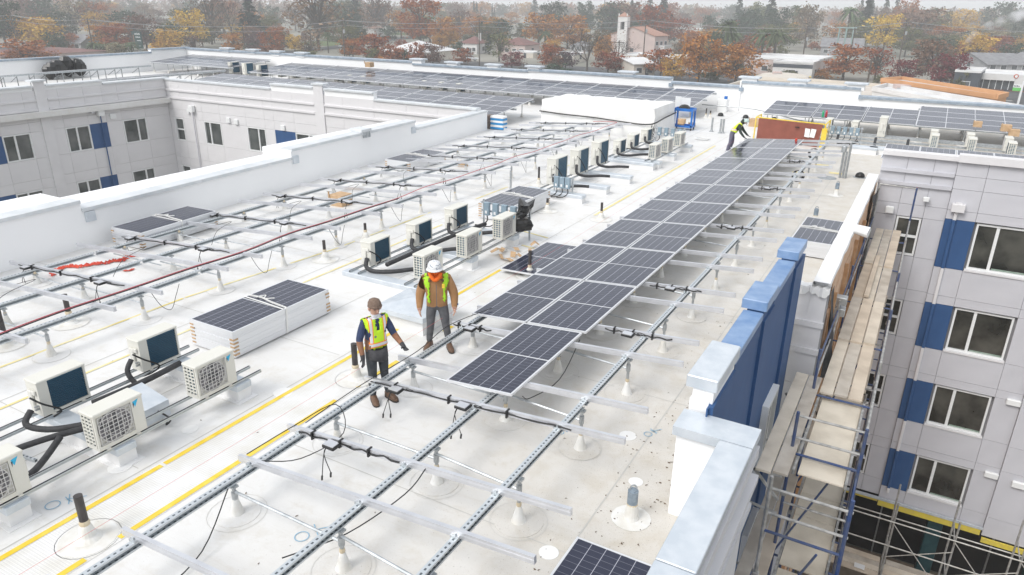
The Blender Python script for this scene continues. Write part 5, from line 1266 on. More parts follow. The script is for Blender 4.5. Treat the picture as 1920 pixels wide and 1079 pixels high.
g = MB(); R_ = random.Random(4)
for k in range(26): g.bar((-11.36+R_.uniform(-.1,.1),33.5+R_.uniform(-.1,.1),.02+R_.random()*.6),(-11.3+R_.uniform(-.2,.2),33.4+R_.uniform(-.12,.12),.1+R_.random()*.65),.02,.012)
tag(g.build('netting_bundle', FELT), 'bundle of dark netting leaning on the corner of the wrapped white unit', 'netting')
# blue utility cart
BCART = mat('cart_blue', (.01,.13,.48), (.015,.17,.55), .4, scale=4)
c = thing('utility_cart', 'bright blue two-shelf utility cart beside the wrapped white unit', 'cart', (-11.0,37.4,0)); bx, by = -11.45, 37.0
for z, h_ in ((.14,.1),(.95,.14)):
    mb = MB(); mb.cbox(bx,bx+1.0,by,by+.62,z,z+.03,.01); mb.box(bx,bx+1.0,by,by+.03,z+.03,z+h_); mb.box(bx,bx+1.0,by+.59,by+.62,z+.03,z+h_); mb.box(bx,bx+.03,by+.03,by+.59,z+.03,z+h_); mb.box(bx+.97,bx+1.0,by+.03,by+.59,z+.03,z+h_); mb.build('shelf', BCART, c)
for dx in (0,.91):
    for dy in (0,.53): mb = MB(); mb.cbox(bx+dx,bx+dx+.09,by+dy,by+dy+.09,.17,.97,.01); mb.build('leg', BCART, c); mb = MB(); mb.tube([(bx+dx+.02,by+dy+.045,.06),(bx+dx+.07,by+dy+.045,.06)],.06,10); mb.build('caster', BLACK, c)
mb = MB(); mb.lathe([(.30,0),(.28,.1),(.16,.19),(0,.22)], (bx+.45,by+.3,1.05), 10); tag(mb.build('tool_bag', BAG), 'black tool bag on top of the blue utility cart', 'bag')
mb = MB(); mb.cbox(bx+.2,bx+.5,by+.15,by+.4,.15,.32,.03); tag(mb.build('drill_case', CARD), 'orange-brown case on the lower shelf of the blue cart', 'case')
mb = MB(); mb.box(-11.7,-11.4,37.9,37.95,0,1.55); mb.box(-11.4,-10.9,37.92,37.95,.55,1.52); tag(mb.build('white_board', WFRAME), 'white sheet board standing behind the blue cart', 'board')
# hatch lid, guard rail and papers
REDB = mat('red_primer', (.20,.055,.035), (.24,.07,.045), .6, scale=3)
hl = thing('roof_hatch', 'big brick-red roof hatch lid standing open behind the far end of the long array', 'roof hatch', (-5.5,36.2,0))
mb = MB(); mb.add([(-7.05,36.3,0),(-4.22,35.75,0),(-4.22,35.83,0),(-7.05,36.38,0),(-7.05,36.35,1.0),(-4.1,35.8,1.0),(-4.1,35.88,1.0),(-7.05,36.43,1.0)],[(3,2,1,0),(4,5,6,7),(0,1,5,4),(1,2,6,5),(2,3,7,6),(3,0,4,7)]); mb.build('lid', REDB, hl)
mb = MB(); mb.box(-6.9,-4.4,36.5,37.5,0,.25); mb.build('curb_base', WHITE, hl)
mb = MB(); mb.box(-5.3,-5.12,35.9,35.94,.78,.82); mb.build('handle', BLACK, hl)
gr = thing('guard_rail', 'yellow tubular guard rail around the red roof hatch', 'guard rail', (-5.5,36.6,0))
for a, b in (((-7.2,36.45,1.03),(-4.0,35.9,1.03)),((-4.0,35.9,1.03),(-4.0,37.4,1.03)),((-7.2,36.45,.55),(-7.2,37.6,.55)),((-4.0,35.9,.55),(-4.0,37.4,.55)),((-7.2,36.45,1.03),(-7.2,37.6,1.03))): mb = MB(); mb.tube([a,b],.03,6); mb.build('rail', YEL, gr)
for x, y in ((-7.2,36.45),(-4.0,35.9),(-4.0,37.4),(-7.2,37.6)): mb = MB(); mb.tube([(x,y,0),(x,y,1.05)],.034,6); mb.build('post', YEL, gr)
mb = MB(); mb.box(-4.12,-3.9,35.82,35.98,.0,.85); mb.build('gate_panel', YEL, gr)
for k, x in enumerate((-4.72,-4.50)):
    mb = MB(); a = .12*(1 if k else -1); mb.add([(x-.11,35.80-.0,.42),(x+.11,35.77,.40),(x+.13+a*.2,35.80,.78),(x-.09+a*.2,35.83,.80)],[(0,1,2,3)]); o = mb.build('hung_paper', WFRAME); o.modifiers.new('s','SOLIDIFY').thickness = .004
    tag(o, ('left','right')[k]+' one of two white papers hung on the red hatch lid', 'paper')
def carton(u, v, s_, lb, m_=CARD, z=0):
    p = unproj(u, v, z); mb = MB(); mb.cbox(p.x-s_/2,p.x+s_/2,p.y-s_/2,p.y+s_/2,z,z+s_*.7,.01); mb.box(p.x-s_/2,p.x-s_*.45,p.y-s_*.6,p.y-s_*.5,z+s_*.5,z+s_*.9); return tag(mb.build('carton', m_), lb, 'carton', 'cardboard cartons on the roof')
carton(1415,237,.55,'open cardboard carton left of the red hatch lid'); carton(1278,232,.3,'small carton on the AC unit by the blue cart', z=.9); carton(1297,238,.3,'carton beside the blue cart on the deck')
carton(1832,238,.35,'carton on the right rear AC unit nearest the tall array', z=.95); carton(1900,255,.4,'carton at the right edge by the rear AC units', z=.8); carton(1885,246,.4,'flat carton lying on the right rear AC units', z=.95)
carton(693,126,.5,'orange-brown carton on the far rear array', z=1.3); carton(868,312,.3,'small wooden carton by the far stack under the empty racking'); carton(640,384,.5,'flat piece of wood under the empty racking')
for k, (u, v, m_, lb) in enumerate(((1543,217,mat('bottle_green', (.02,.35,.15), rough=.3),'green bottle on the right rear solar array'),(1549,217,mat('bottle_red', (.45,.03,.05), rough=.3),'red bottle on the right rear solar array'))):
    p = unproj(u, v, .85); mb = MB(); mb.lathe([(.055,0),(.055,.24),(.025,.30),(.025,.34),(0,.34)], (p.x,p.y,.78), 10); tag(mb.build('bottle', m_), lb, 'bottle')
mb = MB(); mb.lathe([(.05,0),(.05,.10),(.03,.12),(0,.12)], (-4.6,32.0,.79), 10); tag(mb.build('drill', STRAP), 'small red tool at the far edge of the long array', 'tool')
# blue and white package at the parapet end
pk = thing('wrapped_package', 'blue and white wrapped package beside a dark pallet at the end of the left parapet', 'package', (-19.0,31.9,0))
mb = MB()
for k in range(6): mb.cbox(-19.3,-18.55,31.75,32.2,.03+.11*k,.03+.11*k+.10,.02)
mb.m = [(i//(len(mb.m)//6))%2 for i in range(len(mb.m))]
mb.build('bundle', [mat('pack_blue', (.02,.22,.50), (.03,.28,.6), .4, scale=3), WHITE], pk)
mb = MB(); mb.cbox(-19.62,-19.35,31.8,32.2,0,.68,.02); tag(mb.build('roll_of_felt', mat('brown_roll', (.13,.10,.085), (.20,.16,.14), .8, scale=12)), 'brown speckled roll standing at the end of the left parapet', 'roll')
# black bags heaped at the far left parapet
mb = MB(); R_ = random.Random(9)
for k in range(9):
    c = Vector((-60.2+R_.uniform(-.2,.3), 33.0+k*.32+R_.uniform(-.2,.2), .75+R_.uniform(0,.8)*math.sin(PI*(k+.5)/9))); n = 8
    mb.lathe([(.15,-.75),(.5,-.35),(.52,.05),(.3,.35),(0,.42)], c, n)
tag(mb.build('black_bags', BAG), 'heap of black plastic sheeting against the far left parapet', 'plastic heap')
mb = MB(); mb.tube(curve_pts([(-12.2,45.0,.35),(-9,44.6,.36),(-6,41.5,.36),(-4.5,41.0,.34)],4), .03, 5); tag(mb.build('gas_pipe', GALVD), 'thin grey pipe running along the deck before the far wall', 'pipe')
b2 = thing('water_container', 'white square container with blue cap at the foot of the far wall', 'container', (-11.0,45.2,0))
mb = MB(); mb.cbox(-11.3,-10.7,45.0,45.5,0,.75,.04); mb.build('tank', WFRAME, b2); mb = MB(); mb.lathe([(.1,.75),(.1,.92),(0,.93)], (-10.85,45.2,0), 10); mb.build('cap', BCART, b2)
w = thing('hose_coil', 'coil of thin white hose on the deck left of the far bending worker', 'hose', unproj(1317,262,0)); p = unproj(1317,262,0)
mb = MB()
for k in range(3): mb.tube([(p.x+(.28+.03*k)*math.cos(t), p.y+(.28+.03*k)*math.sin(t), .02+.02*k) for t in [2*PI*j/16 for j in range(17)]], .014, 5)
mb.build('hose', WFRAME, w)
R_ = random.Random(21)       # grit, leaves and fastener scraps blown along the roof edge
mb = MB()
for k in range(420):
    x = -2.0-abs(R_.gauss(0,.55)) if k < 330 else R_.uniform(-12,-3); y = R_.uniform(3.5,14) if k < 330 else R_.uniform(3,20)
    s_ = R_.uniform(.006,.022); a = R_.uniform(0,PI); mb.add([(x+s_*1.5*math.cos(a),y+s_*1.5*math.sin(a),.004),(x-s_*math.sin(a),y+s_*math.cos(a),.004),(x-s_*math.cos(a),y-s_*math.sin(a),.004),(x,y,.004+s_*.6)],[(0,1,3),(1,2,3),(2,0,3)])
tag(mb.build('roof_debris', mat('debris', (.10,.07,.05), (.20,.15,.10), .9, scale=40)), 'scattered leaves and grit along the right roof edge', kind='stuff')
# ================================================================== scaffold along the right wall
sc = thing('scaffold', 'blue tube scaffold with weathered plank decks between the two walls at right', 'scaffold', (-.4, 14, -16))
PLK = [mat('plank_pale', (.66,.59,.49), (.48,.42,.34), .85, scale=2.2, detail=8, bump=.25, bscale=25, ramp=(.4,.75)), mat('plank_grey', (.56,.51,.44), (.42,.37,.31), .85, scale=2.6, detail=8, bump=.25, bscale=25), mat('plank_warm', (.64,.55,.44), (.50,.42,.33), .85, scale=2.0, detail=8, bump=.25, bscale=25)]
R_ = random.Random(31)
def plank(x0, x1, y0, y1, z, k, t=.045, name='plank', tilt=0.):
    mb = MB(); g = .006; mb.cbox(x0+g, x1-g, y0, y1, z-t, z, .006); o = mb.build(name, PLK[k%3], sc)
    for y in (y0, y1):
        pass
    return o
# upper run of three planks, laid end over end
for i, (ya, yb, z) in enumerate(((13.85,16.7,-1.0),(16.55,19.4,-.955),(19.25,22.6,-1.0),(22.45,26.6,-.955))):
    for j in range(3):
        x0 = -.84+.26*j; plank(x0, x0+.25, ya+R_.uniform(-.06,.06), yb+R_.uniform(-.05,.05), z, i+j)
mb = MB(); mb.cbox(-.58,-.46,19.5,23.2,-.95,-.89,.006); mb.build('loose_board', PLK[2], sc)
# two-plank bracket deck next to the blue wall
for j in range(2): plank(-1.36+.255*j, -1.36+.255*j+.245, 10.5+.06*j, 14.3, -.95, j)
for j in range(2): plank(-1.40+.25*j, -1.40+.25*j+.24, 10.3+.05*j, 13.9, -3.0, 1+j)
for j in range(2): plank(-1.40+.25*j, -1.40+.25*j+.24, 13.95, 18.0, -3.05, j)
# plywood decks of the lower bays
def ply(x0, x1, y0, y1, z, n=1):
    for k in range(n):
        a, b = y0+(y1-y0)*k/n, y0+(y1-y0)*(k+1)/n; mb = MB(); mb.cbox(x0,x1,a+.006,b-.006,z-.03,z,.005); mb.build('plywood_deck', PLY, sc)
ply(-.76, -.06, 11.0, 13.9, -1.15); ply(-.80, -.06, 11.2, 14.3, -3.2, 4); ply(-.80,-.06,14.35,18.5,-3.2,3); ply(-.80,-.06,8.0,11.15,-3.25,3)
ply(-.80,-.06,18.6,26.4,-3.2,4)
for x in (-.83,-.03):
    for y0,y1,z in ((11.0,13.9,-1.13),(8.,18.5,-3.18)): mb = MB(); mb.box(x-.02,x+.02,y0,y1,z-.07,z+.03); mb.build('deck_rail', SCAFG, sc)
def tube(a, b, r=.024, m_=None, name='tube'):
    mb = MB(); mb.tube([a, b], r, 8); return mb.build(name, m_ or SCAFB, sc)
for i, y in enumerate((9.2, 11.45, 13.75, 16.6, 19.3, 22.5, 25.6)):
    top = (-.15 if y < 11 else -.28 if y < 12 else .75 if y > 25 else -.1)
    for x in (-.95, .10):
        tube((x,y,-15.9), (x,y,top), .028, SCAFB if (i+int(x>0))%3 else SCAFG, 'standard')
        for z in (-1.9, -3.9, -5.9): mb = MB(); mb.cbox(x-.045,x+.045,y-.045,y+.045,z-.05,z+.05,.01); mb.build('coupler', SCAFG, sc)
    for z in (-1.08, -3.26, -2.1, -4.3, -5.3): tube((-.97,y,z), (.12,y,z), .022, SCAFG if z == -2.1 else SCAFB, 'transom')
    if y < 12:
        for z in (-.36,-.78): tube((-.99,y+.02,z), (.14,y+.02,z), .022, SCAFG, 'guard_tube')
for z in (-.35,-.75): tube((.10,11.45,z),(.10,25.6,z+.02),.02,SCAFG,'guard_tube'); tube((-.95,13.75,z),(-.95,25.6,z),.02,SCAFG if z<-.5 else SCAFB,'guard_tube')
for z in (-2.4,-3.0): tube((.10,8,z),(.10,25.6,z),.02,SCAFG,'guard_tube')
for i, (ya, yb) in enumerate(((9.2,11.45),(11.45,13.75),(13.75,16.6),(16.6,19.3))):
    tube((.10,ya,-1.2),(.10,yb,-3.1),.016,SCAFB,'cross_brace'); tube((.10,yb,-1.2),(.10,ya,-3.1),.016,SCAFB,'cross_brace')
    tube((-.95,ya,-3.2),(-.2,ya,-1.2),.018,SCAFB,'cross_brace')
tube((.10,25.6,.75),(.10,26.2,-.3),.02,mat('tube_red', (.30,.03,.05), (.4,.1,.1), .5, scale=8),'end_tube'); tube((-.95,25.6,.75),(.10,25.6,.72),.02,SCAFG,'end_tube')
for y, z in ((10.9,-1.9),(13.0,-1.9),(12,-4.2)): tube((-1.62,y,z),(-.95,y-.1,z),.026,SCAFG,'wall_tie')
for y in (10.6,13.4): 
    mb = MB(); mb.bar((-1.4,y,-1.02),(-.95,y,-1.5),.04,.04); mb.bar((-1.4,y,-1.03),(-.95,y,-1.03),.04,.04); mb.build('side_bracket', SCAFG, sc)
# second scaffold before the open ground storey
s2 = thing('scaffold', 'rusty white-railed scaffold standing before the dark open ground storey at lower right', 'scaffold', (2.5, 24.6, -16))
def tube2(a, b, r=.024, m_=None, name='tube'):
    mb = MB(); mb.tube([a, b], r, 6); return mb.build(name, m_ or SCAFG, s2)
WT = mat('tube_white', (.62,.62,.58), (.42,.40,.36), .5, scale=8, metal=.2)
for x in (-.6,1.62,3.45,5.3,7.1):
    for y in (24.1,25.4): tube2((x,y,-16),(x,y,-9.75+(.05 if y<25 else 0)),.032,SCAFG,'standard')
    for z in (-10.6,-12.0,-13.0): tube2((x,24.1,z),(x,25.4,z),.024,SCAFG,'transom')
for z in (-10.45,-11.45): tube2((-1.2,24.05,z),(7.2,24.05,z),.024,WT,'guard_tube')
tube2((-1.2,25.42,-11.2),(7.2,25.42,-11.2),.022,WT,'guard_tube'); tube2((-1.2,24.05,-13.6),(7.2,24.05,-13.6),.022,WT,'guard_tube')
for xa, xb in ((1.62,3.45),(3.45,5.3),(5.3,7.1)): tube2((xa,24.02,-10.5),(xb,24.02,-12.7),.016,WT,'cross_brace'); tube2((xb,24.02,-10.9),(xa,24.02,-11.9),.016,WT,'cross_brace')
for i in range(4):
    for xa, xb in ((-1.2,1.55),(1.6,4.4),(4.45,7.2)): 
        mb = MB(); mb.cbox(xa+.05*i,xb,24.2+.29*i,24.2+.29*i+.27,-13.05+.012*(i%2),-13.0+.012*(i%2),.006); mb.build('plank', PLK[(i+int(xa))%3], s2)
mb = MB(); mb.cbox(.75,1.1,24.3,24.55,-12.98,-12.96,.004); mb.build('paper_sheet', WFRAME, s2)
for k in range(5):
    mb = MB(); mb.cbox(.3+.22*k,.5+.22*k,22.4+.2*k,25.2,-15.98+.05*k,-15.93+.05*k,.006); tag(mb.build('scrap_board', PLK[(k+2)%3]), 'scrap board in the pile on the ground under the lower right scaffold', 'board', 'scrap boards on the ground')
# ================================================================== the town beyond
GND = mat('ground_town', (.17,.17,.14), (.27,.255,.22), .95, scale=.03, detail=8)
mb = MB()
# one terrain sheet with a rectangular pit beside the building
xs = [-1980,-61,-1.2,14,1980]; ys = [-190,-8,30,2380]
for i in range(4):
    for j in range(3):
        if i == 2 and j == 1: continue
        mb.quad((xs[i],ys[j],GZ),(xs[i+1],ys[j],GZ),(xs[i+1],ys[j+1],GZ),(xs[i],ys[j+1],GZ))
mb.quad((-1.2,-8,-16),(14,-8,-16),(14,30,-16),(-1.2,30,-16))
mb.quad((-1.2,-8,GZ),(-1.2,30,GZ),(-1.2,30,-16),(-1.2,-8,-16)); mb.quad((14,-8,-16),(14,30,-16),(14,30,GZ),(14,-8,GZ)); mb.quad((-1.2,-8,-16),(14,-8,-16),(14,-8,GZ),(-1.2,-8,GZ)); mb.quad((-1.2,30,GZ),(14,30,GZ),(14,30,-16),(-1.2,30,-16))
mb.build('ground', GND, kind='structure')
ASPH = mat('asphalt', (.055,.055,.058), (.085,.085,.088), .9, scale=.4, detail=8)
LAWN = mat('lawn', (.06,.10,.025), (.10,.14,.04), .95, scale=.2)
DIRT = mat('site_dirt', (.20,.15,.11), (.30,.24,.18), .95, scale=1.2, detail=8)
mb = MB(); mb.quad((-1.1,-7.9,-15.99),(13.9,-7.9,-15.99),(13.9,29.5,-15.99),(-1.1,29.5,-15.99)); mb.build('site_floor', DIRT, kind='structure')
def road(name, pts, w, z, m_):
    mb = MB(); P = [Vector((x,y,z)) for x, y in pts]
    for p, q in zip(P[:-1], P[1:]):
        d = (q-p).normalized(); s_ = Vector((-d.y,d.x,0))*w/2; mb.quad(p-s_,q-s_,q+s_,p+s_)
    return mb.build(name, m_, kind='structure')
CURBM = mat('concrete', (.30,.29,.28), (.38,.37,.35), .9, scale=.6)
road('pavement', [(-420,140),(400,214)], 22, GZ+.04, CURBM); road('road', [(-420,140),(400,214)], 14, GZ+.08, ASPH)
for k in range(60):
    pass
road('road', [(-190,150),(-330,560)], 9, GZ+.12, ASPH); road('road', [(20,180),(-30,620)], 9, GZ+.12, ASPH); road('car_park', [(-150,190),(-40,200)], 30, GZ+.16, ASPH); road('car_park', [(10,195),(70,200)], 14, GZ+.16, ASPH)
m_line = mat('road_paint', (.75,.74,.70), rough=.7)
mb = MB()
for k in range(80):
    t = k/80; x, y = -420+820*t, 140+74*t; mb.quad((x,y-.08,GZ+.084),(x+3,y+.19,GZ+.084),(x+3,y+.35,GZ+.084),(x,y+.08,GZ+.084))
mb.build('lane_marking', m_line, kind='structure')
for u, v, sx, sy in ((615,82,34,30),(150,93,30,14),(730,62,60,40)):
    p = unproj(u, v, GZ+.1); mb = MB(); mb.quad((p.x-sx/2,p.y-sy/2,GZ+.1),(p.x+sx/2,p.y-sy/2,GZ+.1),(p.x+sx/2,p.y+sy/2,GZ+.1),(p.x-sx/2,p.y+sy/2,GZ+.1)); mb.build('lawn', LAWN, kind='structure')
def hill_mat():
    return mat('wooded_hill', (.035,.05,.04), (.09,.075,.06), .95, scale=.02, detail=10)
mb = MB(); nx, ny = 60, 6
for i in range(nx+1):
    for j in range(ny+1):
        x = -2400+4200*i/nx; y = 1150+900*j/ny; mb.v.append((x, y, GZ+(95*noise.noise(Vector((x*.0016,y*.0013,3)))+38)*math.sin(PI*min(1,.15+j/ny*.8)) - (6 if j == 0 else 0)))
for i in range(nx):
    for j in range(ny): a = i*(ny+1)+j; mb.f.append((a,a+ny+1,a+ny+2,a+1)); mb.m.append(0)
pass
# ------------------------------------------------------------------ trees
def leaf_mat(name, c1, c2, c3):
    m = bpy.data.materials.new(name); m.use_nodes = True; t = m.node_tree; b = t.nodes['Principled BSDF']; b.inputs['Roughness'].default_value = .8; b.inputs['Specular IOR Level'].default_value = .2
    g = t.nodes.new('ShaderNodeNewGeometry'); oi = t.nodes.new('ShaderNodeObjectInfo')
    r = t.nodes.new('ShaderNodeValToRGB'); r.color_ramp.elements[0].color = (*c1,1); r.color_ramp.elements[1].color = (*c3,1); e = r.color_ramp.elements.new(.5); e.color = (*c2,1)
    t.links.new(g.outputs['Random Per Island'], r.inputs['Fac'])
    h = t.nodes.new('ShaderNodeHueSaturation'); t.links.new(r.outputs['Color'], h.inputs['Color'])
    t.links.new(mnode(t,'MULTIPLY_ADD',oi.outputs['Random'],.04,.48), h.inputs['Hue']); t.links.new(mnode(t,'MULTIPLY_ADD',oi.outputs['Random'],.5,.75), h.inputs['Value'])
    t.links.new(h.outputs['Color'], b.inputs['Base Color']); return m
LM = {'rust':leaf_mat('leaf_rust',(.17,.05,.016),(.29,.095,.026),(.40,.155,.04)),'gold':leaf_mat('leaf_gold',(.32,.165,.03),(.46,.25,.035),(.52,.32,.06)),
 'green':leaf_mat('leaf_dark_green',(.018,.036,.022),(.03,.058,.032),(.05,.08,.042)),'olive':leaf_mat('leaf_olive',(.065,.075,.03),(.10,.105,.045),(.15,.14,.055)),
 'brown':leaf_mat('leaf_brown',(.11,.065,.045),(.17,.10,.07),(.23,.14,.095)),'red':leaf_mat('leaf_crimson',(.09,.012,.016),(.14,.018,.022),(.19,.03,.03)),
 'conifer':leaf_mat('leaf_conifer',(.015,.03,.025),(.025,.045,.035),(.04,.06,.045)),'purple':leaf_mat('leaf_plum',(.06,.035,.045),(.09,.05,.06),(.12,.075,.08)),'palm':leaf_mat('leaf_palm',(.045,.07,.03),(.07,.10,.045),(.11,.13,.07)),
 'pale':leaf_mat('leaf_tan',(.16,.13,.09),(.22,.18,.12),(.28,.23,.15))}
BARK = mat('bark', (.055,.045,.038), (.10,.085,.072), .9, scale=2)
def leaf_quads(mb, pts, s0, s1, R_):
    for p in pts:
        a = Vector((R_.gauss(0,1),R_.gauss(0,1),R_.gauss(0,1))).normalized(); b = a.orthogonal().normalized(); b = (b*math.cos(R_.random()*6)+a.cross(b)*math.sin(R_.random()*6)); c = a.cross(b)
        s_ = R_.uniform(s0,s1); k = len(mb.v); mb.v += [tuple(p+b*s_), tuple(p+c*s_*.6), tuple(p-b*s_), tuple(p-c*s_*.6)]; mb.f.append((k,k+1,k+2,k+3)); mb.m.append(0)
def crown(kind, seed):
    """unit-height tree: crown leaf clumps, and a trunk with limbs"""
    R_ = random.Random(seed); c = MB(); t = MB(); pts = []
    if kind in ('round','sparse'):
        n = 46 if kind == 'round' else 40
        t.tube([(0,0,0),(.01,.0,.2),(-.01,.01,.38),(.01,0,.6)], [.024,.019,.014,.006], 6)
        for k in range(n):
            a = R_.uniform(0,2*PI); e = R_.random()**.5; zz = R_.uniform(-1,1)
            q = Vector((.40*e*math.cos(a)*math.sqrt(1-zz*zz*.8), .40*e*math.sin(a)*math.sqrt(1-zz*zz*.8), .56+.40*zz*(.75+.25*R_.random())))
            if k % 2 == 0: t.tube([(0,0,.22+.3*R_.random()), tuple(Vector((q.x*.55,q.y*.55,q.z*.8+.06))), tuple(q)], [.011,.007,.003], 4)
            m_ = (46 if kind == 'round' else 20); sg = R_.uniform(.045,.085)
            for j in range(m_): pts.append(q+Vector((R_.gauss(0,sg),R_.gauss(0,sg),R_.gauss(0,sg*.75))))
        leaf_quads(c, pts, .016, .034, R_)
        if kind == 'sparse':
            for k in range(60):
                a = R_.uniform(0,2*PI); r1 = R_.uniform(.1,.42); z0 = R_.uniform(.25,.6); t.tube([(r1*.2*math.cos(a),r1*.2*math.sin(a),z0),(r1*math.cos(a+.2),r1*math.sin(a+.2),min(.98,z0+R_.uniform(.12,.4)))],[.006,.002],3)
    elif kind == 'conifer':
        t.tube([(0,0,0),(0,0,.98)],[.02,.003],5)
        for k in range(150):
            z = R_.uniform(.10,.99); w = .26*(1-z)**.8*(.75+.4*R_.random())+.008; a = R_.uniform(0,2*PI)
            for j in range(12): f = R_.random()**.6; pts.append(Vector((w*f*math.cos(a)+R_.gauss(0,.012),w*f*math.sin(a)+R_.gauss(0,.012),z-.05*f+R_.gauss(0,.008))))
        leaf_quads(c, pts, .012, .030, R_)
    elif kind == 'column':
        t.tube([(0,0,0),(0,0,.9)],[.012,.004],5)
        for k in range(1100):
            z = R_.uniform(.05,1); w = .085*math.sin(PI*min(1,.12+.88*z)**.8)*R_.random()**.5; a = R_.uniform(0,2*PI); pts.append(Vector((w*math.cos(a),w*math.sin(a),z)))
        leaf_quads(c, pts, .010, .022, R_)
    elif kind == 'palm':
        t.tube([(0,0,0),(.012,0,.3),(.0,0,.74)],[.026,.02,.022],7)
        for k in range(44):
            a = R_.uniform(0,2*PI); el = R_.uniform(-.5,1.3); L = R_.uniform(.24,.32); P = []
            for j in range(6):
                s_ = j/5; P.append(Vector((L*s_*math.cos(a)*math.cos(el*.8), L*s_*math.sin(a)*math.cos(el*.8), .76+L*s_*math.sin(el)-.22*s_*s_)))
            sd = Vector((-math.sin(a),math.cos(a),0))
            for j in range(5):
                w0, w1 = .022*math.sin(PI*(.15+.8*j/5)), .022*math.sin(PI*(.15+.8*(j+1)/5)); dz = Vector((0,0,-.012))
                c.quad(P[j],P[j]+sd*w0+dz,P[j+1]+sd*w1+dz,P[j+1]); c.quad(P[j],P[j+1],P[j+1]-sd*w1+dz,P[j]-sd*w0+dz)
    elif kind == 'bare':
        def br(p, d, L, r, lv):
            q = p+d*L; t.tube([p,q],[r,r*.65],4 if lv > 1 else 6)
            if lv < 5:
                for k in range(3 if lv else 4):
                    nd = (d+Vector((R_.gauss(0,.42),R_.gauss(0,.42),R_.gauss(.05,.25)))).normalized(); br(q, nd, L*R_.uniform(.62,.85), r*.6, lv+1)
        br(Vector((0,0,0)), Vector((0,0,1)), .27, .018, 0)
        for k in range(260): a = R_.uniform(0,2*PI); pts.append(Vector((.33*R_.random()**.5*math.cos(a),.33*R_.random()**.5*math.sin(a),R_.uniform(.4,.98))))
        leaf_quads(c, pts, .008, .016, R_)
    elif kind == 'bush':
        for k in range(40):
            a = R_.uniform(0,2*PI); e = R_.random()**.5; z = R_.uniform(.1,.85)
            q = Vector((.5*e*math.cos(a)*math.sqrt(1-z*z*.8),.5*e*math.sin(a)*math.sqrt(1-z*z*.8),z))
            for j in range(26): pts.append(q+Vector((R_.gauss(0,.07),R_.gauss(0,.07),R_.gauss(0,.06))))
        leaf_quads(c, pts, .03, .06, R_); t.tube([(0,0,0),(0,0,.5)],[.04,.02],5)
    return c, t
CR = {}
def proto(kind, col, i):
    k = (kind, i)
    if k not in CR:
        c, t = crown(kind, hash_seed(kind)+i); CR[k] = (c, t.mesh('trunk', BARK) if t.v else None, {})
    c, tm, d = CR[k]
    if col not in d: d[col] = c.mesh('crown', LM[col])
    return d[col], tm
def hash_seed(s_): return sum(ord(ch)*(i+3) for i, ch in enumerate(s_))
def tree(name, label, kind, col, loc, h, w, i=0, group=None, rz=None):
    r = thing(name, label, 'tree' if kind != 'bush' else 'bush', loc, random.uniform(0,6) if rz is None else rz, group)
    r.scale = (w/.84 if kind in ('round','sparse') else w/.66 if kind == 'bare' else w/.5 if kind in ('conifer','palm') else w/.17 if kind == 'column' else w, )*2+(h,)
    cm, tm = proto(kind, col, i)
    link('crown', cm, r, True)
    if tm: link('trunk', tm, r, True)
    return r
def ptree(name, label, kind, col, u, vb, vt, wpx, i=0, group=None):
    p = unproj(u, vb, GZ); d = (p-Vector((0,0,CAM_H))).dot(fw); k = d/F_PX
    return tree(name, label, kind, col, p, (vb-vt)*k*1.06, wpx*k*1.12, i, group)
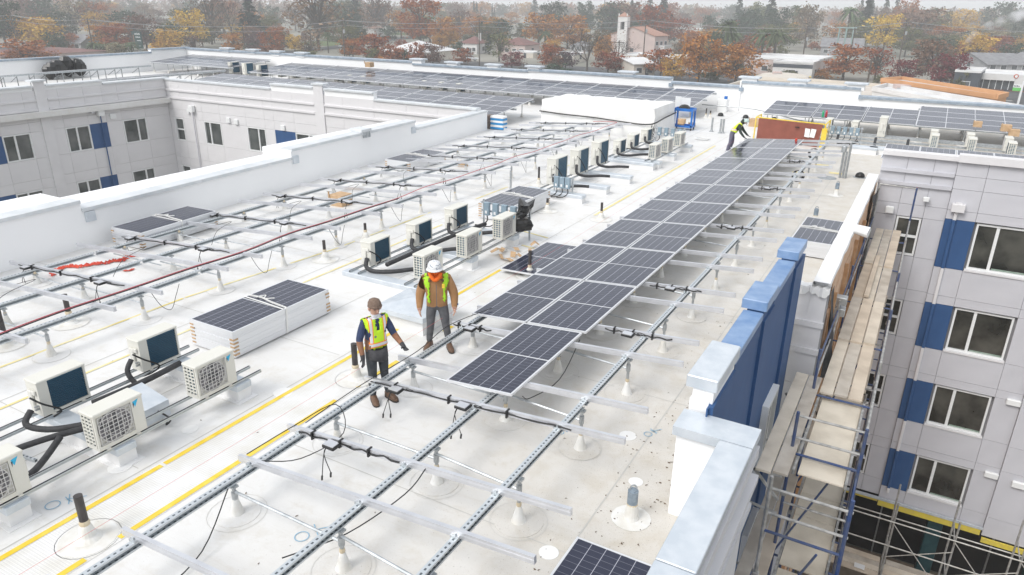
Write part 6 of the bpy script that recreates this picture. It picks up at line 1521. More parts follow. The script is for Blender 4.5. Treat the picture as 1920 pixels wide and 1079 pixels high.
NT = [
 ('autumn_tree','golden tree behind the maroon-roofed building at far left','round','gold',84,94,36,70,0),
 ('autumn_tree','orange-gold tree left of the dark billboard','round','gold',212,96,46,66,1),
 ('autumn_tree','big rusty tree before the maroon roof at far left','round','rust',52,128,78,95,2),
 ('evergreen_tree','dark evergreen at the upper left corner','round','green',12,90,2,70,1),
 ('autumn_tree','pale gold tree in the haze left of centre-left','sparse','pale',145,72,2,70,0),
 ('broadleaf_tree','olive-brown tree behind the billboard','round','brown',276,95,32,62,0),
 ('autumn_tree','large golden tree right of the billboard','round','gold',366,92,24,68,2),
 ('evergreen_tree','dark green tree between billboard and golden tree','round','green',325,98,48,56,0),
 ('yellow_bush','yellow bush below the dark green tree by the billboard','bush','gold',308,106,76,46,0),
 ('tall_tree','very tall sparse tan tree behind the golden tree','sparse','pale',398,84,-14,74,1),
 ('tall_tree','slim bare dark tree right of the tall tan tree','bare','brown',437,84,-8,46,0),
 ('conifer_tree','dark layered conifer in the left third','conifer','conifer',473,88,3,64,0),
 ('autumn_tree','small round orange tree before the dark conifer','round','rust',440,104,64,42,1),
 ('plum_tree','plum-coloured tree right of the small orange tree','round','purple',482,102,60,44,0),
 ('autumn_tree','rusty orange tree before the park lawn','round','rust',512,106,56,46,0),
 ('tall_tree','huge reddish bare tree before the fog','sparse','brown',598,92,-10,120,0),
 ('tall_tree','hazy reddish tree above the row of cypresses','sparse','brown',705,70,-12,70,1),
 ('evergreen_tree','green tree left of the white villa','round','green',658,76,22,42,2),
 ('autumn_tree','broad rust tree before the white villa and hedge','round','rust',705,118,66,70,0),
 ('autumn_tree','rust-brown tree at the pole in the left middle','round','rust',662,112,74,46,1),
 ('autumn_tree','bright orange tree just beyond the parapet left of centre','round','rust',736,124,88,52,2),
 ('autumn_tree','tall rust tree behind the white domed roof','round','rust',828,94,36,46,0),
 ('autumn_tree','big rust tree left of the white domed roof top','round','rust',790,90,-2,76,1),
 ('autumn_tree','dense rust oak before the white domed roof, left one','round','rust',784,126,82,36,2),
 ('autumn_tree','dense rust oak before the white domed roof, right one','round','brown',812,126,84,40,1),
 ('autumn_tree','small orange tree left of the grey pole in the middle','round','rust',866,122,92,40,0),
 ('green_bush','dark green bush beside the white domed roof','bush','green',760,122,94,28,0),
 ('broadleaf_tree','brown-olive tree right of the grey pole in the middle','sparse','olive',936,116,66,52,0),
 ('crimson_tree','crimson tree just beyond the parapet in the middle','round','red',960,130,98,44,0),
 ('broadleaf_tree','dark tree behind the two-storey house','round','olive',912,88,48,50,1),
 ('autumn_tree','wide rust tree behind the palm in the middle','round','rust',1010,90,30,76,2),
 ('autumn_tree','rust tree right of the middle palm','round','rust',1064,92,32,66,0),
 ('evergreen_tree','dark crowned oak above the middle palm','round','green',1036,70,8,50,1),
 ('evergreen_tree','dark oak left of the church tower','round','green',1096,66,8,40,2),
 ('autumn_tree','bright rust tree beyond the parapet right of the crimson one','round','rust',1030,132,86,46,1),
 ('plum_tree','plum tree between the rust tree and the bare tree','round','purple',1060,132,96,44,1),
 ('bare_tree','large bare tree beyond the parapet left of the church','bare','brown',1100,140,58,80,1),
 ('bare_tree','second bare tree by the church tower','bare','brown',1152,136,64,60,2),
 ('autumn_tree','low rust tree under the bare trees','round','rust',1140,140,100,60,2),
 ('autumn_tree','large rust tree right of the church','round','rust',1226,88,14,66,0),
 ('broadleaf_tree','olive tree before the church front','round','olive',1128,98,60,44,2),
 ('autumn_tree','brown-gold tree right of the white shop roof','round','rust',1238,146,94,56,1),
 ('autumn_tree','big bright orange tree beyond the parapet at right of centre','round','rust',1308,158,70,72,2),
 ('autumn_tree','orange tree left of the big bright orange tree','round','gold',1262,152,104,50,0),
 ('autumn_tree','orange tree right of the big bright orange tree','round','rust',1378,158,86,84,0),
 ('small_tree','small orange tree by the pale long wall','round','rust',1257,66,36,22,1),
 ('evergreen_tree','dark clipped evergreen above the orange trees','round','green',1328,76,32,26,0),
 ('evergreen_tree','dark evergreen behind the left palms','round','green',1405,82,30,60,1),
 ('tan_tree','tan dense tree behind the white long roofs','round','pale',1510,90,14,62,0),
 ('evergreen_tree','dark broad tree left of the tan tree','round','green',1455,86,22,56,2),
 ('gold_tree','large golden tree at the right by the street pole','round','gold',1654,102,32,66,1),
 ('autumn_tree','rust tree before the golden tree','round','rust',1580,150,86,80,1),
 ('autumn_tree','brown tree left of the first crimson tree at right','sparse','rust',1640,150,94,64,0),
 ('crimson_tree','smaller crimson tree at right','round','red',1692,158,114,56,1),
 ('crimson_tree','larger crimson tree by the dark shop at right','round','red',1780,166,104,72,2),
 ('autumn_tree','rust-brown street tree between the crimson trees','round','brown',1745,156,78,78,0),
 ('broadleaf_tree','wide olive-brown tree on the right skyline','round','brown',1716,92,22,100,1),
 ('broadleaf_tree','reddish tree on the right skyline','round','rust',1695,74,6,50,2),
 ('evergreen_tree','dark round oak at the upper right','round','green',1862,70,8,60,0),
 ('evergreen_tree','dark tree right of the upper right oak','round','green',1905,70,18,44,1),
 ('yellow_tree','small yellow tree behind the smoke','round','gold',1832,96,52,26,0),
 ('green_bush','round green bush left of the orange wall','bush','olive',1645,158,142,18,0),
 ('conifer_tree','small dark conifer by the smoke','conifer','conifer',1812,116,86,22,1),
 ('conifer_tree','tall grey-green conifer on the skyline right of the church','conifer','conifer',1214,60,-8,26,0),
 ('conifer_tree','layered tall cedar right of the church','conifer','conifer',1240,70,-10,30,1),
 ('conifer_tree','dark cypress-like conifer above the left palms','conifer','conifer',1381,66,-8,26,2),
 ('conifer_tree','leaning dark conifer above the palm grove','conifer','conifer',1438,74,-8,34,0),
 ('conifer_tree','left one of four redwoods at the right skyline','conifer','conifer',1606,66,-4,16,0),('conifer_tree','second of four redwoods at the right skyline','conifer','conifer',1624,70,-8,20,1),
 ('conifer_tree','third of four redwoods at the right skyline','conifer','conifer',1652,66,-8,20,2),('conifer_tree','rightmost of four redwoods at the right skyline','conifer','conifer',1672,64,-8,20,0),
 ('cypress','left one of the paired cypresses left of the middle','column','conifer',889,50,8,8,0),('cypress','right one of the paired cypresses left of the middle','column','conifer',894,50,10,8,1),
 ('cypress','left one of the slim cypress pair at centre','column','conifer',923,50,12,5,0),('cypress','right one of the slim cypress pair at centre','column','conifer',927,50,18,5,1),
 ('cypress','slim dark cypress left of the church tower top','column','conifer',1132,38,4,6,0),('cypress','second slim cypress by the church tower top','column','conifer',1144,40,14,7,1),
 ('palm_tree','bushy green fan palm in the middle beyond the parapet','palm','palm',1021,100,56,30,0),
 ('palm_tree','tall date palm above the orange trees','palm','palm',1357,122,36,40,1),('palm_tree','second date palm right of the tall one','palm','palm',1372,116,58,36,2),
 ('palm_tree','left large palm of the palm grove','palm','palm',1424,124,50,44,0),('palm_tree','right large palm of the palm grove','palm','palm',1448,128,52,54,1),
 ('palm_tree','date palm on the skyline before the redwoods','palm','palm',1582,96,10,36,2),('palm_tree','shorter palm right of the skyline palm','palm','palm',1602,92,28,32,0),
 ('palm_tree','palm top beside the tan tree','palm','palm',1488,80,8,30,1),('palm_tree','hazy palm above the rust trees left of centre','palm','palm',806,82,28,34,2),
 ('palm_tree','small palm in the park at left','palm','palm',616,100,58,20,0),
]
for k in range(7): NT.append(('cypress', 'clipped cypress standing in the row before the pale hedge wall', 'column', 'conifer', 720+9.6*k, 62, 33, 5, k % 2))
for k, u in enumerate((182,200,218,236,250)): NT.append(('palm_shrub', 'bushy palm in the green clump below the billboard', 'palm', 'palm', u, 114, 78+3*(k%2), 30, k % 3))
for name, lb, kd, col, u, vb, vt, w_, i in NT:
    g = None
    if 'clipped cypress standing' in lb: g = 'row of clipped cypresses'
    if 'bushy palm in the green clump' in lb: g = 'clump of palms below the billboard'
    ptree(name, lb, kd, col, u, vb, vt, w_, i, g)
FK = [('round','rust','autumn_tree','hazy rust-coloured tree far out in the town'),('round','brown','broadleaf_tree','hazy brown tree far out in the town'),('round','green','evergreen_tree','hazy dark green tree far out in the town'),('sparse','brown','tall_tree','hazy thin-leaved tree far out in the town'),('round','olive','broadleaf_tree','hazy olive tree far out in the town'),('conifer','conifer','conifer_tree','hazy dark conifer far out in the town'),('round','gold','gold_tree','hazy golden tree far out in the town'),('round','pale','tan_tree','hazy tan tree far out in the town')]
R_ = random.Random(77); wts = [5,4,7,3,5,3.5,2.5,1]
built = 0
while built < 235:
    u = R_.uniform(-60, 1980); d = 400+R_.random()**1.1*520
    dirv = rt2*((u-960)/F_PX)+fw; dirv.z = 0; dirv.normalize(); p = Vector((dirv.x*d, dirv.y*d, GZ))
    kd, col, nm, lb = R_.choices(FK, wts)[0]; h = R_.uniform(10,21)*(1.2 if kd == 'conifer' else 1); w_ = h*R_.uniform(.85,1.3)*(.5 if kd == 'conifer' else 1)
    tree(nm, lb, kd, col, p, h, w_, R_.randrange(3), lb.replace('hazy ','hazy distant ').replace('tree','trees').replace('conifer far','conifers far')); built += 1
R_ = random.Random(41)
for k in range(90):
    u = R_.uniform(-30, 1950); d = R_.uniform(185,390); dirv = rt2*((u-960)/F_PX)+fw; dirv.z = 0; dirv.normalize(); p = Vector((dirv.x*d, dirv.y*d, GZ))
    col = R_.choice(('rust','olive','green','brown','gold','olive','rust'))
    tree('shrub', {'rust':'low rusty shrub among the near houses','olive':'low olive shrub among the near houses','green':'low dark green shrub among the near houses','brown':'low brown shrub among the near houses','gold':'low golden shrub among the near houses'}[col], 'bush', col, p, R_.uniform(2.5,5.5), R_.uniform(4,8), R_.randrange(3), 'low shrubs among the near houses')
R_ = random.Random(63); nb = 0
while nb < 125:
    u = R_.uniform(-40, 1960); d = R_.uniform(255,430)
    if any(a < u < b for a, b in ((1148,1216),(862,914),(122,182),(738,832),(1412,1548),(1795,1960))) and d < 345: continue
    dirv = rt2*((u-960)/F_PX)+fw; dirv.z = 0; dirv.normalize(); p = Vector((dirv.x*d, dirv.y*d, GZ))
    kd, col, nm, lb = R_.choices(FK, [6,2.5,6,1,5,1.5,4,.7])[0]; h = R_.uniform(6.5,12)*(d/330); w_ = h*R_.uniform(.95,1.4)*(.5 if kd == 'conifer' else 1)
    lb = lb.replace('hazy ','mid-sized ').replace('far out in the town','between the houses')
    tree(nm, lb, kd, col, p, h, w_, R_.randrange(3), lb.replace('tree','trees').replace('conifer between','conifers between')); nb += 1
# far woods that read as one mass
mb = MB(); R_ = random.Random(5)
for k in range(5200):
    u = R_.uniform(-300, 2220); d = R_.uniform(820,1500); dirv = rt2*((u-960)/F_PX)+fw; dirv.z = 0; dirv.normalize()
    c = Vector((dirv.x*d, dirv.y*d, GZ+R_.uniform(1,15)))
    leaf_quads(mb, [c+Vector((R_.gauss(0,3),R_.gauss(0,3),R_.gauss(0,2.2))) for _ in range(5)], 1.3, 3.2, R_)
tag(mb.build('far_woods', LM['brown']), 'dim band of woods fading into the fog behind the town', kind='stuff')
# ------------------------------------------------------------------ houses and shops
ROOFG = mat('shingle_grey', (.16,.16,.17), (.24,.24,.25), .85, scale=.8, detail=6); ROOFR = mat('roof_maroon', (.14,.06,.055), (.18,.085,.075), .8, scale=.6); ROOFW = mat('roof_white', (.70,.70,.70), (.60,.60,.60), .6, scale=.3, detail=6); TILE = mat('roof_tile', (.30,.15,.11), (.40,.23,.17), .8, scale=2)
WCREAM = mat('stucco_cream', (.60,.55,.48), (.52,.48,.42), .85, scale=.5); WWHITE = mat('stucco_white', (.68,.67,.66), (.60,.59,.58), .85, scale=.5); WPINK = mat('stucco_pink', (.52,.42,.39), (.47,.38,.36), .85, scale=.5); WGREY = mat('siding_grey', (.28,.28,.29), (.34,.34,.35), .8, scale=.6); WORANGE = mat('stucco_orange', (.62,.33,.16), (.55,.29,.14), .85, scale=.5); WBLUE = mat('siding_blue', (.33,.42,.52), (.38,.47,.56), .8, scale=.5); WDARK = mat('shop_dark', (.035,.045,.06), (.05,.06,.075), .6, scale=.6)
WINM = mat('house_window', (.04,.045,.05), (.09,.10,.11), .15, scale=.5)
def house(name, label, loc, rz, w, d, h, rh, wall, roof, kind='gable', nwin=3, storeys=1, chimney=False, cat='house'):
    """w along local x; front is -y"""
    r = thing(name, label, cat, loc, rz)
    mb = MB(); mb.box(-w/2,w/2,-d/2,d/2,0,h)
    if kind == 'gable': mb.add([(-w/2,-d/2,h),(-w/2,d/2,h),(-w/2,0,h+rh),(w/2,-d/2,h),(w/2,d/2,h),(w/2,0,h+rh)],[(0,2,1),(3,4,5)])
    mb.build('wall', wall, r, local=True); o_ = .45; mb = MB()
    if kind == 'gable':
        e = rh*o_/(d/2)
        for s_ in (-1,1): mb.add([(-w/2-o_,s_*(d/2+o_),h-e),(w/2+o_,s_*(d/2+o_),h-e),(w/2+o_,0,h+rh),(-w/2-o_,0,h+rh),(-w/2-o_,s_*(d/2+o_),h-e+.2),(w/2+o_,s_*(d/2+o_),h-e+.2),(w/2+o_,0,h+rh+.2),(-w/2-o_,0,h+rh+.2)],[(0,1,2,3),(7,6,5,4),(0,4,5,1),(1,5,6,2),(3,2,6,7),(0,3,7,4)])
    elif kind == 'hip':
        a = max(0.1, w/2-d/2); mb.add([(-w/2-o_,-d/2-o_,h),(w/2+o_,-d/2-o_,h),(w/2+o_,d/2+o_,h),(-w/2-o_,d/2+o_,h),(-a,0,h+rh),(a,0,h+rh)],[(0,1,5,4),(1,2,5),(2,3,4,5),(3,0,4),(3,2,1,0)])
    else:
        mb.box(-w/2+.3,w/2-.3,-d/2+.3,d/2-.3,h-.02,h+.06)
        for b in ((-w/2-.1,w/2+.1,-d/2-.1,-d/2+.3),(-w/2-.1,w/2+.1,d/2-.3,d/2+.1),(-w/2-.1,-w/2+.3,-d/2+.3,d/2-.3),(w/2-.3,w/2+.1,-d/2+.3,d/2-.3)): mb.box(*b,h-.02,h+.45)
    rf = mb.build('roof', roof, r, local=True)
    if chimney: mb = MB(); mb.box(w*.25,w*.25+.8,-.4,.4,h,h+rh+1.2); mb.build('chimney', WWHITE, rf, local=True)
    for st in range(storeys):
        zz = 1.0+st*2.8
        for k in range(nwin):
            x = -w/2+w*(k+.5)/nwin; ww = min(1.6, w/nwin*.55)
            if zz+1.3 > h: continue
            mb = MB(); mb.box(x-ww/2-.1,x+ww/2+.1,-d/2-.06,-d/2-.002,zz-.1,zz+1.4); wn = mb.build('window', WFRAME, r, local=True)
            mb = MB(); mb.box(x-ww/2,x+ww/2,-d/2-.09,-d/2-.062,zz,zz+1.3); mb.build('pane', WINM, wn, local=True)
    for s_ in (-1,1):
        mb = MB(); x = s_*(w/2+.04); mb.box(min(x,x-s_*.035),max(x,x-s_*.035),-.8,.8,1,2.4); mb.build('window', WINM, r, local=True)
    mb = MB(); mb.box(w*.05,w*.05+1.0,-d/2-.05,-d/2-.002,0,2.1); mb.build('door', WDARK, r, local=True)
    return r
def phouse(name, label, u, vb, wpx, dm, hpx, rpx, wall, roof, rz=-.15, **k):
    p = unproj(u, vb, GZ); s_ = (p-Vector((0,0,CAM_H))).dot(fw)/F_PX
    return house(name, label, p, rz, wpx*s_, dm, hpx*s_, rpx*s_, wall, roof, **k)
phouse('maroon_roofed_hall','low hall with big flat maroon roof at the far left edge',60,118,170,34,20,6,WPINK,ROOFR,.1,kind='hip',nwin=6,cat='building')
phouse('bungalow','grey bungalow with shingled gable roof left of the billboard',154,94,54,11,14,13,WGREY,ROOFG,.25)
phouse('villa','white two-storey villa at the left of the cypress row',704,72,18,9,18,5,WWHITE,TILE,.1,kind='hip',storeys=2,nwin=2)
phouse('garden_wall','pale long wall behind the row of clipped cypresses',760,62,68,1.2,9,1,WCREAM,TILE,.05,kind='flat',cat='wall',nwin=1)
phouse('domed_hall','white hall with low domed roof beyond the parapet left of centre',786,112,86,22,16,18,WCREAM,ROOFW,.0,kind='hip',nwin=5,cat='building')
phouse('two_storey_house','two-storey house with brown hip roof and white chimney by the grey pole',890,100,36,11,18,12,WWHITE,ROOFR,.1,kind='hip',storeys=2,nwin=3,chimney=True)
phouse('blue_house','pale blue gabled house up the slope behind the grey pole',888,62,36,10,9,7,WBLUE,ROOFG,.3)
phouse('brown_roofed_house','house with brown hip roof right of the two-storey house',972,102,60,12,18,12,WPINK,ROOFR,.0,kind='hip',storeys=2,nwin=4)
phouse('long_shed','long cream shed wall beyond the parapet in the middle',990,108,44,8,9,2,WCREAM,ROOFW,.0,kind='flat',cat='building')
phouse('cream_shop','cream shop with white roof under the bare trees',1064,116,52,12,14,4,WCREAM,ROOFW,.05,kind='flat',nwin=4,cat='shop')
phouse('dark_eaved_house','house with grey roof and dark porch left of the church',1090,98,30,9,12,8,WGREY,ROOFG,.1,kind='hip')
phouse('church_hall','pinkish church hall with tiled gable beside the tower',1196,102,44,20,34,14,WPINK,TILE,1.35,cat='church',nwin=3,storeys=2)
p = unproj(1166,102,GZ); s_ = (p-Vector((0,0,CAM_H))).dot(fw)/F_PX
ct = thing('church_tower', 'tall white mission-style church tower with tiled cap and arched opening', 'church tower', p, .1); w_ = 9*s_; hh_ = 66*s_
mb = MB()
for a in ((-w_,-w_*.42,-w_,w_),(w_*.42,w_,-w_,w_),(-w_*.42,w_*.42,w_*.6,w_)): mb.box(*a,0,hh_)
mb.box(-w_*.42,w_*.42,-w_,w_*.6,0,hh_*.66); mb.box(-w_*.42,w_*.42,-w_,w_*.6,hh_*.86,hh_); mb.build('tower_wall', WWHITE, ct, local=True)
mb = MB(); mb.add([(-w_*1.1,-w_*1.1,hh_),(w_*1.1,-w_*1.1,hh_),(w_*1.1,w_*1.1,hh_),(-w_*1.1,w_*1.1,hh_),(0,0,hh_*1.12)],[(3,2,1,0),(0,1,4),(1,2,4),(2,3,4),(3,0,4)]); mb.build('tiled_cap', TILE, ct, local=True)
mb = MB(); mb.box(-w_*.4,w_*.4,w_*.5,w_*.58,hh_*.66,hh_*.86); mb.build('belfry_dark', WDARK, ct, local=True)
for sx in (-1,1): 
    mb = MB(); mb.lathe([(w_*.12,hh_),(w_*.14,hh_*1.05),(0,hh_*1.10)], (sx*w_*.85,-w_*.85,0), 6); mb.build('finial', WWHITE, ct, local=True)
phouse('white_roofed_shop','white-roofed shop beyond the parapet below the church',1182,140,44,14,22,8,WCREAM,ROOFW,.9,cat='shop',nwin=2)
phouse('flat_clinic','low flat-roofed clinic with green awnings right of the church',1206,116,56,14,12,3,WCREAM,ROOFW,.0,kind='flat',nwin=4,cat='building')
phouse('grey_flat_building','low grey flat-roofed building right of the green awnings',1262,122,64,14,14,3,WGREY,ROOFW,.0,kind='flat',nwin=4,cat='building')
phouse('white_box_building','small white box building by the street right of the church',1240,104,22,8,16,2,WWHITE,ROOFW,.0,kind='flat',nwin=1,cat='building')
phouse('pale_long_wall','pale long building in the haze right of the church',1262,62,56,8,10,2,WCREAM,ROOFW,.0,kind='flat',cat='building')
phouse('cream_long_building','cream long building in the haze above the orange trees',1296,66,50,8,11,2,WCREAM,ROOFW,.0,kind='flat',cat='building')
phouse('pink_warehouse','long pinkish warehouse with wide white roof behind the orange trees',1476,136,126,22,26,3,WPINK,ROOFW,-.05,kind='flat',nwin=5,cat='warehouse')
bw = phouse('white_shop','white shop with black fascia and yellow stripe before the warehouse',1490,146,70,9,28,3,WWHITE,ROOFW,-.05,kind='flat',nwin=1,cat='shop')
for z0, z1, m_, nm in ((.70,.93,WDARK,'fascia'),(.16,.24,YEL,'yellow_stripe'),(0,.16,WDARK,'dark_plinth')):
    hz = 28*(unproj(1490,146,GZ)-Vector((0,0,CAM_H))).dot(fw)/F_PX; wz = 70*(unproj(1490,146,GZ)-Vector((0,0,CAM_H))).dot(fw)/F_PX
    mb = MB(); mb.box(-wz/2,wz/2,-4.6,-4.52,hz*z0+.02,hz*z1); mb.build(nm, m_, bw, local=True)
phouse('grey_house','grey house with stepped roofs behind the green pole frame',1576,104,70,12,16,14,WGREY,ROOFG,.1,nwin=4)
phouse('tan_house','tan gabled house behind the smoke at right',1858,104,46,12,14,16,WCREAM,ROOFR,.6)
phouse('grey_hall','wide grey-roofed hall behind the dark shop',1852,132,76,20,14,16,WGREY,ROOFG,.5,nwin=4,cat='building')
phouse('far_right_hall','grey hip-roofed hall at the right edge',1915,128,70,18,16,16,WBLUE,ROOFG,.2,kind='hip',nwin=5,cat='building')
phouse('dark_shop','dark blue shop with white flat roof by the larger crimson tree',1812,168,40,14,34,3,WDARK,ROOFW,-.1,kind='flat',nwin=1,cat='shop')
gs = phouse('glazed_shop','brick and glass shop with white roof at the right edge',1880,166,90,16,26,3,mat('brick_red',(.22,.085,.06),(.28,.12,.085),.85,scale=5),ROOFW,-.1,kind='flat',nwin=0,cat='shop')
sg = (unproj(1880,166,GZ)-Vector((0,0,CAM_H))).dot(fw)/F_PX
mb = MB(); mb.box(-45*sg,45*sg,-8.9,-8.3,19*sg,26*sg+.5); mb.build('white_fascia', WWHITE, gs, local=True)
mb = MB(); mb.box(-40*sg,40*sg,-8.14,-8.05,3*sg,18.8*sg); gp = mb.build('shop_window', WINM, gs, local=True)
mb = MB()
for k in range(9): mb.box(-40*sg+10*k*sg-.06,-40*sg+10*k*sg+.06,-8.22,-8.142,3*sg,18.8*sg)
mb.build('mullions', WFRAME, gp, local=True, kind='stuff')
# near flat roofs just beyond the far parapet at the right
def flatroof(name, label, pts, z, wall, roof, wallh=None):
    r = thing(name, label, 'building', (sum(p[0] for p in pts)/len(pts), sum(p[1] for p in pts)/len(pts), GZ))
    mb = MB(); mb.poly([(x,y,z) for x, y in pts], z-GZ); mb.build('wall', wall, r)
    mb = MB(); cx, cy = sum(p[0] for p in pts)/len(pts), sum(p[1] for p in pts)/len(pts)
    mb.poly([(x+(cx-x)*.02,y+(cy-y)*.02,z+.05) for x, y in pts], .04); mb.build('roof', roof, r)
    for i in range(len(pts)):
        a, b = Vector((*pts[i],z+.25)), Vector((*pts[(i+1)%len(pts)],z+.25)); mb = MB(); mb.bar(a,b,.35,.6); mb.build('parapet', wall, r)
    return r
q = [unproj(u, v, -6.5) for u, v in ((1330,176),(1720,214),(1700,168),(1425,146))]
flatroof('tan_flat_building', 'low building with stained tan flat roof just beyond the far parapet', [(p.x,p.y) for p in q], -6.5, WCREAM, mat('tan_roof',(.52,.47,.41),(.62,.58,.53),.8,scale=.4,detail=8))
q = [unproj(u, v, -5.1) for u, v in ((1652,153),(1868,186),(1888,181),(1690,150))]
flatroof('orange_building', 'low orange-walled building with grey roof beyond the far parapet at right', [(p.x,p.y) for p in q], -5.1, WORANGE, mat('grey_gravel_roof',(.45,.44,.43),(.55,.54,.52),.85,scale=.5,detail=8))
q = [unproj(u, v, -5.6) for u, v in ((1636,170),(1990,236),(2010,222),(1662,163))]
flatroof('white_flat_building', 'long low white-roofed building beside the orange walls', [(p.x,p.y) for p in q], -5.6, WWHITE, ROOFW)
for u, v, w_, lb in ((1688,178,2.2,'brown boxy rooftop unit on the roof beyond the far parapet'),(1456,146,1.6,'pale rooftop unit on the tan roof beyond the parapet'),(1605,170,1.8,'grey rooftop unit beside the utility pole')):
    p = unproj(u, v, -6.5); r = thing('rooftop_unit', lb, 'rooftop unit', p, .3); mb = MB(); mb.cbox(-w_/2,w_/2,-w_*.4,w_*.4,0,w_*.7,.05); mb.build('casing', WPINK, r, local=True); mb = MB(); mb.box(-w_*.4,w_*.4,-w_*.42,-w_*.402,w_*.1,w_*.5); mb.build('louvre', GALVD, r, local=True)
for u, v, L in ((1448,152,9),):
    p = unproj(u, v, -6.4); mb = MB(); n = 10
    for k in range(n): a, b = PI*k/n, PI*(k+1)/n; mb.add([(p.x-L/2*math.cos(a),p.y,p.z+.6*math.sin(a)),(p.x-L/2*math.cos(b),p.y,p.z+.6*math.sin(b)),(p.x-L/2*math.cos(b),p.y+12,p.z+.6*math.sin(b)),(p.x-L/2*math.cos(a),p.y+12,p.z+.6*math.sin(a))],[(0,1,2,3)])
    mb.add([(p.x-L/2*math.cos(PI*k/n),p.y,p.z+.6*math.sin(PI*k/n)) for k in range(n+1)],[tuple(range(n+1))])
    tag(mb.build('arched_roof', WCREAM), ('left' if u<1500 else 'right')+' arched pale roof just beyond the far parapet', 'roof')
# ------------------------------------------------------------------ poles, wires, signs, car, smoke
POLEM = mat('pole_wood', (.07,.055,.045), (.11,.09,.075), .9, scale=1); tops = []
def pole(u, vb, vt, label, arms=2):
    p = unproj(u, vb, GZ); s_ = (p-Vector((0,0,CAM_H))).dot(fw)/F_PX; h = (vb-vt)*s_*1.02
    r = thing('utility_pole', label, 'utility pole', p, .1, 'wooden utility poles along the street')
    mb = MB(); mb.tube([(0,0,0),(0,0,h)], [.22,.15], 7); mb.build('shaft', POLEM, r, local=True)
    for k in range(arms): mb = MB(); mb.box(-1.5+.3*k,1.5-.3*k,-.08,.08,h-.7-1.3*k,h-.52-1.3*k); mb.build('crossarm', POLEM, r, local=True)
    if arms > 1: mb = MB(); mb.lathe([(.3,h-4.2),(.32,h-4.1),(.32,h-3.2),(.1,h-3.1)], (.45,0,0), 8); mb.build('transformer', GALVD, r, local=True)
    tops.append((p+Vector((0,0,h-.5)), u)); return r
for a in ((36,100,32,'leftmost wooden utility pole near the left edge'),(178,112,40,'utility pole behind the bungalow'),(462,114,52,'utility pole before the dark conifer'),(586,112,62,'utility pole at the park lawn'),(647,118,42,'utility pole at the left middle'),(779+120,126,44,'grey-black utility pole by the two-storey house'),(1205,122,42,'utility pole with transformer right of the church'),(1158,132,80,'slim pole at the bare trees'),(1502,130,56,'utility pole before the white warehouse roof'),(1620,190,114,'dark pole rising by the grey rooftop unit'),(1682,132,46,'utility pole before the large golden tree'),(1590,128,58,'dark pole by the green frame')): pole(*a, 2 if a[0] in (1205,1502,1682,647) else 1)
ln = sorted([t for t in tops if t[1] in (36,178,462,647,899,1205,1502,1682)], key=lambda t: t[1])
ln = [(ln[0][0]+(ln[0][0]-ln[1][0])*1.0, -100)]+ln+[(ln[-1][0]+Vector((60,8,-2)), 2100)]
for dz, off in ((0,0),(.05,.9),(-1.4,.3)):
    mb = MB()
    for (a, _), (b, _) in zip(ln[:-1], ln[1:]):
        L = (b-a).length; mb.tube([a.lerp(b, t/10)+Vector((off,0,dz-L*.018*4*(t/10)*(1-t/10))) for t in range(11)], .055, 4, False)
    tag(mb.build('power_line', mat('wire_grey', (.30,.31,.32), rough=.6)), 'one of the sagging power lines strung between the street poles', 'wire', 'power lines along the street')
fr = thing('pole_frame', 'pale green steel pole frame left of the large golden tree', 'pole frame', unproj(1578,112,GZ)); P0 = unproj(1578,112,GZ); sF = (P0-Vector((0,0,CAM_H))).dot(fw)/F_PX
for dx in (-12,0,12): mb = MB(); mb.tube([P0+Vector((dx*sF,0,0)),P0+Vector((dx*sF,0,56*sF))],.3,6); mb.build('upright', mat('green_steel',(.22,.32,.31),rough=.6), fr)
mb = MB(); mb.tube([P0+Vector((-17*sF,0,56*sF)),P0+Vector((17*sF,0,56*sF))],.25,6); mb.build('beam', MATS['green_steel'], fr)
p = unproj(58,122,GZ); sl = thing('street_lamp', 'curved double-arm street lamp before the maroon roof', 'street lamp', p); s_ = (p-Vector((0,0,CAM_H))).dot(fw)/F_PX
mb = MB(); mb.tube(curve_pts([p,p+Vector((0,0,22*s_)),p+Vector((3*s_,0,27*s_)),p+Vector((13*s_,0,30*s_))],4),.12,6); mb.build('arm', GALV, sl)
mb = MB(); mb.cbox(p.x+12*s_,p.x+16*s_,p.y-.3,p.y+.3,p.z+30*s_,p.z+30.8*s_,.05); mb.build('lamp_head', GALV, sl)
# dark billboard with white lettering lines
p = unproj(264,112,GZ); s_ = (p-Vector((0,0,CAM_H))).dot(fw)/F_PX; bb = thing('billboard', 'dark green roadside billboard with white lines of text and a figure', 'billboard', p, .15)
mb = MB(); mb.tube([(0,.3,0),(0,.3,22*s_)],.4,8); mb.build('post', GALVD, bb, local=True)
mb = MB(); mb.box(-11*s_,11*s_,-.2,.2,20*s_,50*s_); mb.build('board', mat('billboard_green',(.012,.045,.045),(.02,.06,.058),.5,scale=.2), bb, local=True)
def stroke_word(mb, x, z, h, n, seed):
    R2 = random.Random(seed)
    for k in range(n):
        for a in range(2): mb.box(x+k*h*.75+a*h*.35, x+k*h*.75+a*h*.35+h*.14, -.23,-.205, z, z+h*(1 if R2.random()>.3 else .7))
        mb.box(x+k*h*.75+h*.14, x+k*h*.75+h*.35, -.23,-.205, z+h*R2.choice((0,.45,.86)), z+h*R2.choice((0,.45,.86))*0+z*0+h*.14+h*R2.choice((0,.45,.86)) if False else z+h*.14)
txt = MB(); stroke_word(txt,-3.5*s_,44*s_,3*s_,6,1); stroke_word(txt,-2*s_,38.5*s_,3*s_,5,2); stroke_word(txt,0,33*s_,1.6*s_,8,3); stroke_word(txt,3*s_,24*s_,1.4*s_,5,4); txt.build('lettering', WFRAME, bb, local=True, kind='stuff')
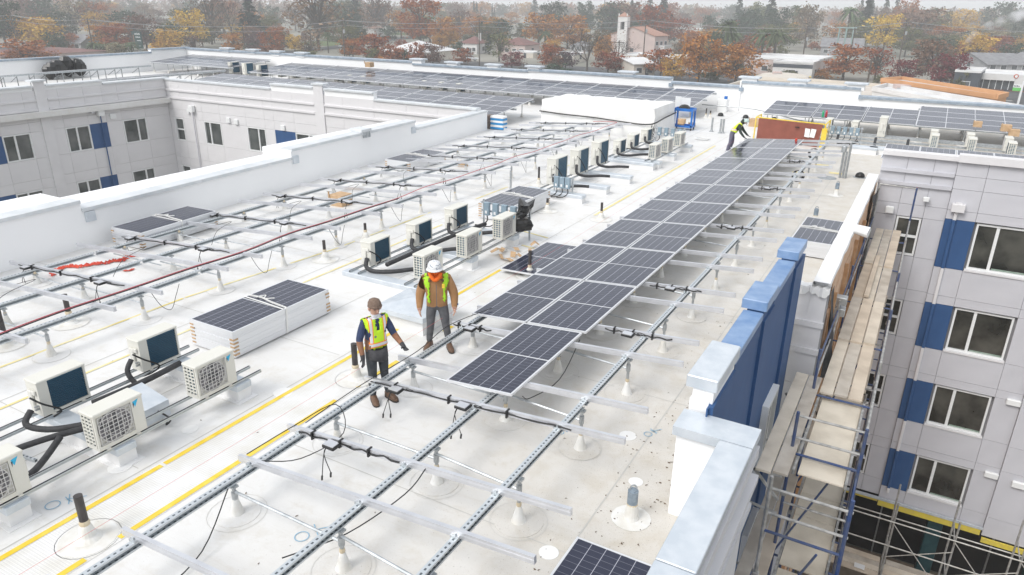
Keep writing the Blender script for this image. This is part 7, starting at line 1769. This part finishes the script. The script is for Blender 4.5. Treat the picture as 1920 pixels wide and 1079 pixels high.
mb = MB(); mb.box(-8.5*s_,-6*s_,-.24,-.205,24*s_,44*s_); mb.build('figure_panel', mat('poster_figure',(.30,.16,.10),(.08,.05,.04),.5,scale=.6), bb, local=True)
# shop sign at the right edge
p = unproj(1908,196,GZ); s_ = (p-Vector((0,0,CAM_H))).dot(fw)/F_PX; sg_ = thing('shop_sign', 'white and green roadside shop sign with round red emblem at the right edge', 'sign', p, .1)
mb = MB(); mb.box(-1.5*s_,1.5*s_,-.3,.3,0,42*s_); mb.build('pylon', WFRAME, sg_, local=True)
for nm, b, m_ in (('sign_panel',(-14,-1.6,36,46),WWHITE),('green_panel',(-14,-1.6,24,30),mat('sign_green',(.12,.50,.10),rough=.5)),('white_panel',(-14,-1.6,30.1,36),WFRAME)):
    mb = MB(); mb.box(b[0]*s_,b[1]*s_,-.25,.25,b[2]*s_,b[3]*s_); mb.build(nm, m_, sg_, local=True)
mb = MB(); mb.tube([(-14*s_,-.4,50*s_),(-14*s_,-.2,50*s_)], 4*s_, 16); mb.build('round_emblem', mat('sign_red',(.45,.10,.06),rough=.5), sg_, local=True)
mb = MB(); mb.tube([(-14*s_,-.46,50*s_),(-14*s_,-.41,50*s_)], 2.4*s_, 12); mb.build('emblem_centre', WFRAME, sg_, local=True)
txt = MB(); stroke_word(txt,-13*s_,31.5*s_,3*s_,4,7); 
txt.v = [(x, y-.06, z) for x, y, z in txt.v]; txt.build('lettering', WDARK, sg_, local=True, kind='stuff')
# white saloon car
def car(loc, rz, label):
    r = thing('parked_car', label, 'car', loc, rz); CW = mat('car_silver', (.62,.63,.64), rough=.25, metal=.2)
    sec = [(-2.3,.55,.55,.70),(-2.2,.50,.75,.82),(-1.5,.45,.88,.86),(-1.0,.45,.95,.86),(-.3,.45,.95,.86),(.9,.45,.92,.86),(1.6,.45,.85,.86),(2.2,.48,.72,.80),(2.35,.55,.60,.68)]
    mb = MB()
    for x, z0, z1, w in sec: mb.v += [(x,-w,z0),(x,-w*1.02,(z0+z1)/2),(x,-w*.93,z1),(x,w*.93,z1),(x,w*1.02,(z0+z1)/2),(x,w,z0)]
    n = 6
    for k in range(len(sec)-1):
        for j in range(n): a, b = k*n+j, k*n+(j+1)%n; mb.f.append((a,b,b+n,a+n)); mb.m.append(0)
    mb.f += [(5,4,3,2,1,0), tuple(range((len(sec)-1)*n,len(sec)*n))]; mb.m += [0,0]; mb.build('body', CW, r, smooth=False, local=True)
    mb = MB(); top = [(-1.75,.90,.80),(-.85,1.38,.62),(.55,1.40,.62),(1.35,.92,.78)]
    for x, z, w in top: mb.v += [(x,-w,z),(x,w,z)]
    mb.f += [(0,1,3,2),(2,3,5,4),(4,5,7,6),(0,2,4,6),(1,7,5,3)]; mb.m += [0]*5; mb.build('glasshouse', WINM, r, local=True)
    mb = MB(); mb.box(-.85,.55,-.61,.61,1.40,1.44); mb.build('roof_panel', CW, r, local=True)
    for x in (-1.42,1.42):
        for y in (-.86,.70): 
            mb = MB(); mb.tube([(x,y,.34),(x,y+.16,.34)], .34, 14); wh = mb.build('wheel', BLACK, r, local=True); mb = MB(); mb.tube([(x,y-.01,.34),(x,y+.17,.34)], .2, 10); mb.build('rim', GALV, wh, local=True)
    for y in (-.7,.45): mb = MB(); mb.box(2.30,2.37,y,y+.25,.58,.68); mb.build('headlight', WFRAME, r, local=True)
    for y in (-.75,.5): mb = MB(); mb.box(-2.33,-2.25,y,y+.25,.60,.72); mb.build('tail_light', STRAP, r, local=True)
    return r
c1 = car(unproj(1804,169,GZ)+Vector((0,0,.2)), .05, 'silver-white saloon car parked on the street below the larger crimson tree'); c1.scale = (1.3,1.3,1.3)
c2 = dup(c1, unproj(1762,163,GZ)+Vector((0,0,.2)), .05, 'partly hidden grey car left of the silver-white saloon')
for k, (u, v, lb) in enumerate(((648,92,'white car on the street at the left middle'),(700,96,'pale car among the rust trees at left'),(880,116,'white car near the small orange tree in the middle'),(1300,82+60,'pale car under the big bright orange tree'))):
    dup(c1, unproj(u, v, GZ)+Vector((0,0,.2)), .3*k, lb)
# smoke from a chimney
sm = bpy.data.materials.new('smoke_vapour'); sm.use_nodes = True; t = sm.node_tree; t.nodes.clear(); o_ = t.nodes.new('ShaderNodeOutputMaterial'); pv = t.nodes.new('ShaderNodeVolumePrincipled'); pv.inputs['Color'].default_value = (.95,.95,.97,1)
tc = t.nodes.new('ShaderNodeTexCoord'); nz_ = t.nodes.new('ShaderNodeTexNoise'); nz_.inputs['Scale'].default_value = .28; nz_.inputs['Detail'].default_value = 5; t.links.new(tc.outputs['Object'], nz_.inputs['Vector'])
t.links.new(mnode(t,'MULTIPLY',mnode(t,'MAXIMUM',mnode(t,'SUBTRACT',nz_.outputs['Fac'],.46),0.),2.2), pv.inputs['Density']); t.links.new(pv.outputs[0], o_.inputs['Volume'])
p = unproj(1790,126,GZ+3); s_ = (p-Vector((0,0,CAM_H))).dot(fw)/F_PX; mb = MB(); hv = Vector((rt2.x,rt2.y,0)).normalized()
pts = [p+hv*dx*s_+Vector((0,0,dz*s_)) for dx, dz in ((0,0),(1,14),(7,30),(16,46),(30,62),(54,76),(86,88),(116,100))]
P = curve_pts(pts, 3); mb.tube(P, [s_*(2.5+9.5*(k/(len(P)-1))) for k in range(len(P))], 12); tag(mb.build('smoke', sm, smooth=True), 'white smoke plume drifting right above the larger crimson tree', 'smoke')
# ------------------------------------------------------------------ morning fog: one closed box of even air
hz = bpy.data.materials.new('haze_air'); hz.use_nodes = True; t = hz.node_tree; t.nodes.clear(); o_ = t.nodes.new('ShaderNodeOutputMaterial'); pv = t.nodes.new('ShaderNodeVolumePrincipled')
pv.inputs['Color'].default_value = (.97,.985,1,1); pv.inputs['Density'].default_value = HAZE_D; pv.inputs['Anisotropy'].default_value = .0; t.links.new(pv.outputs[0], o_.inputs['Volume'])
mb = MB(); mb.box(-1990,1990,-200,2390,-17.5,24); mb.build('haze', hz, kind='stuff')
